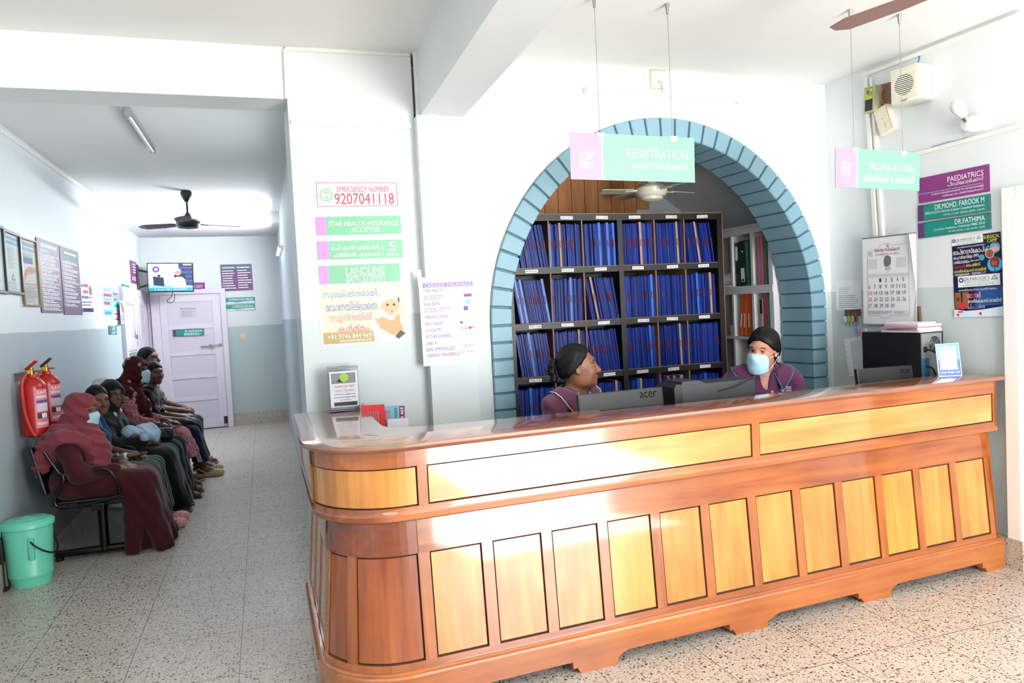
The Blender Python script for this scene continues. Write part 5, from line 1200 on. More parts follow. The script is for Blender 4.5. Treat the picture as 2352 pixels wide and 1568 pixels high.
# right wall signs
s = Sign('paediatrics_sign', 'purple PAEDIATRICS sign on the right wall', 'sign', RIGHTW, [(2110.3, 410.4), (2273.7, 375.7), (2274.6, 439.7), (2111, 467.3)], PURP, .005)
s.text('PAEDIATRICS', INKW, .435, .17, .925, .37, .032); s.text('പീഡിയാ(ടിക്സ്', INKW, .435, .40, .925, .58, .014); s.line('rule', INKS, 0, .645, .92, .645, .003)
s.text('നവജാത ശിശുക്കൾ മുതൽ 18 വയസുവെരയുള്ള', INKW, .20, .69, .925, .785, .012, 'small_lettering'); s.text('കുട്ടികെള വെര ചികിത്സിക്കുന്നതാണ്', INKW, .36, .82, .925, .915, .012, 'small_lettering'); screws(s, [(.1, .06), (.985, .06), (.97, .55), (.1, .97)]); s.done()
for nm, lb, q, t1, x0, t2, x2, t3 in (('doctor_sign', 'teal name sign reading DR.MOHD. FAROOK M on the right wall', [(2109.4, 473), (2276, 444.7), (2277.5, 485), (2110.3, 508.6)], 'DR.MOHD. FAROOK M', .255, 'MBBS,MD,DCH, Director & Senior Consultant Paediatrics', .11, 'OP TIME : 11:30 AM - 03:30 PM | 7:00 PM - 10:00 PM'),
                       ('doctor_sign', 'teal name sign reading DR.FATHIMA on the right wall, lowest of the doctor signs', [(2109.4, 513.6), (2277.5, 487), (2278.4, 525.4), (2111.7, 547.4)], 'DR.FATHIMA', .53, 'Consultant Paediatrics / Intensivist MBBS, DCH', .23, 'OP TIME : 9.00 AM - 11 AM | 4.00 PM - 7.30 PM')):
    s = Sign(nm, lb, 'sign', RIGHTW, q, TEALD, .006); s.rect('end_band', PURD, 0, 0, .09, 1); s.text(t1, INKW, x0, .10, .925, .42, .034); s.text(t2, INKW, x2, .50, .925, .66, .008, 'small_lettering'); s.text(t3, INKW, x0+.12 if x0 < .4 else .44, .77, .925, .89, .008, 'small_lettering')
    for yy in (0, 1): s.line('metal_edge', STEEL, 0, .01+.98*yy, 1, .01+.98*yy, .004)
    s.line('metal_edge', STEEL, .99, 0, .99, 1, .01); s.done()
LOGO = M('logo_violet', (.36, .26, .50), .5, 0); LG = M('logo_teal', (.25, .55, .55), .5, 0)
def brandrow(s, x0, y0, x1, y1):
    w = x1-x0; h = y1-y0
    s.disc('hospital_logo', LOGO, x0+w*.06, y0+h*.35, h*.26, h*.12, n=12, lift=.0001); s.text("DR.FAROOK'S", LOGO, x0+w*.13, y0+h*.12, x0+w*.76, y0+h*.46, .01, 'hospital_logo'); s.text('SPECIALITY HOSPITAL', LG, x0+w*.13, y0+h*.50, x0+w*.76, y0+h*.66, .006, 'hospital_logo')
    s.text('AMBALATHUMA,PARAVANKUNNU JN', INKB, x0+w*.15, y0+h*.72, x0+w*.86, y0+h*.80, .01, 'hospital_logo'); s.lines(INKG, x0+w*.08, y0+h*.84, x0+w*.95, y0+h*.96, 1, .5, 'hospital_logo')
    k = s.h/s.w; t = x0+w*.88; s.poly('hospital_logo', LG, [(t-h*.36*k, y0+h*.52), (t+h*.36*k, y0+h*.52), (t, y0+h*.04)], .0001); s.poly('hospital_logo', INKW, [(t-h*.2*k, y0+h*.46), (t+h*.2*k, y0+h*.46), (t, y0+h*.18)], .0002); s.disc('hospital_logo', LG, t, y0+h*.40, h*.07, lift=.0003, n=8)
s = Sign('surgical_camp_poster', 'navy SURGICAL CAMP poster on the right wall, the upper of two joined posters', 'poster', RIGHTW, [(2186, 548.5), (2298.4, 530.6), (2303.5, 626.3), (2190.5, 636)], NAVY, .002)
s.rect('heading_panel', PAPER, 0, .0, .655, .20); brandrow(s, .01, .01, .645, .195); s.text('SURGICAL', INKY, .67, .045, .985, .13, .03); s.text('CAMP', INKY, .74, .145, .93, .225, .03)
s.text('വേദനയില്ല,ഒരു ദിവസം െകാണ്ട് നടക്കാം..', INKW, .12, .235, .70, .285, .01, 'small_lettering')
for t, m, a in (('ലാപ്േറാസ്േകാപിക്', INKR, (.035, .305, .76, .43)), ): s.text(t, INKW, a[0]-.006, a[1]-.006, a[2]+.006, a[3]+.006, .08, 'lettering_outline'); s.text(t, m, *a, .02)
s.text('െഹർണിയ PPS', INKW, .03, .455, .56, .555, .02); s.text('ഗർഭാശയം', INKW, .03, .575, .36, .67, .02); s.text('നീക്കം െചയ്യൽ', INKW, .38, .60, .56, .645, .01, 'small_lettering'); s.text('േലസർ', INKR, .03, .69, .265, .79, .03); s.text('ൈപൽസ്', INKY, .285, .68, .58, .77, .025); s.text('െവരിേക്കാസ് െവയിൻ', INKY, .03, .815, .69, .90, .025)
s.text('•9746844469 • 9207041117', INKW, .035, .925, .68, .985, .02); s.disc('pictures', INKC, .885, .37, .135, lift=.0001); s.disc('pictures', INKC, .87, .78, .19, lift=.0001)
s.poly('pictures', M('print_pink', (.88, .62, .66), .6, 0), [(.81, .46), (.83, .36), (.90, .32), (.96, .37), (.975, .46)], .0002); s.disc('pictures', SKN, .895, .29, .04, lift=.0003, n=12); s.poly('pictures', INKB, [(.86, .285), (.875, .25), (.92, .25), (.93, .285), (.90, .27)], .0004)
s.disc('pictures', INKW, .78, .50, .115, lift=.0003); s.disc('pictures', SKD, .78, .50, .105, lift=.0004); s.rect('pictures', INKB, .775, .45, .785, .59, .0005); s.disc('pictures', LG, .62, .575, .075, lift=.0003, n=16); s.disc('pictures', INKC, .62, .575, .06, .05, lift=.0004, n=16)
s.poly('pictures', M('print_chair_red', (.50, .14, .14), .6, 0), [(.80, .60), (.95, .60), (.96, .74), (.93, .86), (.80, .84), (.77, .74)], .0003); s.poly('pictures', M('print_box_brown', (.55, .38, .22), .6, 0), [(.81, .70), (.91, .70), (.91, .80), (.81, .80)], .0004); s.rect('pictures', INKB, .855, .85, .87, .95, .0003); s.rect('pictures', INKB, .78, .94, .95, .955, .0003); s.done()
s = Sign('laser_clinic_poster', 'blue poster with legs and phone numbers on right wall, lower of two joined posters', 'poster', RIGHTW, [(2190.5, 636), (2304, 626.3), (2307.8, 725), (2193.8, 729)], NAVY, .0025)
s.rect('picture', M('poster_blue', (.13, .30, .55), .4, .1, 6), .45, .30, 1, .74); s.rect('heading_panel', PAPER, .10, .0, .95, .27); brandrow(s, .12, .01, .94, .255); s.text('േവദനയില്ല,ഒരു ദിവസം െകാണ്ട് നടക്കാം...', INKW, .11, .315, .90, .375, .01, 'small_lettering')
s.rect('picture', SKD, .02, .39, .31, .79, .0002); s.poly('picture', INKB, [(.145, .39), (.185, .39), (.175, .79), (.155, .79)], .0003); s.poly('picture', M('print_skin_dark', (.35, .18, .12), .6, .05), [(.06, .5), (.12, .52), (.10, .62), (.05, .58)], .0003)
s.disc('badge', INKR, .175, .72, .085, lift=.0006); s.text('മിതമായ', INKW, .115, .675, .235, .715, .015, 'badge'); s.text('നിരക്കിൽ', INKW, .115, .725, .235, .765, .015, 'badge')
s.text('േലസർ', INKW, .292, .40, .558, .54, .08, 'lettering_outline'); s.text('േലസർ', INKR, .30, .405, .55, .535, .03); s.text('െവരിേക്കാസ് െവയിൻ', INKW, .30, .565, .965, .66, .03); s.text('ചികിത്സ', INKW, .292, .69, .632, .80, .08, 'lettering_outline'); s.text('ചികിത്സ', INKBL, .30, .695, .625, .795, .03)
s.poly('footer', M('footer_pale', (.82, .88, .94), .6, 0), [(0, .80), (.25, .85), (.6, .83), (1, .77), (1, 1), (0, 1)], .0002); s.text('FOR BOOKING...', INKR, .69, .835, .96, .87, .01, 'footer'); s.text('9746844469', INKB, .13, .90, .50, .97, .025, 'footer'); s.text('9207041118', INKB, .60, .885, .965, .955, .025, 'footer')
s.disc('footer', INKR, .08, .94, .035, lift=.0004, n=10); s.disc('footer', INKR, .545, .925, .035, lift=.0004, n=10); s.rect('footer', INKR, .08, .85, .19, .885, .0004); s.done()
# calendar: curling sheets
s = Sign('wall_calendar', 'large white 2025 wall calendar with curling sheets on the right wall', 'calendar', RIGHTW, [(1989.7, 547.7), (2104.5, 535), (2104.5, 745), (1976.4, 742.3)], PAPER, .004, off=.045)
RB = M('calendar_red_border', (.75, .45, .48), .6, 0)
for k in range(3): s.line('border', RB, .10+.0*k, .16, .10, .90, .0022); 
for a in ((.10, .90, .32, .90), (.32, .90, .36, .93), (.36, .93, .50, .93), (.50, .93, .54, .90), (.54, .90, .88, .90), (.88, .90, .88, .14), (.10, .16, .32, .13), (.32, .13, .36, .09), (.36, .09, .52, .075), (.52, .075, .58, .11), (.58, .11, .88, .10)): s.line('border', RB, *a, .0022)
s.text('േകരള സർക്കാർ', INKB, .25, .125, .72, .18, .012, 'heading'); s.text('GOVERNMENT OF KERALA', INKR, .26, .19, .72, .213, .012, 'heading'); s.text('NO', INKB, .13, .165, .20, .19, .01, 'heading'); s.text('TO', INKB, .13, .195, .20, .22, .01, 'heading'); s.disc('heading', M('ink_coral', (.85, .5, .45), .6, 0), .50, .11, .02, n=10)
GR = M('portrait_grey', (.42, .42, .43), .6, .1); s.poly('portrait', GR, [(.43, .33), (.42, .27), (.45, .225), (.50, .215), (.555, .24), (.56, .29), (.545, .325), (.50, .345), (.46, .345)]); s.text('2025', INKB, .44, .352, .545, .382, .03, 'heading'); s.text('JULY', INKR, .465, .395, .525, .41, .01, 'heading')
for x0 in (.12, .66):
    for r in range(6):
        for c in range(7): s.rect('small_calendars', INKG, x0+.026*c, .255+.019*r, x0+.014+.026*c, .262+.019*r)
s.rect('day_names', M('calendar_band', (.80, .80, .80), .6, 0), .10, .425, .88, .455)
d = [(2, 0, '1'), (3, 0, '2'), (4, 0, '3'), (5, 0, '4'), (6, 0, '5')]+[((n+1) % 7, (n+1)//7, str(n)) for n in range(6, 32)]
for c, r, t in d:
    x = .12+.108*c; y = .475+.073*r; s.text(t, INKR if c == 0 else INKB, x, y, x+(.035 if len(t) == 1 else .062), y+.042, .015, 'dates')
s.lines(INKG, .12, .845, .60, .885, 4, .4); s.lines(INKG, .62, .845, .86, .885, 4, .4, seed=3)
# under-sheets and a curled corner
b = MB(); n = 12
for (dx, dz, rz) in ((.0, -.003, .02), (.006, -.006, .035)):
    vs = []
    for i in range(n+1):
        t = i/n; x = -s.w/2+s.w*t+dx; cz = dz+rz*max(0, t-.6)**2*3; vs += [(x, s.h/2-.01, -.001+dz), (x+.006, -s.h/2-.004-rz*.1, cz)]
    b.raw(vs, [(2*i, 2*i+2, 2*i+3, 2*i+1) for i in range(n)])
b.build('under_sheets', M('calendar_sheet', (.88, .86, .88), .7, .03), s.root)
b = MB(); vs = []
for i in range(11):
    t = i/10; y = s.h/2-.004-s.h*.62*t; w = .055*(1-t)**1.3+.004; vs += [(s.w/2-w, y, .006), (s.w/2-w*.45, y, .020*(1-t)+.007), (s.w/2-w*.02, y+.002, .010)]
b.raw(vs, [(3*i+j, 3*i+j+1, 3*i+j+4, 3*i+j+3) for i in range(10) for j in (0, 1)]); b.build('curled_edge', PAPER, s.root, True)
MB().tube([(-s.w/2, s.h/2, .002), (s.w/2, s.h/2, .002)], .005, 8).build('top_binding', STEEL, s.root); MB().tube([(-.03, s.h/2, .002), (.04, s.h/2+.05, -.04), (.09, s.h/2, .002)], .0012, 5).build('hanging_string', M('string', (.7, .65, .55), .8), s.root); s.done()
s = Sign('notice_paper', 'white typed notice on the right wall above the key rack', 'paper', RIGHTW, [(1919.5, 646), (1979.5, 642.3), (1976, 710.5), (1921, 711)], PAPER, .0012); s.lines(INKG, .12, .22, .55, .45, 4, .25, ragged=.2); s.lines(INKG, .12, .48, .95, .95, 7, .3, seed=4); s.done()
s = Sign('notice_paper', 'white printed form in a perforated sleeve on the right wall beside the black computer tower', 'paper', RIGHTW, [(1943, 771), (2003.7, 775.5), (2005, 850), (1946.8, 871)], PAPER, .0014); s.lines(INKG, .22, .10, .92, .90, 22, .32, seed=8)
for k in range(7): s.disc('sleeve_holes', INKB, .045, .08+.14*k, .010, n=8)
s.done()
# passage: frames and boards on the left wall
FRB = M('frame_black', (.05, .05, .06), .35, .03); FRG = M('frame_gold', (.45, .38, .26), .3, .05, metal=.5); DOC = M('document_pale', (.84, .90, .89), .5, .02); GLS = pane_mat('glass_pane')
def framed(label, q, fm, t, page, draw):
    s = Sign('framed_certificate', label, 'frame', LEFTW, q, page, .006, part='document'); b = MB(); w, h = s.w/2, s.h/2
    for a in ((-w, -h, w, -h+t), (-w, h-t, w, h), (-w, -h+t, -w+t, h-t), (w-t, -h+t, w, h-t)): b.bbox((a[0], a[1], -.002), (a[2], a[3], .022), .003)
    b.build('frame', fm, s.root); draw(s); s.done(); MB().box((-w+t, -h+t, .0125), (w-t, h-t, .0135)).build('glass', GLS, s.root)
def cert(s):
    s.lines(INKC, .08, .085, .93, .145, 1, .75, 'heading', 1, .02); s.lines(INKC, .10, .155, .93, .215, 1, .75, 'heading', 4, .02); s.lines(INKG, .25, .25, .80, .60, 12, .25, ragged=.5)
    s.poly('seal', LG, [(.40, .78), (.62, .78), (.51, .65)]); s.poly('seal', INKY, [(.46, .76), (.56, .76), (.51, .70)], .0001); s.lines(INKG, .20, .80, .85, .92, 5, .25, seed=5, ragged=.6)
framed('black framed certificate cut by the left edge of the view, nearest on the left wall', [(-48, 500), (6, 525), (8, 673), (-46, 668)], FRB, .022, DOC, lambda s: s.lines(INKG, .2, .1, .8, .9, 20, .3))
framed('black framed pale certificate with a small triangle seal on the left wall', [(2, 524), (42, 540), (47, 678), (8.6, 672)], FRB, .022, DOC, cert)
def policy(s):
    s.lines(INKC, .05, .06, .95, .125, 1, .75, 'heading', 2, .02); s.lines(INKC, .10, .135, .95, .195, 1, .75, 'heading', 5, .02); s.lines(INKG, .15, .22, .8, .28, 3, .3)
    s.rect('chart', M('chart_blue', (.38, .48, .66), .6, 0), .20, .28, .75, .37); s.poly('chart', M('chart_peach', (.90, .66, .50), .6, 0), [(.10, .62), (.22, .50), (.45, .42), (.85, .40), (.85, .50), (.50, .52), (.28, .56), (.16, .66)], .0001); s.rect('chart', M('chart_peach', (.90, .66, .50), .6, 0), .08, .66, .92, .685); s.lines(INKG, .12, .70, .90, .95, 12, .35, seed=6)
framed('gold and black framed chart with a peach curve on the left wall', [(43.6, 544), (80, 555.5), (87.6, 703.7), (46.9, 701.8)], FRG, .014, M('document_cream', (.88, .88, .84), .5, .02), policy)
for lb, q, sd_, two in (('tall purple board of white Malayalam text on the left wall, the nearer of two', [(81.9, 545.3), (133.5, 562.2), (143, 718.7), (92.2, 717)], 1, 0), ('tall purple board of white Malayalam text on the left wall, the farther of two', [(135.4, 564), (177.5, 578.8), (187.5, 722.5), (145, 722)], 2, 1)):
    s = Sign('notice_board', lb, 'sign', LEFTW, q, PURD, .008); s.rect('heading_band', TEALD, .12, .045, .92, .115); s.lines(INKW, .20, .058, .86, .104, 1, .7, 'lettering', 77+sd_, .02); s.rect('heading_band', TEALD, .12, .135, .50 if not two else .48, .175)
    if two: s.rect('heading_band', TEALD, .53, .135, .92, .175)
    for k in range(15 if not two else 12):
        y = .20+k*(.052 if not two else .058)
        for j in range(2): s.lines(INKW, .07+.03*j, y+.022*j, .95, y+.022*j+.018, 1, .75, 'lettering', seed=k*3+j+sd_*50, ragged=.5)
        s.disc('lettering', INKW, .045, y+.010, .004, n=6)
    s.done()
s = Sign('leaflet_paper', 'white leaflet with red and blue words on the left wall beyond the purple boards', 'poster', LEFTW, [(184, 645.4), (210.4, 648.3), (214.7, 718), (188.4, 717.5)], PAPER, .0015)
s.lines(INKBL, .05, .08, .26, .20, 1, .6, seed=11); s.lines(INKR, .28, .06, .64, .20, 1, .7, seed=12, ragged=0); s.lines(INKR, .18, .26, .62, .40, 1, .7, seed=13, ragged=0); s.lines(INKBL, .05, .45, .62, .56, 1, .8, seed=14, ragged=0); s.lines(INKR, .66, .47, .95, .54, 1, .6, seed=15, ragged=0); s.lines(INKP, .06, .62, .92, .80, 2, .5, seed=7); s.rect('footer', PURD, .0, .85, 1, .98); s.lines(INKW, .08, .87, .92, .97, 2, .5, 'footer', 3); s.poly('picture', GR, [(.72, .42), (.70, .2), (.76, .06), (.82, .2), (.90, .1), (.96, .3), (.92, .42)]); s.done()
def clutter(s, seed, base):
    r = random.Random(seed)
    for y0, y1, m in ((0, .22, PAPER), (.24, .36, INKR), (.38, .50, INKS), (.52, .64, INKR), (.68, .80, INKW), (.84, .98, INKC)):
        s.rect('print', m, .06, y0+.02, r.uniform(.6, .95), y1); s.lines(INKBL if m is not INKBL else INKW, .10, y0+.05, .85, y1-.03, 2, .5, 'small_print', seed+int(y0*10))
for lb, q, m, sd_ in (('leaflet with red bars on the left wall before the first door, leftmost of cluster', [(236.9, 656), (257.3, 660.7), (260, 722), (237.2, 723)], INKS, 1), ('blue leaflet on the left wall before the first door, upper right of cluster', [(257.8, 660.3), (270.7, 662.6), (272.6, 705.7), (260.5, 706.6)], INKC, 2), ('small white leaflet on the left wall before the first door, lowest of cluster', [(261.5, 707.2), (274, 707.6), (275.5, 750.6), (265, 750.6)], PAPER, 3)):
    s = Sign('leaflet_paper', lb, 'poster', LEFTW, q, m, .0015); clutter(s, sd_, m); s.done()
s = teal_sign('room_sign', 'small teal LAB sign low on the left wall below the leaflets', [(248, 747.8), (266.9, 748.7), (268.2, 767.8), (249, 768.4)], .14, LEFTW, TEALD, PURD); s.text('LAB', INKW, .42, .12, .75, .50, .02); s.text('ലാബ്', INKW, .38, .58, .82, .9, .02); s.done()
s = teal_sign('room_sign', 'small teal sign above the first door on the left wall', [(279, 652), (296.5, 656), (297, 674.5), (279.7, 670.3)], .2, LEFTW, TEALD, PURD); s.lines(INKW, .5, .42, .95, .62, 1, .6, 'lettering', 2); s.lines(INKW, .5, .66, .95, .86, 1, .6, 'lettering', 4); s.done()
s = Sign('room_sign', 'tall teal and white sign between the doors on the left wall', 'sign', LEFTW, [(305.5, 677), (313.8, 679), (315.7, 711.4), (307, 711.4)], PAPER, .006); s.rect('bands', TEALD, .3, 0, 1, .25); s.rect('bands', TEALD, .4, .75, 1, 1); s.rect('bands', PURD, 0, 0, .2, 1); s.done()
s = Sign('direction_board', 'purple sign high on the left wall beside the television', 'sign', LEFTW, [(297, 597), (312, 602.4), (315, 653), (300.4, 649.2)], PURP, .006); s.lines(INKW, .4, .08, .9, .55, 4, .5, 'lettering', 5); s.lines(INKW, .2, .68, .95, .88, 2, .5, 'lettering', 6); s.done()
s = Sign('department_sign', 'purple sign ending in COLOGY behind the television', 'sign', BACKW, [(400, 649), (470.7, 648.7), (471, 671), (400, 672)], PURP, .006); s.text('GYNAECOLOGY', INKW, .12, .22, .93, .52, .015); s.text('ൈഗനേക്കാളജി', INKW, .42, .62, .90, .88, .015); s.done()
s = Sign('tariff_board', 'purple two-column board on the end wall right of the television', 'sign', BACKW, [(505, 607.8), (579.7, 605.5), (580.9, 666.7), (509.7, 669)], PURD, .012)
for a in ((0, .01, 1, .01), (0, .99, 1, .99), (.006, 0, .006, 1), (.994, 0, .994, 1)): s.line('metal_edge', STEEL, *a, .006)
s.rect('heading_band', TEALD, .04, .07, .97, .17); s.lines(INKW, .06, .10, .48, .15, 1, .7, 'lettering', 9); s.lines(INKW, .52, .10, .95, .15, 1, .7, 'lettering', 8, .1)
for k in range(8): s.lines(INKW, .05, .22+k*.092, .48, .27+k*.092, 1, .7, 'lettering', k, .5); s.lines(INKW, .53, .21+k*.092, .96, .26+k*.092, 1, .7, 'lettering', k+20, .5)
s.done()
for lb, q, t in (('teal name plate on the end wall below the purple board, the upper of two', [(512, 684), (585.5, 681.7), (585.8, 696.3), (512.7, 699)], 'DR.MEHARUNNISA BEEGUM'), ('teal name plate on the end wall below the purple board, the lower of two', [(512.8, 700.5), (585.9, 697.8), (586, 712), (513.5, 715)], 'Dr. BINDU BALAKRISHNAN')):
    s = Sign('name_plate', lb, 'sign', BACKW, q, TEALD, .008); s.rect('end_band', PURD, 0, 0, .09, 1); s.text(t, INKW, .18 if 'BEE' in t else .30, .14, .94, .48, .01); s.poly('torn_film', M('film_silver', (.85, .88, .88), .25, .1, 30), [(.02, .98), (.02, .70), (.25, .66), (.45, .74), (.62, .64), (.98, .56), (.98, .92), (.5, .97)]); s.lines(TEALD, .35, .80, .75, .92, 1, .5, 'torn_film', 3); s.done()
# ============================================================ record shelf and its files
SHB = M('shelf_black', (.075, .062, .058), .4, .08); SHE = M('shelf_raw_edge', (.50, .36, .26), .6, .08)
SY = 4.95; SX = lambda x, y=560: float(PY(x, y, SY)[0])
xs = [SX(1181, 700), SX(1262), SX(1339), SX(1425), SX(1505), SX(1573.6), SX(1648)]
zb_ = [1.880, 1.484, 1.100, .715, .330]; ztop = 2.258; BT = .046
shelf = thing('record_shelf', 'tall black open record shelf packed with blue files behind the arch', 'shelf', loc=(0, 0, 0))
MB().box((xs[0]-.045, SY, ztop-BT), (xs[6]+.045, SY+.30, ztop)).build('top_board', SHB, shelf)
MB().box((xs[0]-.047, SY-.002, ztop), (xs[6]+.047, SY+.302, ztop+.006)).build('top_edge', SHE, shelf)
for z in zb_: 
    o = MB().box((xs[0], SY+.004, z-BT), (xs[6], SY+.30, z-.004)).build('shelf_board', SHB, shelf); MB().box((xs[0], SY+.003, z-.004), (xs[6], SY+.29, z)).build('board_edge', SHE, o)
for x, w in ((xs[0]-.045, .045), (xs[3]-.02, .04), (xs[6], .045)): MB().box((x, SY, 0), (x+w, SY+.30, ztop-BT)).build('upright', SHB, shelf)
MB().box((xs[6]+.045, SY, 0), (xs[6]+.051, SY+.30, ztop)).build('side_edge', SHE, shelf)
for i in (1, 2, 4, 5):
    for zt, zl in zip([ztop]+zb_[:-1], zb_): MB().box((xs[i]-.005, SY+.006, zl), (xs[i]+.005, SY+.28, zt-BT)).build('divider', SHE, shelf)
MB().box((xs[0], SY+.29, 0), (xs[6], SY+.30, ztop-BT)).build('back_board', SHB, shelf)
TAGS = [['175961-176050', '176051-176140', '176141-176245', '176246-176350', '176351-176440', '176441-176540'], [None]*5+['176540-176640'],
        ['172901-173000', '173001-173100', '173101-173200', '173201-173300', '173301-173400', '173401-173490'], ['174080-173961', None, '173866-173771', '173770-173671', '173670-173580', '173573-173491']]
r = random.Random(5)
for i, row in enumerate(TAGS):
    z = ([ztop]+zb_)[i]-BT*.55
    for j, t in enumerate(row):
        xm = (xs[j]+xs[j+1])/2+r.uniform(-.02, .02); w = .048; Mx = Matrix.Translation((xm, SY-.0005, z)) @ Matrix.Rotation(r.uniform(-.03, .03), 4, 'Y')
        o = MB().box((-w, -.0008, -.0115), (w, 0, .0115)).build('bay_label', PAPER, shelf); o.matrix_world = Mx
        b = MB()
        if t:
            V, F = text_tris(t, .01); lo_, hi_ = V.min(0), V.max(0); b.raw([((v[0]-lo_[0])/(hi_[0]-lo_[0])*.086-.043, -.0012, (v[1]-lo_[1])/(hi_[1]-lo_[1])*.013-.0065) for v in V], F)
        else:
            for q in range(4): b.box((-.042+.021*q, -.0013, -.003), (-.026+.021*q, -.0009, .004))
        b.build('bay_number', INKG if not t else INKB, o, fix=False)
FB = [M('file_blue_a', (.12, .23, .64), .35, .12, 8), M('file_blue_b', (.17, .30, .72), .33, .12, 8), M('file_blue_c', (.10, .17, .47), .4, .12, 8), M('file_sky', (.12, .40, .74), .35, .08, 8)]
FT = M('file_manila', (.66, .52, .33), .7, .06); FP = M('file_paper', (.70, .68, .62), .8, .05); FR = M('file_red_tag', (.52, .12, .13), .5, .05)
def file_mesh(k):
    """a cardboard patient file seen from its fore-edge: several overlapping covers around paper"""
    rr = random.Random(k); b = MB(); n = rr.choice((3, 4, 4, 5)); H = .305+.012*rr.random(); T = .0148; pit = T/n; mats = [FB[k % 3], FB[(k+1) % 3], FT, FP, FR]
    for i in range(n):
        x = -T/2+i*pit; h = H-rr.random()*.010; y0 = rr.random()*.012; mi = rr.choice((0, 0, 1))
        b.box((x, y0, 0), (x+.0014, .24, h), mi); b.box((x+.0014, y0+.010+.008*rr.random(), .002), (x+pit-.0008, .235, h-.006-rr.random()*.012), 3 if rr.random() < .25 else 2 if rr.random() < .4 else mi)
        b.box((x+pit-.0012, y0+.003, 0), (x+pit-.0003, .24, h-.003), 1-mi)
    if k % 3 == 0: b.box((-.001, -.004, H*.42), (.0022, .02, H*.62), 4)
    return b.mesh('file', mats)
def wide_mesh(k):
    b = MB(); m = [FT, FB[0], FP, FB[3], FR]; b.box((-.0105, .002, 0), (-.009, .24, .312), 1); b.box((-.009, .004, 0), (.009, .24, .318), 0 if k % 2 else 3); b.box((.009, 0, 0), (.0105, .24, .310), 1); b.box((-.004, -.002, .14), (-.001, .01, .19), 4); return b.mesh('file', m)
FM = [file_mesh(k) for k in range(12)]; FWM = [wide_mesh(k) for k in range(2)]
ROWN = ['top', 'second', 'third']; COLN = ['first', 'second', 'third', 'fourth', 'fifth', 'sixth']
ordn = lambda n: '%d%s' % (n, 'th' if 10 <= n % 100 <= 20 else {1: 'st', 2: 'nd', 3: 'rd'}.get(n % 10, 'th'))
r = random.Random(11); nf = 0
def bay(i, j, n, put):
    x0 = xs[j]+(.004 if j not in (0, 3) else .022 if j == 3 else .002)+.003; x1 = xs[j+1]-(.004 if j not in (2, 5) else .022 if j == 2 else .002)-.003
    z = zb_[i]+.0005; lean = r.choice((-.16, -.10, -.04, 0, .04, .10)); lean = {(0, 0): .14, (0, 5): .13, (1, 0): .15, (1, 2): .17, (2, 0): .12, (2, 2): .12}.get((i, j), r.uniform(-.01, .05))
    sp = .30*math.tan(abs(lean)); W_ = x1-x0-sp; wds = [(.0225 if r.random() < .08 else .0152) for _ in range(n)]; k = W_/sum(wds); x = x0+(sp if lean > 0 else 0)
    for m in range(n):
        w = wds[m]*k; xc = x+w/2; me = FWM[r.randrange(2)] if wds[m] > .02 else FM[r.randrange(12)]; a = -lean*(1 if r.random() < .9 else .85)
        put(me, (xc, SY+.010+r.random()*.022, z+abs(sin(lean))*.008), a, w/(.021 if wds[m] > .02 else .0148), m); x += w
def put_one(me, loc, a, sc, m):
    global nf
    if nf >= 300: REST.append((me, loc, a, sc)); return
    o = link('patient_file', me); o.location = loc; o.rotation_euler = (0, a, 0); o.scale = (sc*.97, 1, 1); nf += 1
    tag(o, '%s blue patient file from the left in the %s bay of the %s shelf row' % (ordn(m+1), COLN[PJ], ROWN[PI_]), 'file', 'blue patient files on the %s shelf row' % ROWN[PI_])
REST = []
for PI_ in range(3):
    for PJ in range(6): bay(PI_, PJ, 17 if (PI_*6+PJ) % 3 else 16, put_one)
def put_rest(me, loc, a, sc, m): REST.append((me, loc, a, sc))
for PJ in range(6): bay(3, PJ, 16, put_rest)
b = MB(); allm = FB+[FT, FP, FR]
for me, loc, a, sc in REST:
    T = Matrix.Translation(loc) @ Matrix.Rotation(a, 4, 'Y') @ Matrix.Diagonal((sc*.97, 1, .96 if loc[2] < 1 else 1, 1)); base = len(b.v)
    b.v += [tuple(T @ v.co) for v in me.vertices]; b.f += [tuple(i+base for i in p.vertices) for p in me.polygons]; b.m += [allm.index(me.materials[p.material_index]) for p in me.polygons]
o = b.build('patient_files', allm, None, fix=False); o['kind'] = 'stuff'; tag(o, 'rest of the blue patient files on the fourth shelf row behind the counter', 'files')
# ---- store room: wood lining, white shelf unit, fan
WPL = wood_mat('plank_wood', (.56, .34, .16), (.78, .54, .31), 'Z', .55, .1)
b = MB(); x = 2.20
edge_z = [2.28, 2.28, 2.28, 2.28, 2.28, 2.28, 2.30, 2.42]
for k in range(9):
    w = .125; z0 = [2.2]*7+[2.30, 2.42]; b.bbox((x, 5.86, z0[k]), (x+w-.004, 5.89, 3.05), .003); x += w
o = b.build('wall_planks', WPL); o['kind'] = 'structure'
o = MB().raw([(3.36, 5.84, 2.62), (3.42, 5.84, 2.66), (3.90, 5.84, 2.38), (3.86, 5.84, 2.30), (3.36, 5.895, 2.62), (3.42, 5.895, 2.66), (3.90, 5.895, 2.38), (3.86, 5.895, 2.30)], [(0, 1, 2, 3), (4, 7, 6, 5), (0, 4, 5, 1), (1, 5, 6, 2), (2, 6, 7, 3), (3, 7, 4, 0)]).build('trim_20', wood_mat('dark_beam_wood', (.16, .10, .07), (.30, .20, .14), 'X', .6, 0)); o['kind'] = 'structure'
CW = M('cabinet_white', (.80, .80, .82), .45, .03); cab = thing('shelf_unit', 'white open shelf unit with binders seen through the right of the arch', 'shelf', loc=(0, 0, 0))
CX0, CX1 = 3.60, 3.92; cy = [4.60, 4.815, 5.075, 5.34]
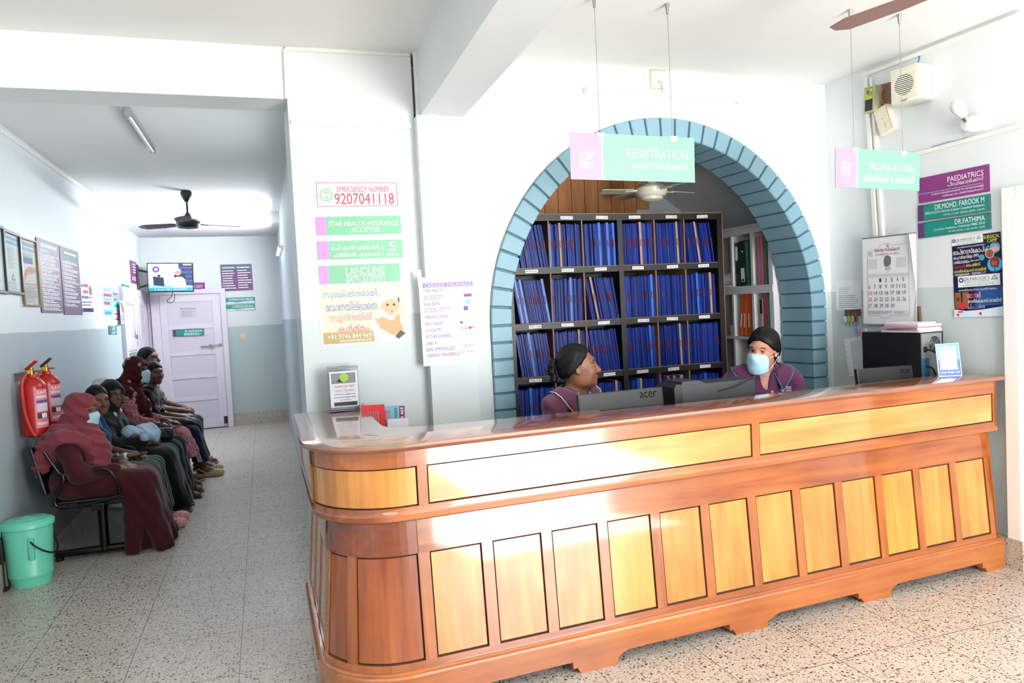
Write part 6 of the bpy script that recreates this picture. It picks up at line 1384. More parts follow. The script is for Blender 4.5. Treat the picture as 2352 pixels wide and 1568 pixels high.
for z0, z1 in ((2.085, 2.155), (1.62, 1.683), (1.262, 1.285), (.85, .88), (.4, .43), (0, .06)): MB().bbox((CX0, cy[0]-.02, z0), (CX1, cy[3], z1), .003).build('shelf_board', CW, cab)
for y, w in ((4.575, .05), (cy[1]-.01, .03), (cy[2]-.01, .025), (cy[3]-.02, .02)): MB().bbox((CX0+.004, y, .06), (CX1, y+w, 2.085), .003).build('upright', CW, cab)
MB().box((CX1, cy[0]-.02, .0), (CX1+.01, cy[3], 2.155)).build('back_panel', CW, cab)
def spine(name, label, y, t, z, h, mat, cat, tilt=0, dep=.24, extra=None, group=None, x=CX0+.02):
    o = thing(name, label, cat, Matrix.Translation((x, y, z+.0015+abs(sin(tilt))*t/2)) @ Matrix.Rotation(tilt, 4, 'X'), group=group); MB().bbox((0, -t/2, 0), (dep, t/2, h), min(.006, t*.3)).build('cover', mat, o)
    if extra: extra(o)
    return o
def pad_(o, y, z, hy, hz, mat, nm='spine_label'): MB().box((-.0012, y-hy, z-hz), (0, y+hy, z+hz)).build(nm, mat, o)
BG = M('binder_green', (.07, .19, .16), .4, .06); BK2 = M('binder_black', (.05, .05, .055), .4, .05)
def ring(o, y, z): MB().tube([(-.002, y+.011*cos(a), z+.011*sin(a)) for a in np.linspace(0, 2*pi, 13)[:-1]], .0025, 6, closed=True).build('finger_ring', CHR, o)
spine('binder', 'black lever binder with a pale spine label on the upper white shelf', 5.030, .045, 1.683, .345, BK2, 'binder', 0, .27, lambda o: (pad_(o, 0, .26, .014, .055, PAPER), ring(o, 0, .08)))
spine('binder', 'dark green lever binder with a white spine label on the upper white shelf', 4.955, .085, 1.683, .355, BG, 'binder', -.03, .28, lambda o: (pad_(o, 0, .085, .022, .055, PAPER), pad_(o, 0, .045, .014, .010, M('label_lime', (.55, .72, .2), .5), 'label_logo'), ring(o, 0, .27)))
for k, (c, n) in enumerate([((.25, .55, .36), 'bright green'), ((.16, .40, .30), 'deep green')]): spine('paper_file', '%s thin file beside the dark green binder' % n, 4.895-.016*k, .012, 1.683, .35, M('file_%s' % n.split()[0], c, .5), 'file', -.05)
for k, (c, n) in enumerate([((.75, .25, .33), 'red'), ((.35, .60, .68), 'pale blue'), ((.72, .35, .42), 'dusty pink'), ((.80, .45, .38), 'salmon'), ((.66, .26, .32), 'dark rose'), ((.20, .52, .50), 'teal'), ((.16, .42, .30), 'forest green')]):
    spine('paper_file', '%s thin file in the right bay of the upper white shelf' % n, 4.780-.020*k, .014, 1.683, .37, M('thin_%s' % n.replace(' ', '_'), c, .5), 'file', 0)
ORG = M('binder_orange', (.80, .36, .16), .4, .06)
for k, (t, dz) in enumerate(((-.16, 0), (-.09, 0), (-.02, 0))): spine('binder', '%s orange box file with a white spine label on the lower white shelf' % ['leftmost leaning', 'middle leaning', 'rightmost upright'][k], 5.028-.062*k-(.010 if k == 0 else 0), .042, 1.287, .335, ORG, 'binder', -t, .26, lambda o: pad_(o, 0, .12, .006, .055, PAPER), 'orange box files')
spine('box', 'small black and cream box on the lower white shelf', 4.745, .028, 1.286, .29, M('box_cream', (.72, .66, .52), .5, .1, 20), 'box', 0, .2, lambda o: pad_(o, 0, .23, .0139, .055, BK2, 'black_top'))
spine('paper_file', 'rose pink file leaning on the lower white shelf', 4.712, .03, 1.286, .335, M('thin_rose', (.70, .25, .38), .5), 'file', .04); spine('paper_file', 'sea green file at the right end of the lower white shelf', 4.672, .016, 1.286, .32, M('thin_sea', (.35, .55, .45), .5), 'file', .02)
cup = thing('cup', 'small white cup on the lower white shelf left of the orange files', 'cup', loc=(3.64, 5.13, 1.286)); MB().lathe([(.024, 0), (.030, .085), (.027, .085), (.022, .004)], 20).build('cup_body', WHITEP, cup, True); MB().tube(smooth_path([(.027, 0, .07), (.05, 0, .065), (.05, 0, .03), (.026, 0, .02)], 4), .004, 6).build('cup_handle', WHITEP, cup, True)
rl = thing('paper_roll', 'rolled white papers at the left of the upper white shelf', 'paper', loc=(3.66, 5.17, 1.684)); MB().tube([(0, .10, .06), (0, -.07, .065)], .055, 16).build('roll', PAPER, rl, True); MB().bbox((-.06, -.07, 0), (.14, .1, .012), .003).build('sheet', PAPER, rl)
def ceiling_fan(label, c, ztop, zh, R_, angs, mat, hub, pitch=.12, bw=.065, tipcut=.0, name='ceiling_fan', light=False, sq=False):
    f = thing(name, label, 'fan', loc=(c[0], c[1], zh)); H = ztop-zh
    MB().lathe([(.05, H), (.062, H-.03), (.05, H-.07), (.022, H-.12)], 20).build('canopy', hub, f, True); MB().lathe([(.011, .05), (.011, H-.06)], 12).build('down_rod', hub, f, True)
    MB().lathe([(.02, .12), (.045, .055), (.10, .045), (.125, .02), (.125, -.02), (.105, -.045), (.03, -.055), (.001, -.056)], 28).build('motor', hub, f, True)
    for a in angs:
        b = MB(); T = Matrix.Rotation(a, 4, 'Z') @ Matrix.Rotation(pitch, 4, 'X')
        w0, w1 = (bw*.8, bw) if not sq else (bw, bw); P = [(.16, -w0), (R_*.55, -w1*1.1), (R_*.93, -w1), (R_, -w1*.3 if not sq else -w1), (R_*.99, w1*.5 if not sq else w1), (R_*.85, w1), (.16, w0*.8)]
        b.prism(P, -.003, .003, 0, T); bl = b.build('blade', mat, f); MB().bbox((.09, -.022, -.008), (.22, .022, .004), .003, 0, T).build('blade_arm', hub, bl)
    if light: MB().lathe([(.09, -.045), (.085, -.07), (.05, -.085), (.001, -.088)], 24).build('light_bowl', M('bowl_cream', (.90, .88, .78), .3), f, True)
    return f
ceiling_fan('cream four-bladed ceiling fan in the room behind the arch', (2.97, 5.2), 2.90, 2.47, .42, [radians(a) for a in (12, 102, 172, 282)], M('blade_cream', (.78, .76, .72), .4), M('fan_cream', (.90, .88, .82), .35), .15, .055, light=True, sq=True)
ceiling_fan('dark brown three-bladed ceiling fan over the waiting passage', (-.706, 8.84), CEIL, 2.70, .60, [radians(a) for a in (28, 150, 268)], M('blade_dark', (.10, .07, .07), .35), M('fan_dark', (.10, .11, .12), .35), .2, .07)
ceiling_fan('brown bladed ceiling fan at the top edge of the view above the counter', (2.645, 2.085), CEIL, 2.77, .63, [math.atan2(.384, -.10)+radians(a) for a in (0, 120, 240)], M('blade_brown', (.46, .33, .31), .4), M('fan_brown', (.40, .29, .27), .4), .06, .058)
# ---- tube lights, boxes on walls, sensor
def batten(label, M4, L, body, tube, tm=None, name='tube_light'):
    t = thing(name, label, 'light', M4); MB().bbox((0, -.018, 0), (L, .018, .03), .004).build('batten', body, t)
    for x in (.012, L-.012): MB().bbox((x-.012, -.02, .028), (x+.012, .02, .062), .004).build('end_cap', body, t)
    MB().tube([(.02, 0, .05), (L-.02, 0, .05)], .013, 12).build('tube', tube, t, True); return t
TUB = M('tube_off', (.90, .90, .89), .3, 0)
u0, z0 = ARCHW.at(1340, 210); u1, z1 = ARCHW.at(1690, 234); batten('unlit white tube light on the wall above the arch', ARCHW.mat(u0, z0, 0, math.atan2(z1-z0, u1-u0)), math.hypot(u1-u0, z1-z0), WHITEP, TUB)
GREYB = M('batten_grey', (.62, .63, .65), .4); a = PZ(292, 245, CEIL); e = PZ(348, 331, CEIL); batten('unlit grey batten light on the passage ceiling', Matrix.Translation((a[0], a[1], CEIL)) @ Matrix.Rotation(math.atan2(e[1]-a[1], e[0]-a[0]), 4, 'Z') @ Matrix.Rotation(pi, 4, 'X'), 1.15, GREYB, TUB)
batten('lit white tube light far along the right side of the passage', Matrix(((0, 0, -1, .30), (1, 0, 0, 9.55), (0, -1, 0, 2.50), (0, 0, 0, 1))), 1.2, WHITEP, M('tube_lit', (.95, .98, 1), .3, 0, emit=9))
ln = bpy.data.lights.new('tube_glow', 'AREA'); ln.shape = 'RECTANGLE'; ln.size = 1.1; ln.size_y = .03; ln.energy = 90; ln.color = (.93, .97, 1); lo_ = link('tube_glow', ln); lo_.matrix_world = Matrix(((0, 0, 1, .215), (1, 0, 0, 10.15), (0, 1, 0, 2.50), (0, 0, 0, 1)))
s = Sign('junction_box', 'square cream junction box on the wall above the arch', 'box', ARCHW, [(1491, 165), (1524, 167), (1525, 206), (1492, 204)], M('box_ivory', (.90, .88, .80), .5), .03, part='cover'); MB().tube(smooth_path([(-.01, -.01, .03), (.0, -.03, .05), (.02, -.07, .03), (.03, -.12, .02)], 4), .003, 5).build('loose_wire', M('wire_tan', (.6, .5, .4), .6), s.root); s.done()
sd2 = thing('smoke_detector', 'round white sensor under the beam by the column', 'sensor', loc=tuple(PZ(988, 269, 2.702))); MB().lathe([(.055, 0), (.055, -.012), (.045, -.024), (.001, -.026)], 24).build('sensor_body', WHITEP, sd2, True); MB().lathe([(.018, -.0255), (.016, -.030), (.001, -.031)], 16).build('sensor_window', GREYB, sd2, True)
# ---- speaker, boxes and bulb on the right wall
IV = M('ivory_plastic', (.90, .89, .82), .4, .03)
u, z = RIGHTW.at(2088, 197, .09); sp = thing('wall_speaker', 'ivory wall speaker with a round slotted grille high on the right wall', 'speaker', RIGHTW.mat(u, z, 0, 0) @ Matrix.Rotation(radians(6), 4, 'Y'))
MB().bbox((-.09, -.105, .01), (.09, .105, .15), .012).build('case', IV, sp, True)
b = MB()
for k in range(17):
    y = -.092+.0115*k; b.bbox((-.085, y, .15), (.085, y+.006, .154), .001)
b.build('grille_slats', IV, sp); MB().lathe([(.062, .1495), (.062, .1515), (.001, .1515)], 28).build('speaker_cone', M('cone_dark', (.16, .16, .16), .7), sp, True); MB().bbox((-.02, -.099, .153), (.02, -.089, .156), .001).build('badge', STEEL, sp)
MB().tube(smooth_path([(0, .105, .05), (.01, .15, .02), (.005, .20, .006)], 4), .004, 6).build('cable', M('cable_blue', (.15, .35, .55), .5), sp)
def wallthing(name, label, cat, q, mat, t, pl=RIGHTW, part='case', **k): return Sign(name, label, cat, pl, q, mat, t, part=part, **k)
s = wallthing('plywood_board', 'brown plywood backing between the small amplifier box and the wall speaker', 'board', [(2012, 199), (2060, 184), (2062, 236), (2014, 246)], M('plywood', (.47, .33, .28), .6, .1, 12), .012, part='board'); MB().tube(smooth_path([(-.01, .05, .014), (-.02, 0, .03), (-.005, -.05, .03), (0, -.06, .014)], 4), .003, 5).build('wire_loop', M('wire_tan', (.6, .5, .4), .6), s.root); s.done()
s = wallthing('small_amplifier', 'small olive box with a coloured picture front high on the right wall', 'box', [(2002, 203), (2027, 197), (2029, 255), (2003, 262)], M('olive_plastic', (.66, .66, .52), .5), .07); s.rect('front_panel', INKB, .12, .06, .80, .94); s.rect('picture', M('picture_lime', (.62, .72, .25), .5, .2, 40), .14, .08, .78, .5); s.disc('picture', INKR, .38, .22, .09); s.disc('picture', INKW, .6, .3, .08); s.done()
s = wallthing('hanging_box', 'cream plastic box with an orange edge hanging crooked below the speaker', 'box', [(2013, 262), (2041, 243), (2068, 290), (2039, 309)], M('cream_plastic', (.90, .86, .78), .45), .045); s.rect('edge_strip', M('orange_edge', (.86, .38, .25), .5), .955, 0, 1, 1); s.rect('slot', INKG, .55, .60, .58, .85); s.lines(INKG, .40, .42, .60, .48, 1, .5, 'slot'); s.done()
s = wallthing('bulb_plate', 'white wall plate with an angled LED bulb on the right wall', 'light', [(2219, 274), (2261, 257), (2263, 300), (2219, 309)], WHITEP, .012, part='plate')
R = Matrix.Rotation(radians(38), 4, 'Z') @ Matrix.Rotation(radians(-62), 4, 'X'); b = MB().lathe([(.045, 0), (.046, .03), (.04, .055), (.001, .062)], 20, 0, Matrix.Translation((0, 0, .01))); b.build('holder', WHITEP, s.root, True)
R = Matrix.Translation((-.005, .005, .045)) @ Vector((-.12, .80, .52)).to_track_quat('Z', 'Y').to_matrix().to_4x4()
MB().lathe([(.019, .0), (.019, .05)], 16, 0, R).build('socket', STEEL, s.root, True); bl = MB().lathe([(.017, .04), (.020, .05), (.034, .085), (.039, .10)], 20, 0, R).build('bulb', WHITEP, s.root, True); MB().lathe([(.039, .10), (.041, .118), (.035, .138), (.021, .152), (.001, .157)], 20, 0, R).build('bulb_globe', M('bulb_white', (.88, .88, .90), .25), bl, True)
MB().tube(smooth_path([(-.05, -.06, .005), (-.10, -.066, .008), (-.18, -.058, .010), (-.28, -.060, .006)], 4), .0018, 5).build('wire', INKG, s.root); s.done()
BRN = M('plate_brown', (.36, .24, .17), .5, .05)
s = wallthing('switch_board', 'brown wooden switch board half hidden by the calendar', 'switch', [(2096, 705), (2116, 703), (2117, 741), (2096, 742)], BRN, .02, part='plate'); s.rect('switch_panel', M('switch_cream', (.85, .78, .66), .5), .35, .2, .8, .85, .003); s.rect('rocker', WHITEP, .42, .3, .72, .5, .004); s.done()
s = Sign('switch_plate', 'cream switch plate on the end wall right of the door', 'switch', BACKW, [(550, 764), (564.4, 763.4), (564.8, 779), (550.2, 779.4)], M('plate_tan', (.80, .72, .62), .5), .015, part='plate'); s.rect('rocker', M('rocker_cream', (.90, .86, .80), .5), .25, .25, .75, .75, .002); s.line('rocker', BRN, .42, .25, .42, .75, .004, .003); s.line('rocker', BRN, .58, .25, .58, .75, .004, .003); s.done()
# key rack
s = wallthing('key_rack', 'small brown wooden key rack on the right wall beside the calendar', 'rack', [(1944, 711), (1978, 709.5), (1978, 725), (1945, 727)], BRN, .018, part='board'); rk = s
b = MB()
kx = [-.40, -.15, .10, .34, .40, .62, .95]
for x in kx[:4]: MB().tube([(x*s.w, -.005, .018), (x*s.w, -.008, .030), (x*s.w, .004, .034)], .0018, 6).build('hook', STEEL, s.root)
s.done(); b0 = s.root.matrix_world
for k, (n, c, dx, dy) in enumerate([('white', (.88, .88, .88), 0, 0), ('green', (.40, .72, .25), 0, 0), ('orange', (.88, .58, .22), 0, 0), ('navy blue', (.16, .28, .50), 0, 0), ('pale blue', (.35, .55, .75), -.0, -.085), ('pink', (.85, .48, .62), -.0, -.10), ('silver white', (.80, .80, .82), -.0, -.09)]):
    x = kx[k]*s.w if k < 4 else (.36, .62, .95)[k-4]*s.w
    o = thing('key', '%s tagged key hanging %s the small key rack' % (n, 'on' if k < 4 else 'low beside'), 'key', b0 @ Matrix.Translation((x, -.010+dy, .030))); t = M('tag_%s' % n.replace(' ', '_'), c, .4)
    if k >= 4: MB().tube([(0, 0, -.022), (0, .075 if k == 4 else .08, -.012)], .0012, 5).build('cord', STEEL, o)
    MB().bbox((-.010, -.052, -.003), (.010, -.010, .003), .003).build('tag', t, o, True); MB().tube([(.006*cos(a), -.004+.006*sin(a), 0) for a in np.linspace(0, 2*pi, 11)[:-1]], .001, 5, closed=True).build('ring', STEEL, o)
    MB().bbox((-.003, -.085, -.006), (.003, -.045, -.0045), .0006).bbox((-.007, -.05, -.006), (.007, -.038, -.0045), .0006).build('key_blade', STEEL, o)
# ============================================================ things on and behind the counter
PLB = M('plastic_black', (.07, .072, .078), .42, .04); PLG = M('plastic_charcoal', (.17, .18, .19), .45, .04); PLD = M('plastic_dull', (.085, .09, .10), .5, .04)
def monitor(label, p, rz, w, h, ztop, desk, logo=None, lp=(.30, .09)):
    """seen from its back; local x to the viewer's right, y away from the viewer (screen side)"""
    m = thing('monitor', label, 'monitor', None, (p[0], p[1], desk), rz); H = ztop-desk; T = Matrix.Translation((0, 0, H)) @ Matrix.Rotation(radians(-8), 4, 'X')
    MB().bbox((-w/2, -.012, -h), (w/2, .016, 0), .006, 0, T).bbox((-w*.47, -.030, -h*.93), (w*.47, -.010, -h*.30), .012, 0, T).build('back_shell', PLD, m)
    MB().box((-w/2+.012, .0162, -h+.02), (w/2-.012, .0168, -.012), 0, T).build('screen', M('screen_off', (.05, .06, .08), .1, 0), m)
    b = MB(); b.bbox((-.035, -.075, .01), (.035, -.045, H-h*.5), .006).bbox((-.035, -.06, H-h*.62), (.035, -.015, H-h*.42), .005); b.build('neck', PLB, m); MB().bbox((-.12, -.13, 0), (.12, .06, .014), .005).build('foot', PLB, m)
    if logo:
        V, F = text_tris(logo, .03); lo_, hi_ = V.min(0), V.max(0); b = MB(); x0, x1, z0, z1 = lp
        b.raw([T @ Vector((x0+(v[0]-lo_[0])/(hi_[0]-lo_[0])*(x1-x0), -.0126, z0+(v[1]-lo_[1])/(hi_[1]-lo_[1])*(z1-z0))) for v in V], F); b.build('maker_lettering', M('logo_dark', (.022, .022, .025), .7, 0, spec=.1), m, fix=False)
    b = MB()
    for k in range(10): b.box((-w*.44, -.0308, -h*.38-.006*k), (w*.44, -.0300, -h*.38-.006*k-.0025), 0, T)
    b.build('vent_slots', PLB, m); return m
p0 = PY(1424, 898, 3.40); monitor('black monitor seen from behind, in front of the clerk in profile', (p0[0], 3.40), radians(2), .492, .30, p0[2]+.003, .751, 'acer', (.105, .205, -.050, -.018))
p1 = PY(2026, 838, 3.43); monitor('black monitor seen from behind at the right end of the counter', (p1[0], 3.41), radians(-6), .40, .27, p1[2]-.01, .751, 'acer', (.09, .16, -.046, -.022))
# tower lying along the counter between the clerks
t = thing('computer_tower', 'charcoal computer tower standing behind the counter between the two clerks', 'computer', None, (2.235, 3.42, .751), radians(1))
MB().bbox((-.20, -.085, 0), (.255, .085, .405), .004).build('case', PLG, t); MB().prism([(-.245, 0), (-.20, 0), (-.20, .41), (-.235, .412), (-.248, .395)], -.088, .088, 0, Matrix(((1, 0, 0, 0), (0, 0, -1, 0), (0, 1, 0, 0), (0, 0, 0, 1)))).build('front_bezel', PLB, t)
MB().prism([(-.20, .403), (-.20, .422), (-.10, .424), (-.055, .405)], -.086, .086, 0, Matrix(((1, 0, 0, 0), (0, 0, -1, 0), (0, 1, 0, 0), (0, 0, 0, 1)))).build('raised_top', PLG, t)
MB().tube(smooth_path([(.02, -.092, .36), (.12, -.098, .375), (.20, -.10, .405), (.25, -.08, .40), (.27, -.02, .33), (.275, .02, .15)], 5), .0035, 6).build('cable', PLB, t, True)
# tower with its back showing, on a low cabinet against the right wall
lc = thing('side_cabinet', 'low wooden cabinet under the black computer tower at the right wall', 'cabinet', None, (3.715, 3.52, 0), radians(2.8)); MB().bbox((-.12, -.26, 0), (.125, .26, .918), .004).build('carcass', WV, lc)
for k in range(3): d = MB().bbox((-.135, -.25, .03+.295*k), (-.12, .25, .31+.295*k), .004).build('drawer', WPV, lc); MB().ball((-.148, 0, .17+.295*k), .012, 8).build('knob', STEEL, d, True)
t = thing('computer_tower', 'black computer tower with open metal back at the right wall', 'computer', None, (3.715, 3.52, .92), radians(2.8)); TZ = .418
MB().bbox((-.095, -.20, 0), (-.088, .21, TZ), .002).bbox((.083, -.20, 0), (.09, .21, TZ), .002).bbox((-.09, -.20, TZ-.006), (.085, .21, TZ), .002).bbox((-.09, -.20, 0), (.085, .21, .006), .002).bbox((-.095, .20, 0), (.09, .225, TZ), .006).build('case', PLB, t)
GV = M('galvanised', (.58, .60, .60), .35, .06, metal=.6); MB().bbox((-.088, -.196, .006), (.083, -.190, TZ-.006), .001).build('back_plate', GV, t)
MB().bbox((-.080, -.199, .285), (.075, -.195, .405), .001).build('power_supply', GV, t)
b = MB()
for rr in (.048, .036, .024, .012): b.tube([(.018+rr*cos(a), -.2005, .345+rr*sin(a)) for a in np.linspace(0, 2*pi, 21)[:-1]], .0016, 5, closed=True)
for k in range(4): a = pi/4+k*pi/2; b.tube([(.018, -.2005, .345), (.018+.05*cos(a), -.2005, .345+.05*sin(a))], .002, 5)
b.build('fan_guard', GV, t); MB().lathe([(.046, 0), (.001, .001)], 20, 0, Matrix.Translation((.018, -.1995, .345)) @ Matrix.Rotation(pi/2, 4, 'X')).build('fan_opening', PLB, t); MB().bbox((-.072, -.203, .30), (-.045, -.198, .335), .002).build('socket', PLB, t)
for k in range(5): MB().bbox((-.07, -.200, .03+.022*k), (.06, -.197, .043+.022*k), .001).build('slot_cover', STEEL if k % 2 else PLB, t)
MB().bbox((-.078, -.201, .16), (-.03, -.197, .265), .001).build('port_panel', M('port_blue', (.16, .35, .52), .5), t)
for q in ([(-.06, -.20, .315), (-.05, -.24, .31), (.02, -.245, .25), (.03, -.24, .10), (.02, -.22, -.0)], [(-.055, -.20, .22), (-.04, -.235, .20), (.0, -.24, .08), (-.01, -.22, .0)], [(.02, -.20, .12), (.04, -.25, .12), (.05, -.25, .05), (.04, -.22, .0)]): MB().tube(smooth_path(q, 6), .006, 7).build('cable', PLB, t, True)
# papers on the tower
for k, (lb, c, w, d, h, a, dx) in enumerate([('lowest booklet of the paper pile on the black tower', (.88, .87, .88), .19, .26, .012, .02, .0), ('white booklet second from the bottom of the pile on the black tower', (.92, .91, .90), .17, .24, .014, -.10, .015), ('thin pink file sticking out of the paper pile on the black tower', (.80, .32, .50), .16, .24, .005, .12, -.045), ('white folded newsletter above the pink file on the black tower', (.90, .90, .92), .18, .25, .013, -.05, .010), ('topmost booklet of the paper pile on the black tower', (.94, .93, .92), .15, .22, .011, .06, -.005)]):
    z = .92+TZ+.001+[0, .0125, .027, .0325, .046][k]; o = thing('booklet', lb, 'papers', None, (3.705+dx, 3.45, z), radians(2.8)+a, 'papers on the black tower')
    MB().bbox((-w/2, -d/2, 0), (w/2, d/2, h), .002).build('cover', M('cover_%d' % k, c, .6, .05, 20), o)
    if h > .006: b = MB(); [b.box((-w/2-.0006, -d/2-.0006, h*f), (w/2-.004, d/2-.004, h*f+.0012)) for f in (.25, .5, .75)]; b.build('page_edges', M('page_edge', (.72, .72, .74), .8), o)
# payment stand: code panel left blank
pa = PZ(2153, 864, ZT); pb = PZ(2207, 862, ZT); PPl = Plane((pa[0], pa[1]), math.atan2(pb[1]-pa[1], pb[0]-pa[0]))
AZU, DBL = M('stand_azure', (.26, .68, .83), .35, .02), M('stand_blue', (.13, .33, .66), .35, .02)
s = Sign('payment_stand', 'small blue and white payment stand on the right end of the counter top', 'sign', PPl, [(2146, 791), (2198, 787), (2208, 861), (2154, 865)], DBL, .006, part='plate')
s.root.matrix_world = PPl.mat(.064, ZT+s.h/2*.97, -.012, 0) @ Matrix.Rotation(radians(-11), 4, 'X')
s.rect('upper_half', AZU, 0, 0, 1, .49); s.rect('card', PAPER, .12, .075, .86, .80, .0002)
s.text('pay', M('ink_deep_blue', (.10, .18, .45), .5, 0), .20, .12, .50, .21, .04, 'lettering'); s.text('tm', INKC, .52, .11, .79, .19, .04, 'lettering'); s.text('Accepted Here', INKG, .22, .215, .78, .245, .01, 'lettering'); s.text('paytm', INKBL, .24, .725, .46, .765, .03, 'lettering'); s.text('& UPI', INKG, .50, .73, .75, .762, .01, 'lettering')
s.rect('footer_marks', INKW, .12, .87, .22, .91); s.rect('footer_marks', INKW, .42, .86, .50, .91); s.lines(INKW, .25, .865, .38, .915, 2, .5, 'footer_marks'); s.lines(INKW, .53, .865, .70, .915, 2, .5, 'footer_marks', 2); s.text('UPI', INKW, .76, .865, .93, .91, .03, 'footer_marks')
for a in ((0, .006, 1, .006), (0, .994, 1, .994), (.008, 0, .008, 1), (.992, 0, .992, 1)): s.line('white_rim', INKW, *a, .004)
s.done(); MB().prism([(0, 0), (.052, 0), (.010, .12), (0, .12)], -.03, .03, 0, Matrix(((0, 0, 1, 0), (0, 1, 0, -s.h/2), (-1, 0, 0, 0), (0, 0, 0, 1)))).build('back_prop', M('prop_white', (.85, .85, .86), .4), s.root)
# donation box
DP = Plane((.392, 4.035), radians(-3)); s = Sign('donation_box', 'clear donation box with a printed card on the left wing of the counter', 'box', DP, [(757, 862), (821, 853), (826, 936), (762, 942)], PAPER, .002, part='card')
s.root.matrix_world = DP.mat(0, ZT+.122, 0, 0); w, h = s.w/2+.006, .118
s.rect('photo', M('print_grey', (.55, .54, .55), .6, .1, 30), .06, .05, .93, .34); s.poly('photo', INKB, [(.25, .30), (.42, .12), (.62, .10), (.60, .30)], .0002); s.disc('photo', M('seal_green', (.62, .78, .25), .5), .52, .18, .12, lift=.0004, n=18)
s.text('"HANDS TOP HELP"', INKR, .16, .39, .88, .46, .02); s.text('for', INKR, .47, .475, .55, .505, .02); s.text('CANCER & OTHER PATIENTS', INKR, .18, .52, .86, .565, .015); s.line('lettering', INKG, .12, .59, .92, .59, .001)
s.text('കാൻസർ േപാലുള്ള മാരക', INKB, .15, .62, .90, .675, .015); s.text('േരാഗങ്ങൾ േനരിടുന്നവർക്ക്', INKB, .15, .70, .90, .755, .015); s.text('ഒരു സാന്ത്വനം', INKB, .33, .78, .74, .83, .015); s.rect('band', INKB, .12, .86, .95, .97); s.text('"ദാനം വിപത്തിെന തടയും"', INKY, .16, .885, .90, .945, .02); s.done()
ACR = pane_mat('acrylic_sheet', (.95, .96, .97))
b = MB(); hh = h; b.bbox((-w, -hh, -.10), (w, hh, -.096), .001).bbox((-w, -hh, -.10), (-w+.003, hh, .006), .001).bbox((w-.003, -hh, -.10), (w, hh, .006), .001).bbox((-w, -hh, .004), (w, hh, .007), .001); b.build('clear_walls', ACR, s.root)
MB().bbox((-w-.001, hh-.004, -.101), (w+.001, hh, .008), .001).build('lid', M('acrylic_violet', (.42, .42, .58), .15, .05), s.root); MB().bbox((-w-.001, -hh, -.101), (w+.001, -hh+.004, .008), .001).build('base', M('acrylic_violet', (.42, .42, .58), .15), s.root); MB().box((-.03, hh-.0002, -.055), (.03, hh+.0006, -.048)).build('coin_slot', INKB, s.root)
MB().bbox((-w+.004, -hh+.005, -.094), (w-.004, -hh+.07, -.004), .01).build('contents', M('paper_notes', (.55, .55, .50), .8, .2, 30), s.root)
s2 = w; b = MB(); b.box((-w-.0012, -hh+.02, -.085), (-w-.0004, hh-.03, -.02)); b.build('side_label', M('label_grey', (.70, .72, .76), .6, .1, 40), s.root)
# red magazine file with leaflets, standing on the worktop inside the corner
RDP = M('tray_red', (.80, .20, .22), .4, .03); TP = Plane((.58, 3.95), radians(-14))
q = [TP.at(*p) for p in ((829, 931), (881, 928), (890, 979))]; x0, x1, zt = q[0][0], q[1][0]+.004, q[1][1]
tr = thing('magazine_file', 'red slotted plastic letter file behind the inner corner of the counter', 'file', TP.mat((x0+x1)/2, .752, 0)); W2 = (x1-x0)/2; H = zt-.752
b = MB(); sl = [(-.55+.22*k) for k in range(6)]
zs0, zs1 = H-.145, H-.035
cols = [-1]+[v for k in range(6) for v in (-.62+.21*k-.045, -.62+.21*k+.045)]+[1]
for k in range(0, len(cols), 2): b.box((cols[k]*W2, zs0, 0), (cols[k+1]*W2, zs1, .003))
b.box((-W2, 0, 0), (W2, zs0, .003)).box((-W2, zs1, 0), (W2, H, .003)); b.build('slotted_front', RDP, tr)
MB().box((-W2, 0, -.09), (-W2+.003, H, 0)).box((W2-.003, 0, -.09), (W2, H*.9, 0)).box((-W2, 0, -.09), (W2, .003, .0)).build('walls', RDP, tr)
def leaf(label, quad, mat, y, th, fn, name='leaflet_paper', group=None):
    P_ = Plane((.70, y), radians(th)); s = Sign(name, label, 'papers', P_, quad, mat, .0015, group=group); fn(s); s.done(); return s
def _l1(s): s.text('രണ്ട്', INKR, .05, .3, .45, .95, .03, rot=1); s.text('noon', INKB, .62, .35, .88, .98, .03, rot=1)
a = leaf('teal leaflet upright beside the red letter file', [(882, 933), (916, 931), (921, 1050), (888, 1052)], M('leaf_teal', (.42, .66, .72), .5), 3.97, -6, lambda s: (s.text('സന', INKR, .04, .08, .38, .34, .03), s.text('noon', INKB, .66, .05, .86, .35, .02, rot=1)))
leaf('plum leaflet edge with a phone number beside the teal leaflet', [(915, 932), (928, 931), (932, 1050), (920, 1050)], M('leaf_plum', (.42, .16, .34), .5), 3.975, -6, lambda s: s.text('44 469', INKW, .2, .03, .8, .30, .02, rot=1))
leaf('blank white sheet upright in front of the leaflets', [(889, 963), (938, 959), (940, 1060), (893, 1062)], M('sheet_lilac', (.86, .85, .90), .7, .02), 3.93, -4, lambda s: None, 'paper_sheet')
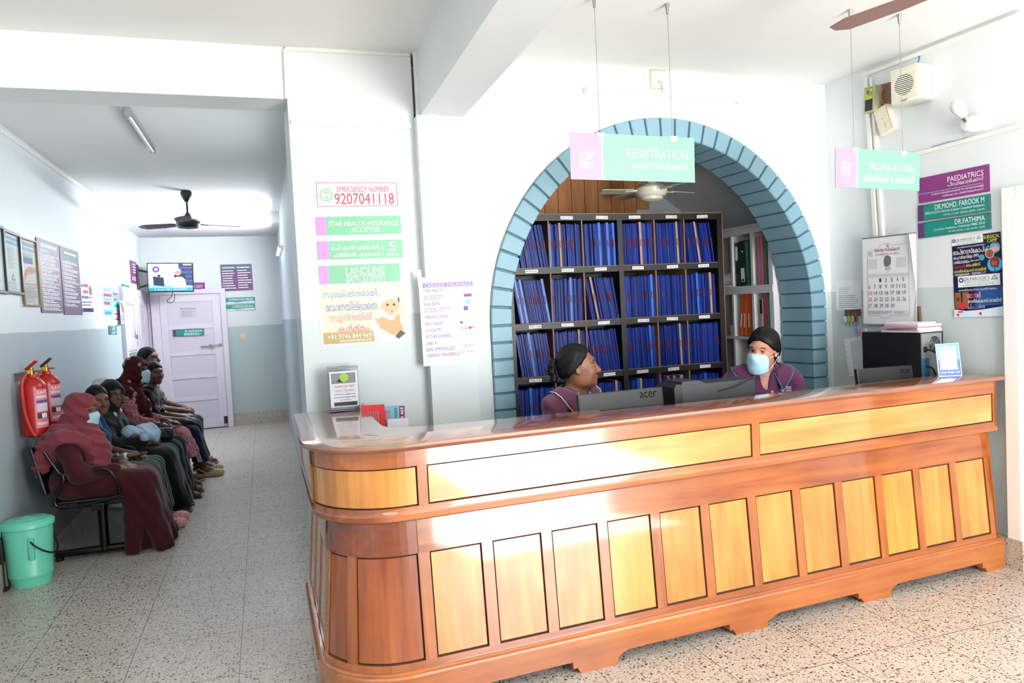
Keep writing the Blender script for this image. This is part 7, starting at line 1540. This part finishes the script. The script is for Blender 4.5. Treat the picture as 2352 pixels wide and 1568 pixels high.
# ============================================================ passage: bin, extinguishers, television, doors
MINT = M('mint_plastic', (.42, .80, .69), .32, .03); c = (-1.50, 5.42)
bk = thing('waste_bin', 'mint green plastic waste bin with lid at the left wall', 'bin', None, (c[0], c[1], 0), radians(0))
MB().lathe([(.112, 0), (.118, .055), (.124, .058), (.126, .07), (.122, .075), (.140, .375), (.136, .375), (.118, .08), (.10, .012), (.001, .012)], 40).build('tub', MINT, bk, True)
MB().lathe([(.146, .368), (.150, .372), (.150, .395), (.143, .404), (.125, .408), (.120, .414), (.055, .418), (.05, .422), (.03, .421), (.026, .416), (.001, .416)], 40).build('lid', MINT, bk, True)
MB().tube(smooth_path([(.045, -.142, .30), (.075, -.165, .275), (.115, -.150, .235), (.148, -.09, .20), (.152, 0, .19), (.140, .07, .22), (.11, .11, .27), (.09, .12, .30)], 5), .006, 8).build('carry_handle', PLB, bk, True)
MB().bbox((-.175, -.06, .325), (-.135, .0, .375), .008).bbox((-.17, -.05, .355), (-.12, -.01, .39), .006).build('hinge_lug', MINT, bk); MB().bbox((-.150, -.105, .012), (-.118, -.085, .32), .005).build('pedal_rod', PLB, bk); MB().bbox((-.155, -.12, 0), (-.10, -.07, .02), .005).build('pedal_foot', PLB, bk)
MB().bbox((.035, -.150, .18), (.065, -.122, .32), .006, 0, Matrix.Rotation(radians(0), 4, 'Z')).build('handle_lug', MINT, bk)
REDX = M('extinguisher_red', (.70, .10, .085), .28, .04); PNK = M('label_pink', (.86, .46, .52), .45, .05)
def extinguisher(label, x, y, z, front, rz):
    e = thing('fire_extinguisher', label, 'fire extinguisher', None, (x, y, z), rz, 'fire extinguishers on the left wall'); R_ = .081
    MB().lathe([(.06, 0), (.076, .012), (R_, .04), (R_, .34), (.078, .365), (.055, .395), (.030, .410), (.026, .43), (.001, .43)], 32).build('cylinder', REDX, e, True)
    b = MB(); n = 12; vs = []
    for i in range(n+1):
        a = radians(-58+75*i/n); vs += [((R_+.0012)*cos(a), (R_+.0012)*sin(a), .06), ((R_+.0012)*cos(a), (R_+.0012)*sin(a), .33)]
    b.raw(vs, [(2*i, 2*i+2, 2*i+3, 2*i+1) for i in range(n)]); lb = b.build('label', PNK, e, True)
    def patch(nm, a0, a1, z0, z1, m):
        b = MB(); v = []
        for i in range(7): a = radians(a0+(a1-a0)*i/6); v += [((R_+.002)*cos(a), (R_+.002)*sin(a), z0), ((R_+.002)*cos(a), (R_+.002)*sin(a), z1)]
        b.raw(v, [(2*i, 2*i+2, 2*i+3, 2*i+1) for i in range(6)]); b.build(nm, m, lb, True)
    for a0, a1, z0, z1, m in ((-50, 12, .235, .25, M('label_blue', (.25, .30, .55), .5)), (-50, 12, .175, .228, M('label_pale', (.82, .78, .82), .5, .2, 60)), (-50, 12, .125, .165, M('label_dark', (.30, .16, .18), .5)), (-50, 12, .265, .285, M('label_pale', (.82, .78, .82), .5)), (-30, 0, .128, .160, PAPER), (-50, 5, .08, .10, M('label_pale', (.82, .78, .82), .5))): patch('label_panel', a0, a1, z0, z1, m)
    V, F = text_tris('SAFE', .03); lo_, hi_ = V.min(0), V.max(0); b = MB(); vs = []
    for v in V: u = (v[0]-lo_[0])/(hi_[0]-lo_[0]); w_ = (v[1]-lo_[1])/(hi_[1]-lo_[1]); a = radians(-45+55*u); vs.append(((R_+.0024)*cos(a), (R_+.0024)*sin(a), .295+.022*w_))
    b.raw(vs, F); b.build('label_lettering', INKW, lb, fix=False)
    v = MB().lathe([(.020, .425), (.020, .46), (.014, .465), (.014, .48)], 14).build('valve', M('brass', (.72, .55, .25), .3, 0, metal=.8), e, True)
    MB().bbox((-.015, -.014, 0), (.085, .014, .016), .004, 0, Matrix.Translation((-.02, 0, .468)) @ Matrix.Rotation(radians(-38), 4, 'Y')).build('squeeze_lever', REDX if front else M('lever_brown', (.35, .16, .12), .4), e); MB().bbox((-.03, -.010, .445), (.06, .010, .455), .004).build('carry_lever', REDX, e)
    MB().lathe([(.014, 0), (.014, .014), (.001, .015)], 12, 0, Matrix.Translation((.0, -.02, .45)) @ Matrix.Rotation(radians(90), 4, 'X')).build('gauge', M('gauge_yellow', (.8, .7, .2), .4), e, True)
    MB().tube(smooth_path([(-.01, -.02, .445), (-.02, -.075, .40), (-.015, -.098, .30), (-.0, -.104, .15), (.03, -.094, .04), (.045, -.085, .01)], 6), .0105, 8).build('hose', M('hose_red', (.72, .20, .17), .4), e, True)
    MB().tube([(-.01, .0, .435), (-.105 if front else -.10, .0, .437)], .005, 6).build('wall_hook', STEEL, e); return e
extinguisher('red fire extinguisher with a pink label on the left wall, the nearer of two', -1.545, 5.93, .875, True, radians(-15)); extinguisher('red fire extinguisher with brown lever on the left wall, half hidden behind another', -1.545, 6.30, .875, False, radians(-15))
o = MB().bbox((-1.65, 5.90, 1.26), (-1.644, 6.30, 1.32), .002).build('bracket_rail', STEEL); tag(o, 'grey metal bracket plate behind the two fire extinguishers', 'bracket')
# television
TVW = Plane((0, 11.55), 0); s = Sign('television', 'wall television showing a man in a white coat at a desk', 'television', TVW, [(338.6, 604), (444, 604), (445, 670), (339.4, 671.7)], M('tv_bezel', (.06, .06, .065), .3), .03, part='housing')
def E_(n, c, k=.85): return M('screen_'+n, c, .5, 0, emit=k)
s.rect('screen_picture', E_('room', (.62, .70, .84)), .02, .03, .98, .96); s.rect('screen_picture', E_('wall', (.70, .78, .92)), .02, .03, .66, .70, .0001); s.rect('screen_picture', E_('shelf', (.16, .20, .34)), .68, .03, .98, .78, .0002)
for k in range(4): s.rect('screen_picture', E_('shelf_line', (.35, .40, .55)), .68, .16+.15*k, .98, .175+.15*k, .0003)
s.rect('screen_picture', E_('poster', (.88, .90, .95)), .12, .08, .26, .36, .0003); s.disc('screen_picture', E_('logo', (.28, .22, .50)), .19, .22, .11, .05, lift=.0004, n=14); s.rect('screen_picture', E_('board', (.86, .90, .94)), .46, .20, .60, .48, .0003)
s.poly('screen_picture', E_('chair', (.10, .12, .20)), [(.56, .86), (.58, .40), (.82, .38), (.84, .86)], .0004); s.poly('screen_picture', E_('coat', (.84, .88, .94)), [(.54, .86), (.55, .56), (.62, .48), (.75, .48), (.82, .58), (.84, .86)], .0005)
s.disc('screen_picture', E_('face', (.58, .42, .38)), .665, .34, .095, lift=.0006); s.poly('screen_picture', E_('hair', (.82, .82, .82)), [(.60, .31), (.62, .22), (.67, .19), (.72, .23), (.735, .31), (.70, .27), (.64, .27)], .0007); s.rect('screen_picture', E_('moustache', (.70, .66, .64)), .64, .38, .69, .40, .0007); s.line('screen_picture', E_('stethoscope', (.12, .13, .16)), .63, .48, .66, .70, .006, .0007); s.line('screen_picture', E_('stethoscope', (.12, .13, .16)), .71, .48, .68, .70, .006, .0007)
s.poly('screen_picture', E_('desk', (.48, .66, .70)), [(.02, .72), (.98, .78), (.98, .86), (.02, .86)], .00045); s.poly('screen_picture', E_('monitor', (.10, .14, .22)), [(.12, .46), (.35, .50), (.36, .80), (.13, .76)], .0007); s.rect('screen_picture', E_('monitor', (.10, .14, .22)), .22, .40, .28, .48, .0007)
s.rect('screen_caption', E_('caption', (.16, .50, .56)), .02, .85, .98, .96, .0); s.text('Dr. Farook M DCH', E_('white', (.95, .95, .95)), .14, .875, .52, .935, .015, 'screen_caption'); s.lines(E_('white', (.95, .95, .95)), .55, .88, .88, .93, 1, .8, 'screen_caption'); s.rect('sticker', M('sticker_cream', (.80, .70, .60), .5), .78, .03, .97, .085, .001)
s.done(); Mi = s.root.matrix_world.inverted(); wl = lambda x, y, z: Mi @ Vector((x, y, z))
b = MB(); zc = s.root.matrix_world.translation.z
for a in ((-1.65, 11.60, -.13), (-1.65, 11.60, .13)): b.tube([wl(a[0], a[1], zc+a[2]), wl(-1.40, 11.60, zc+a[2]*.5)], .014, 8)
b.tube([wl(-1.635, 11.60, zc-.2), wl(-1.635, 11.60, zc+.2)], .02, 8); b.build('wall_arm', PLB, s.root); MB().tube(smooth_path([(.02, -s.h/2, 0), (-.0, -s.h/2-.06, .01), (-.06, -s.h/2-.12, .01), (-.02, -s.h/2-.15, .01), (.03, -s.h/2-.12, 0), (.04, -s.h/2-.02, -.01)], 5), .005, 6).build('cable', PLB, s.root, True)
# end door
DW = M('door_lilac_white', (.82, .79, .84), .3, .04); DPn = M('door_panel_white', (.78, .76, .81), .35, .03)
def fr(u0, u1, z0, z1, y0, y1): return ((u0, y0, z0), (u1, y1, z1))
dl, dr, dt = float(PY(367, 700, 12.08)[0]), float(PY(507, 700, 12.08)[0]), 2.05; dl2 = dl
d2 = MB().bbox(*fr(dl, dr, .015, dt, 12.075, 12.11), .004).build('door_2', DPn); d2['kind'] = 'structure'
zz = [.16, .50, .84, 1.20, 1.60, 1.96]; lw = dr-dl
b = MB(); y0 = 12.062
b.bbox(*fr(dl, dl+.10, .015, dt, y0, 12.08), .003).bbox(*fr(dr-.12, dr, .015, dt, y0, 12.08), .003)
for k, z in enumerate([.015, .44, .78, 1.13, 1.53, 1.94]): b.bbox(*fr(dl+.10, dr-.12, z, (.14, .50, .84, 1.20, 1.60, dt)[k], y0, 12.08), .003)
o = b.build('door_rails', DW, d2)
b = MB(); b.tube([(dr-.32, 12.045, 1.255), (dr-.03, 12.045, 1.265)], .008, 8).bbox((dr-.20, 12.04, 1.235), (dr-.16, 12.062, 1.285), .003).bbox((dr-.06, 12.04, 1.245), (dr-.02, 12.062, 1.285), .003).bbox((dr-.17, 12.035, 1.19), (dr-.15, 12.06, 1.25), .003); b.build('door_bolt', STEEL, d2); MB().bbox((dr-.06, 12.04, .06), (dr-.01, 12.06, .17), .004).build('floor_bolt', INKB, d2)
b = MB().bbox(*fr(dr, dr+.075, 0, dt+.07, 12.03, 12.15), .004).bbox(*fr(dl-.12, dl, 0, dt+.07, 12.03, 12.15), .004).bbox(*fr(dl-.12, dr+.075, dt, dt+.07, 12.028, 12.15), .004).bbox(*fr(-1.645, dl-.12, 0, dt+.04, 12.09, 12.15), .004).bbox(*fr(-1.60, -1.56, 0, dt+.05, 12.06, 12.10), .004); o = b.build('trim_21', DW); o['kind'] = 'structure'
DP2 = Plane((0, 12.06), 0)
s = Sign('name_plate', 'teal DR. RAVISHANKAR plate on the end door', 'sign', DP2, [(396.8, 757.8), (468.8, 754.8), (469.5, 769.7), (397.6, 773)], TEALD, .004); s.rect('end_band', PURD, 0, 0, .10, 1); s.text('DR. RAVISHANKAR', INKW, .38, .10, .94, .44, .02); s.lines(INKW, .35, .52, .95, .92, 3, .45, 'small_print', 3); s.done()
DP3 = Plane((0, 12.075), 0)
s = Sign('notice_paper', 'pale notice on the top panel of the end door', 'paper', DP3, [(411, 706), (451, 705.5), (451.5, 729.5), (411.5, 730)], M('notice_pale', (.74, .73, .77), .5), .002); s.lines(INKG, .08, .05, .92, .2, 1, .6, 'small_print', 1, 0); s.lines(INKG, .15, .3, .9, .9, 5, .35, 'small_print', 2); s.done()
s = Sign('notice_paper', 'faded bare paper below the name plate on the end door', 'paper', DP3, [(413, 775), (457, 774), (458, 792), (414, 793)], M('notice_faded', (.79, .76, .79), .6), .002); s.done()
# doors in the left wall
def side_door(n, u0, u1, ztop, glass):
    d = MB().bbox((-1.65, u0, .01), (-1.625, u1, ztop), .004).build('door_%d' % n, DPn); d['kind'] = 'structure'; b = MB()
    for a in ((u0, u0+.1, .01, ztop), (u1-.1, u1, .01, ztop)): b.bbox((-1.625, a[0], a[2]), (-1.61, a[1], a[3]), .003)
    for z0, z1 in ((.01, .2), (.95, 1.1), (1.30, 1.45), (ztop-.12, ztop)): b.bbox((-1.625, u0+.1, z0), (-1.61, u1-.1, z1), .003)
    b.build('door_rails', DW, d)
    if glass: MB().box((-1.6245, u0+.14, 1.14), (-1.622, u1-.14, 1.27)).build('door_pane', M('pane_grey', (.50, .56, .58), .15), d)
    b = MB().bbox((-1.65, u0-.09, 0), (-1.60, u0, ztop+.09), .004).bbox((-1.65, u1, 0), (-1.60, u1+.09, ztop+.09), .004).bbox((-1.65, u0, ztop), (-1.60, u1, ztop+.09), .004).build('trim_%d' % (n+20), DW); b['kind'] = 'structure'
ua, ub = LEFTW.at(272, 672)[0], LEFTW.at(297, 680)[0]; side_door(3, ua+.08, ua+.95, 2.02, True); uc = LEFTW.at(309, 690)[0]; side_door(4, uc+.10, min(uc+.95, 11.95), 2.02, False)
P5 = Plane((-1.612, 0), pi/2); s = Sign('leaflet_paper', 'tall leaflet with a dark photograph on the first door of the left wall', 'poster', P5, [(275, 690), (283, 692), (286, 742), (277, 744)], PAPER, .0015); s.poly('picture', SKD, [(.1, .05), (.7, .1), (.9, .55), (.5, .5)]); s.lines(INKP, .1, .6, .9, .95, 4, .5); s.done()
s = Sign('leaflet_paper', 'narrow leaflet with an orange patch on the second door of the left wall', 'poster', P5, [(312, 760), (321, 763), (322, 796), (314, 796)], PAPER, .0015); s.rect('picture', NAVY, .05, .2, .95, .5); s.disc('picture', M('ink_orange', (.93, .62, .38), .6, 0), .5, .55, .14, lift=.0003); s.lines(INKP, .1, .7, .9, .95, 3, .5); s.done()
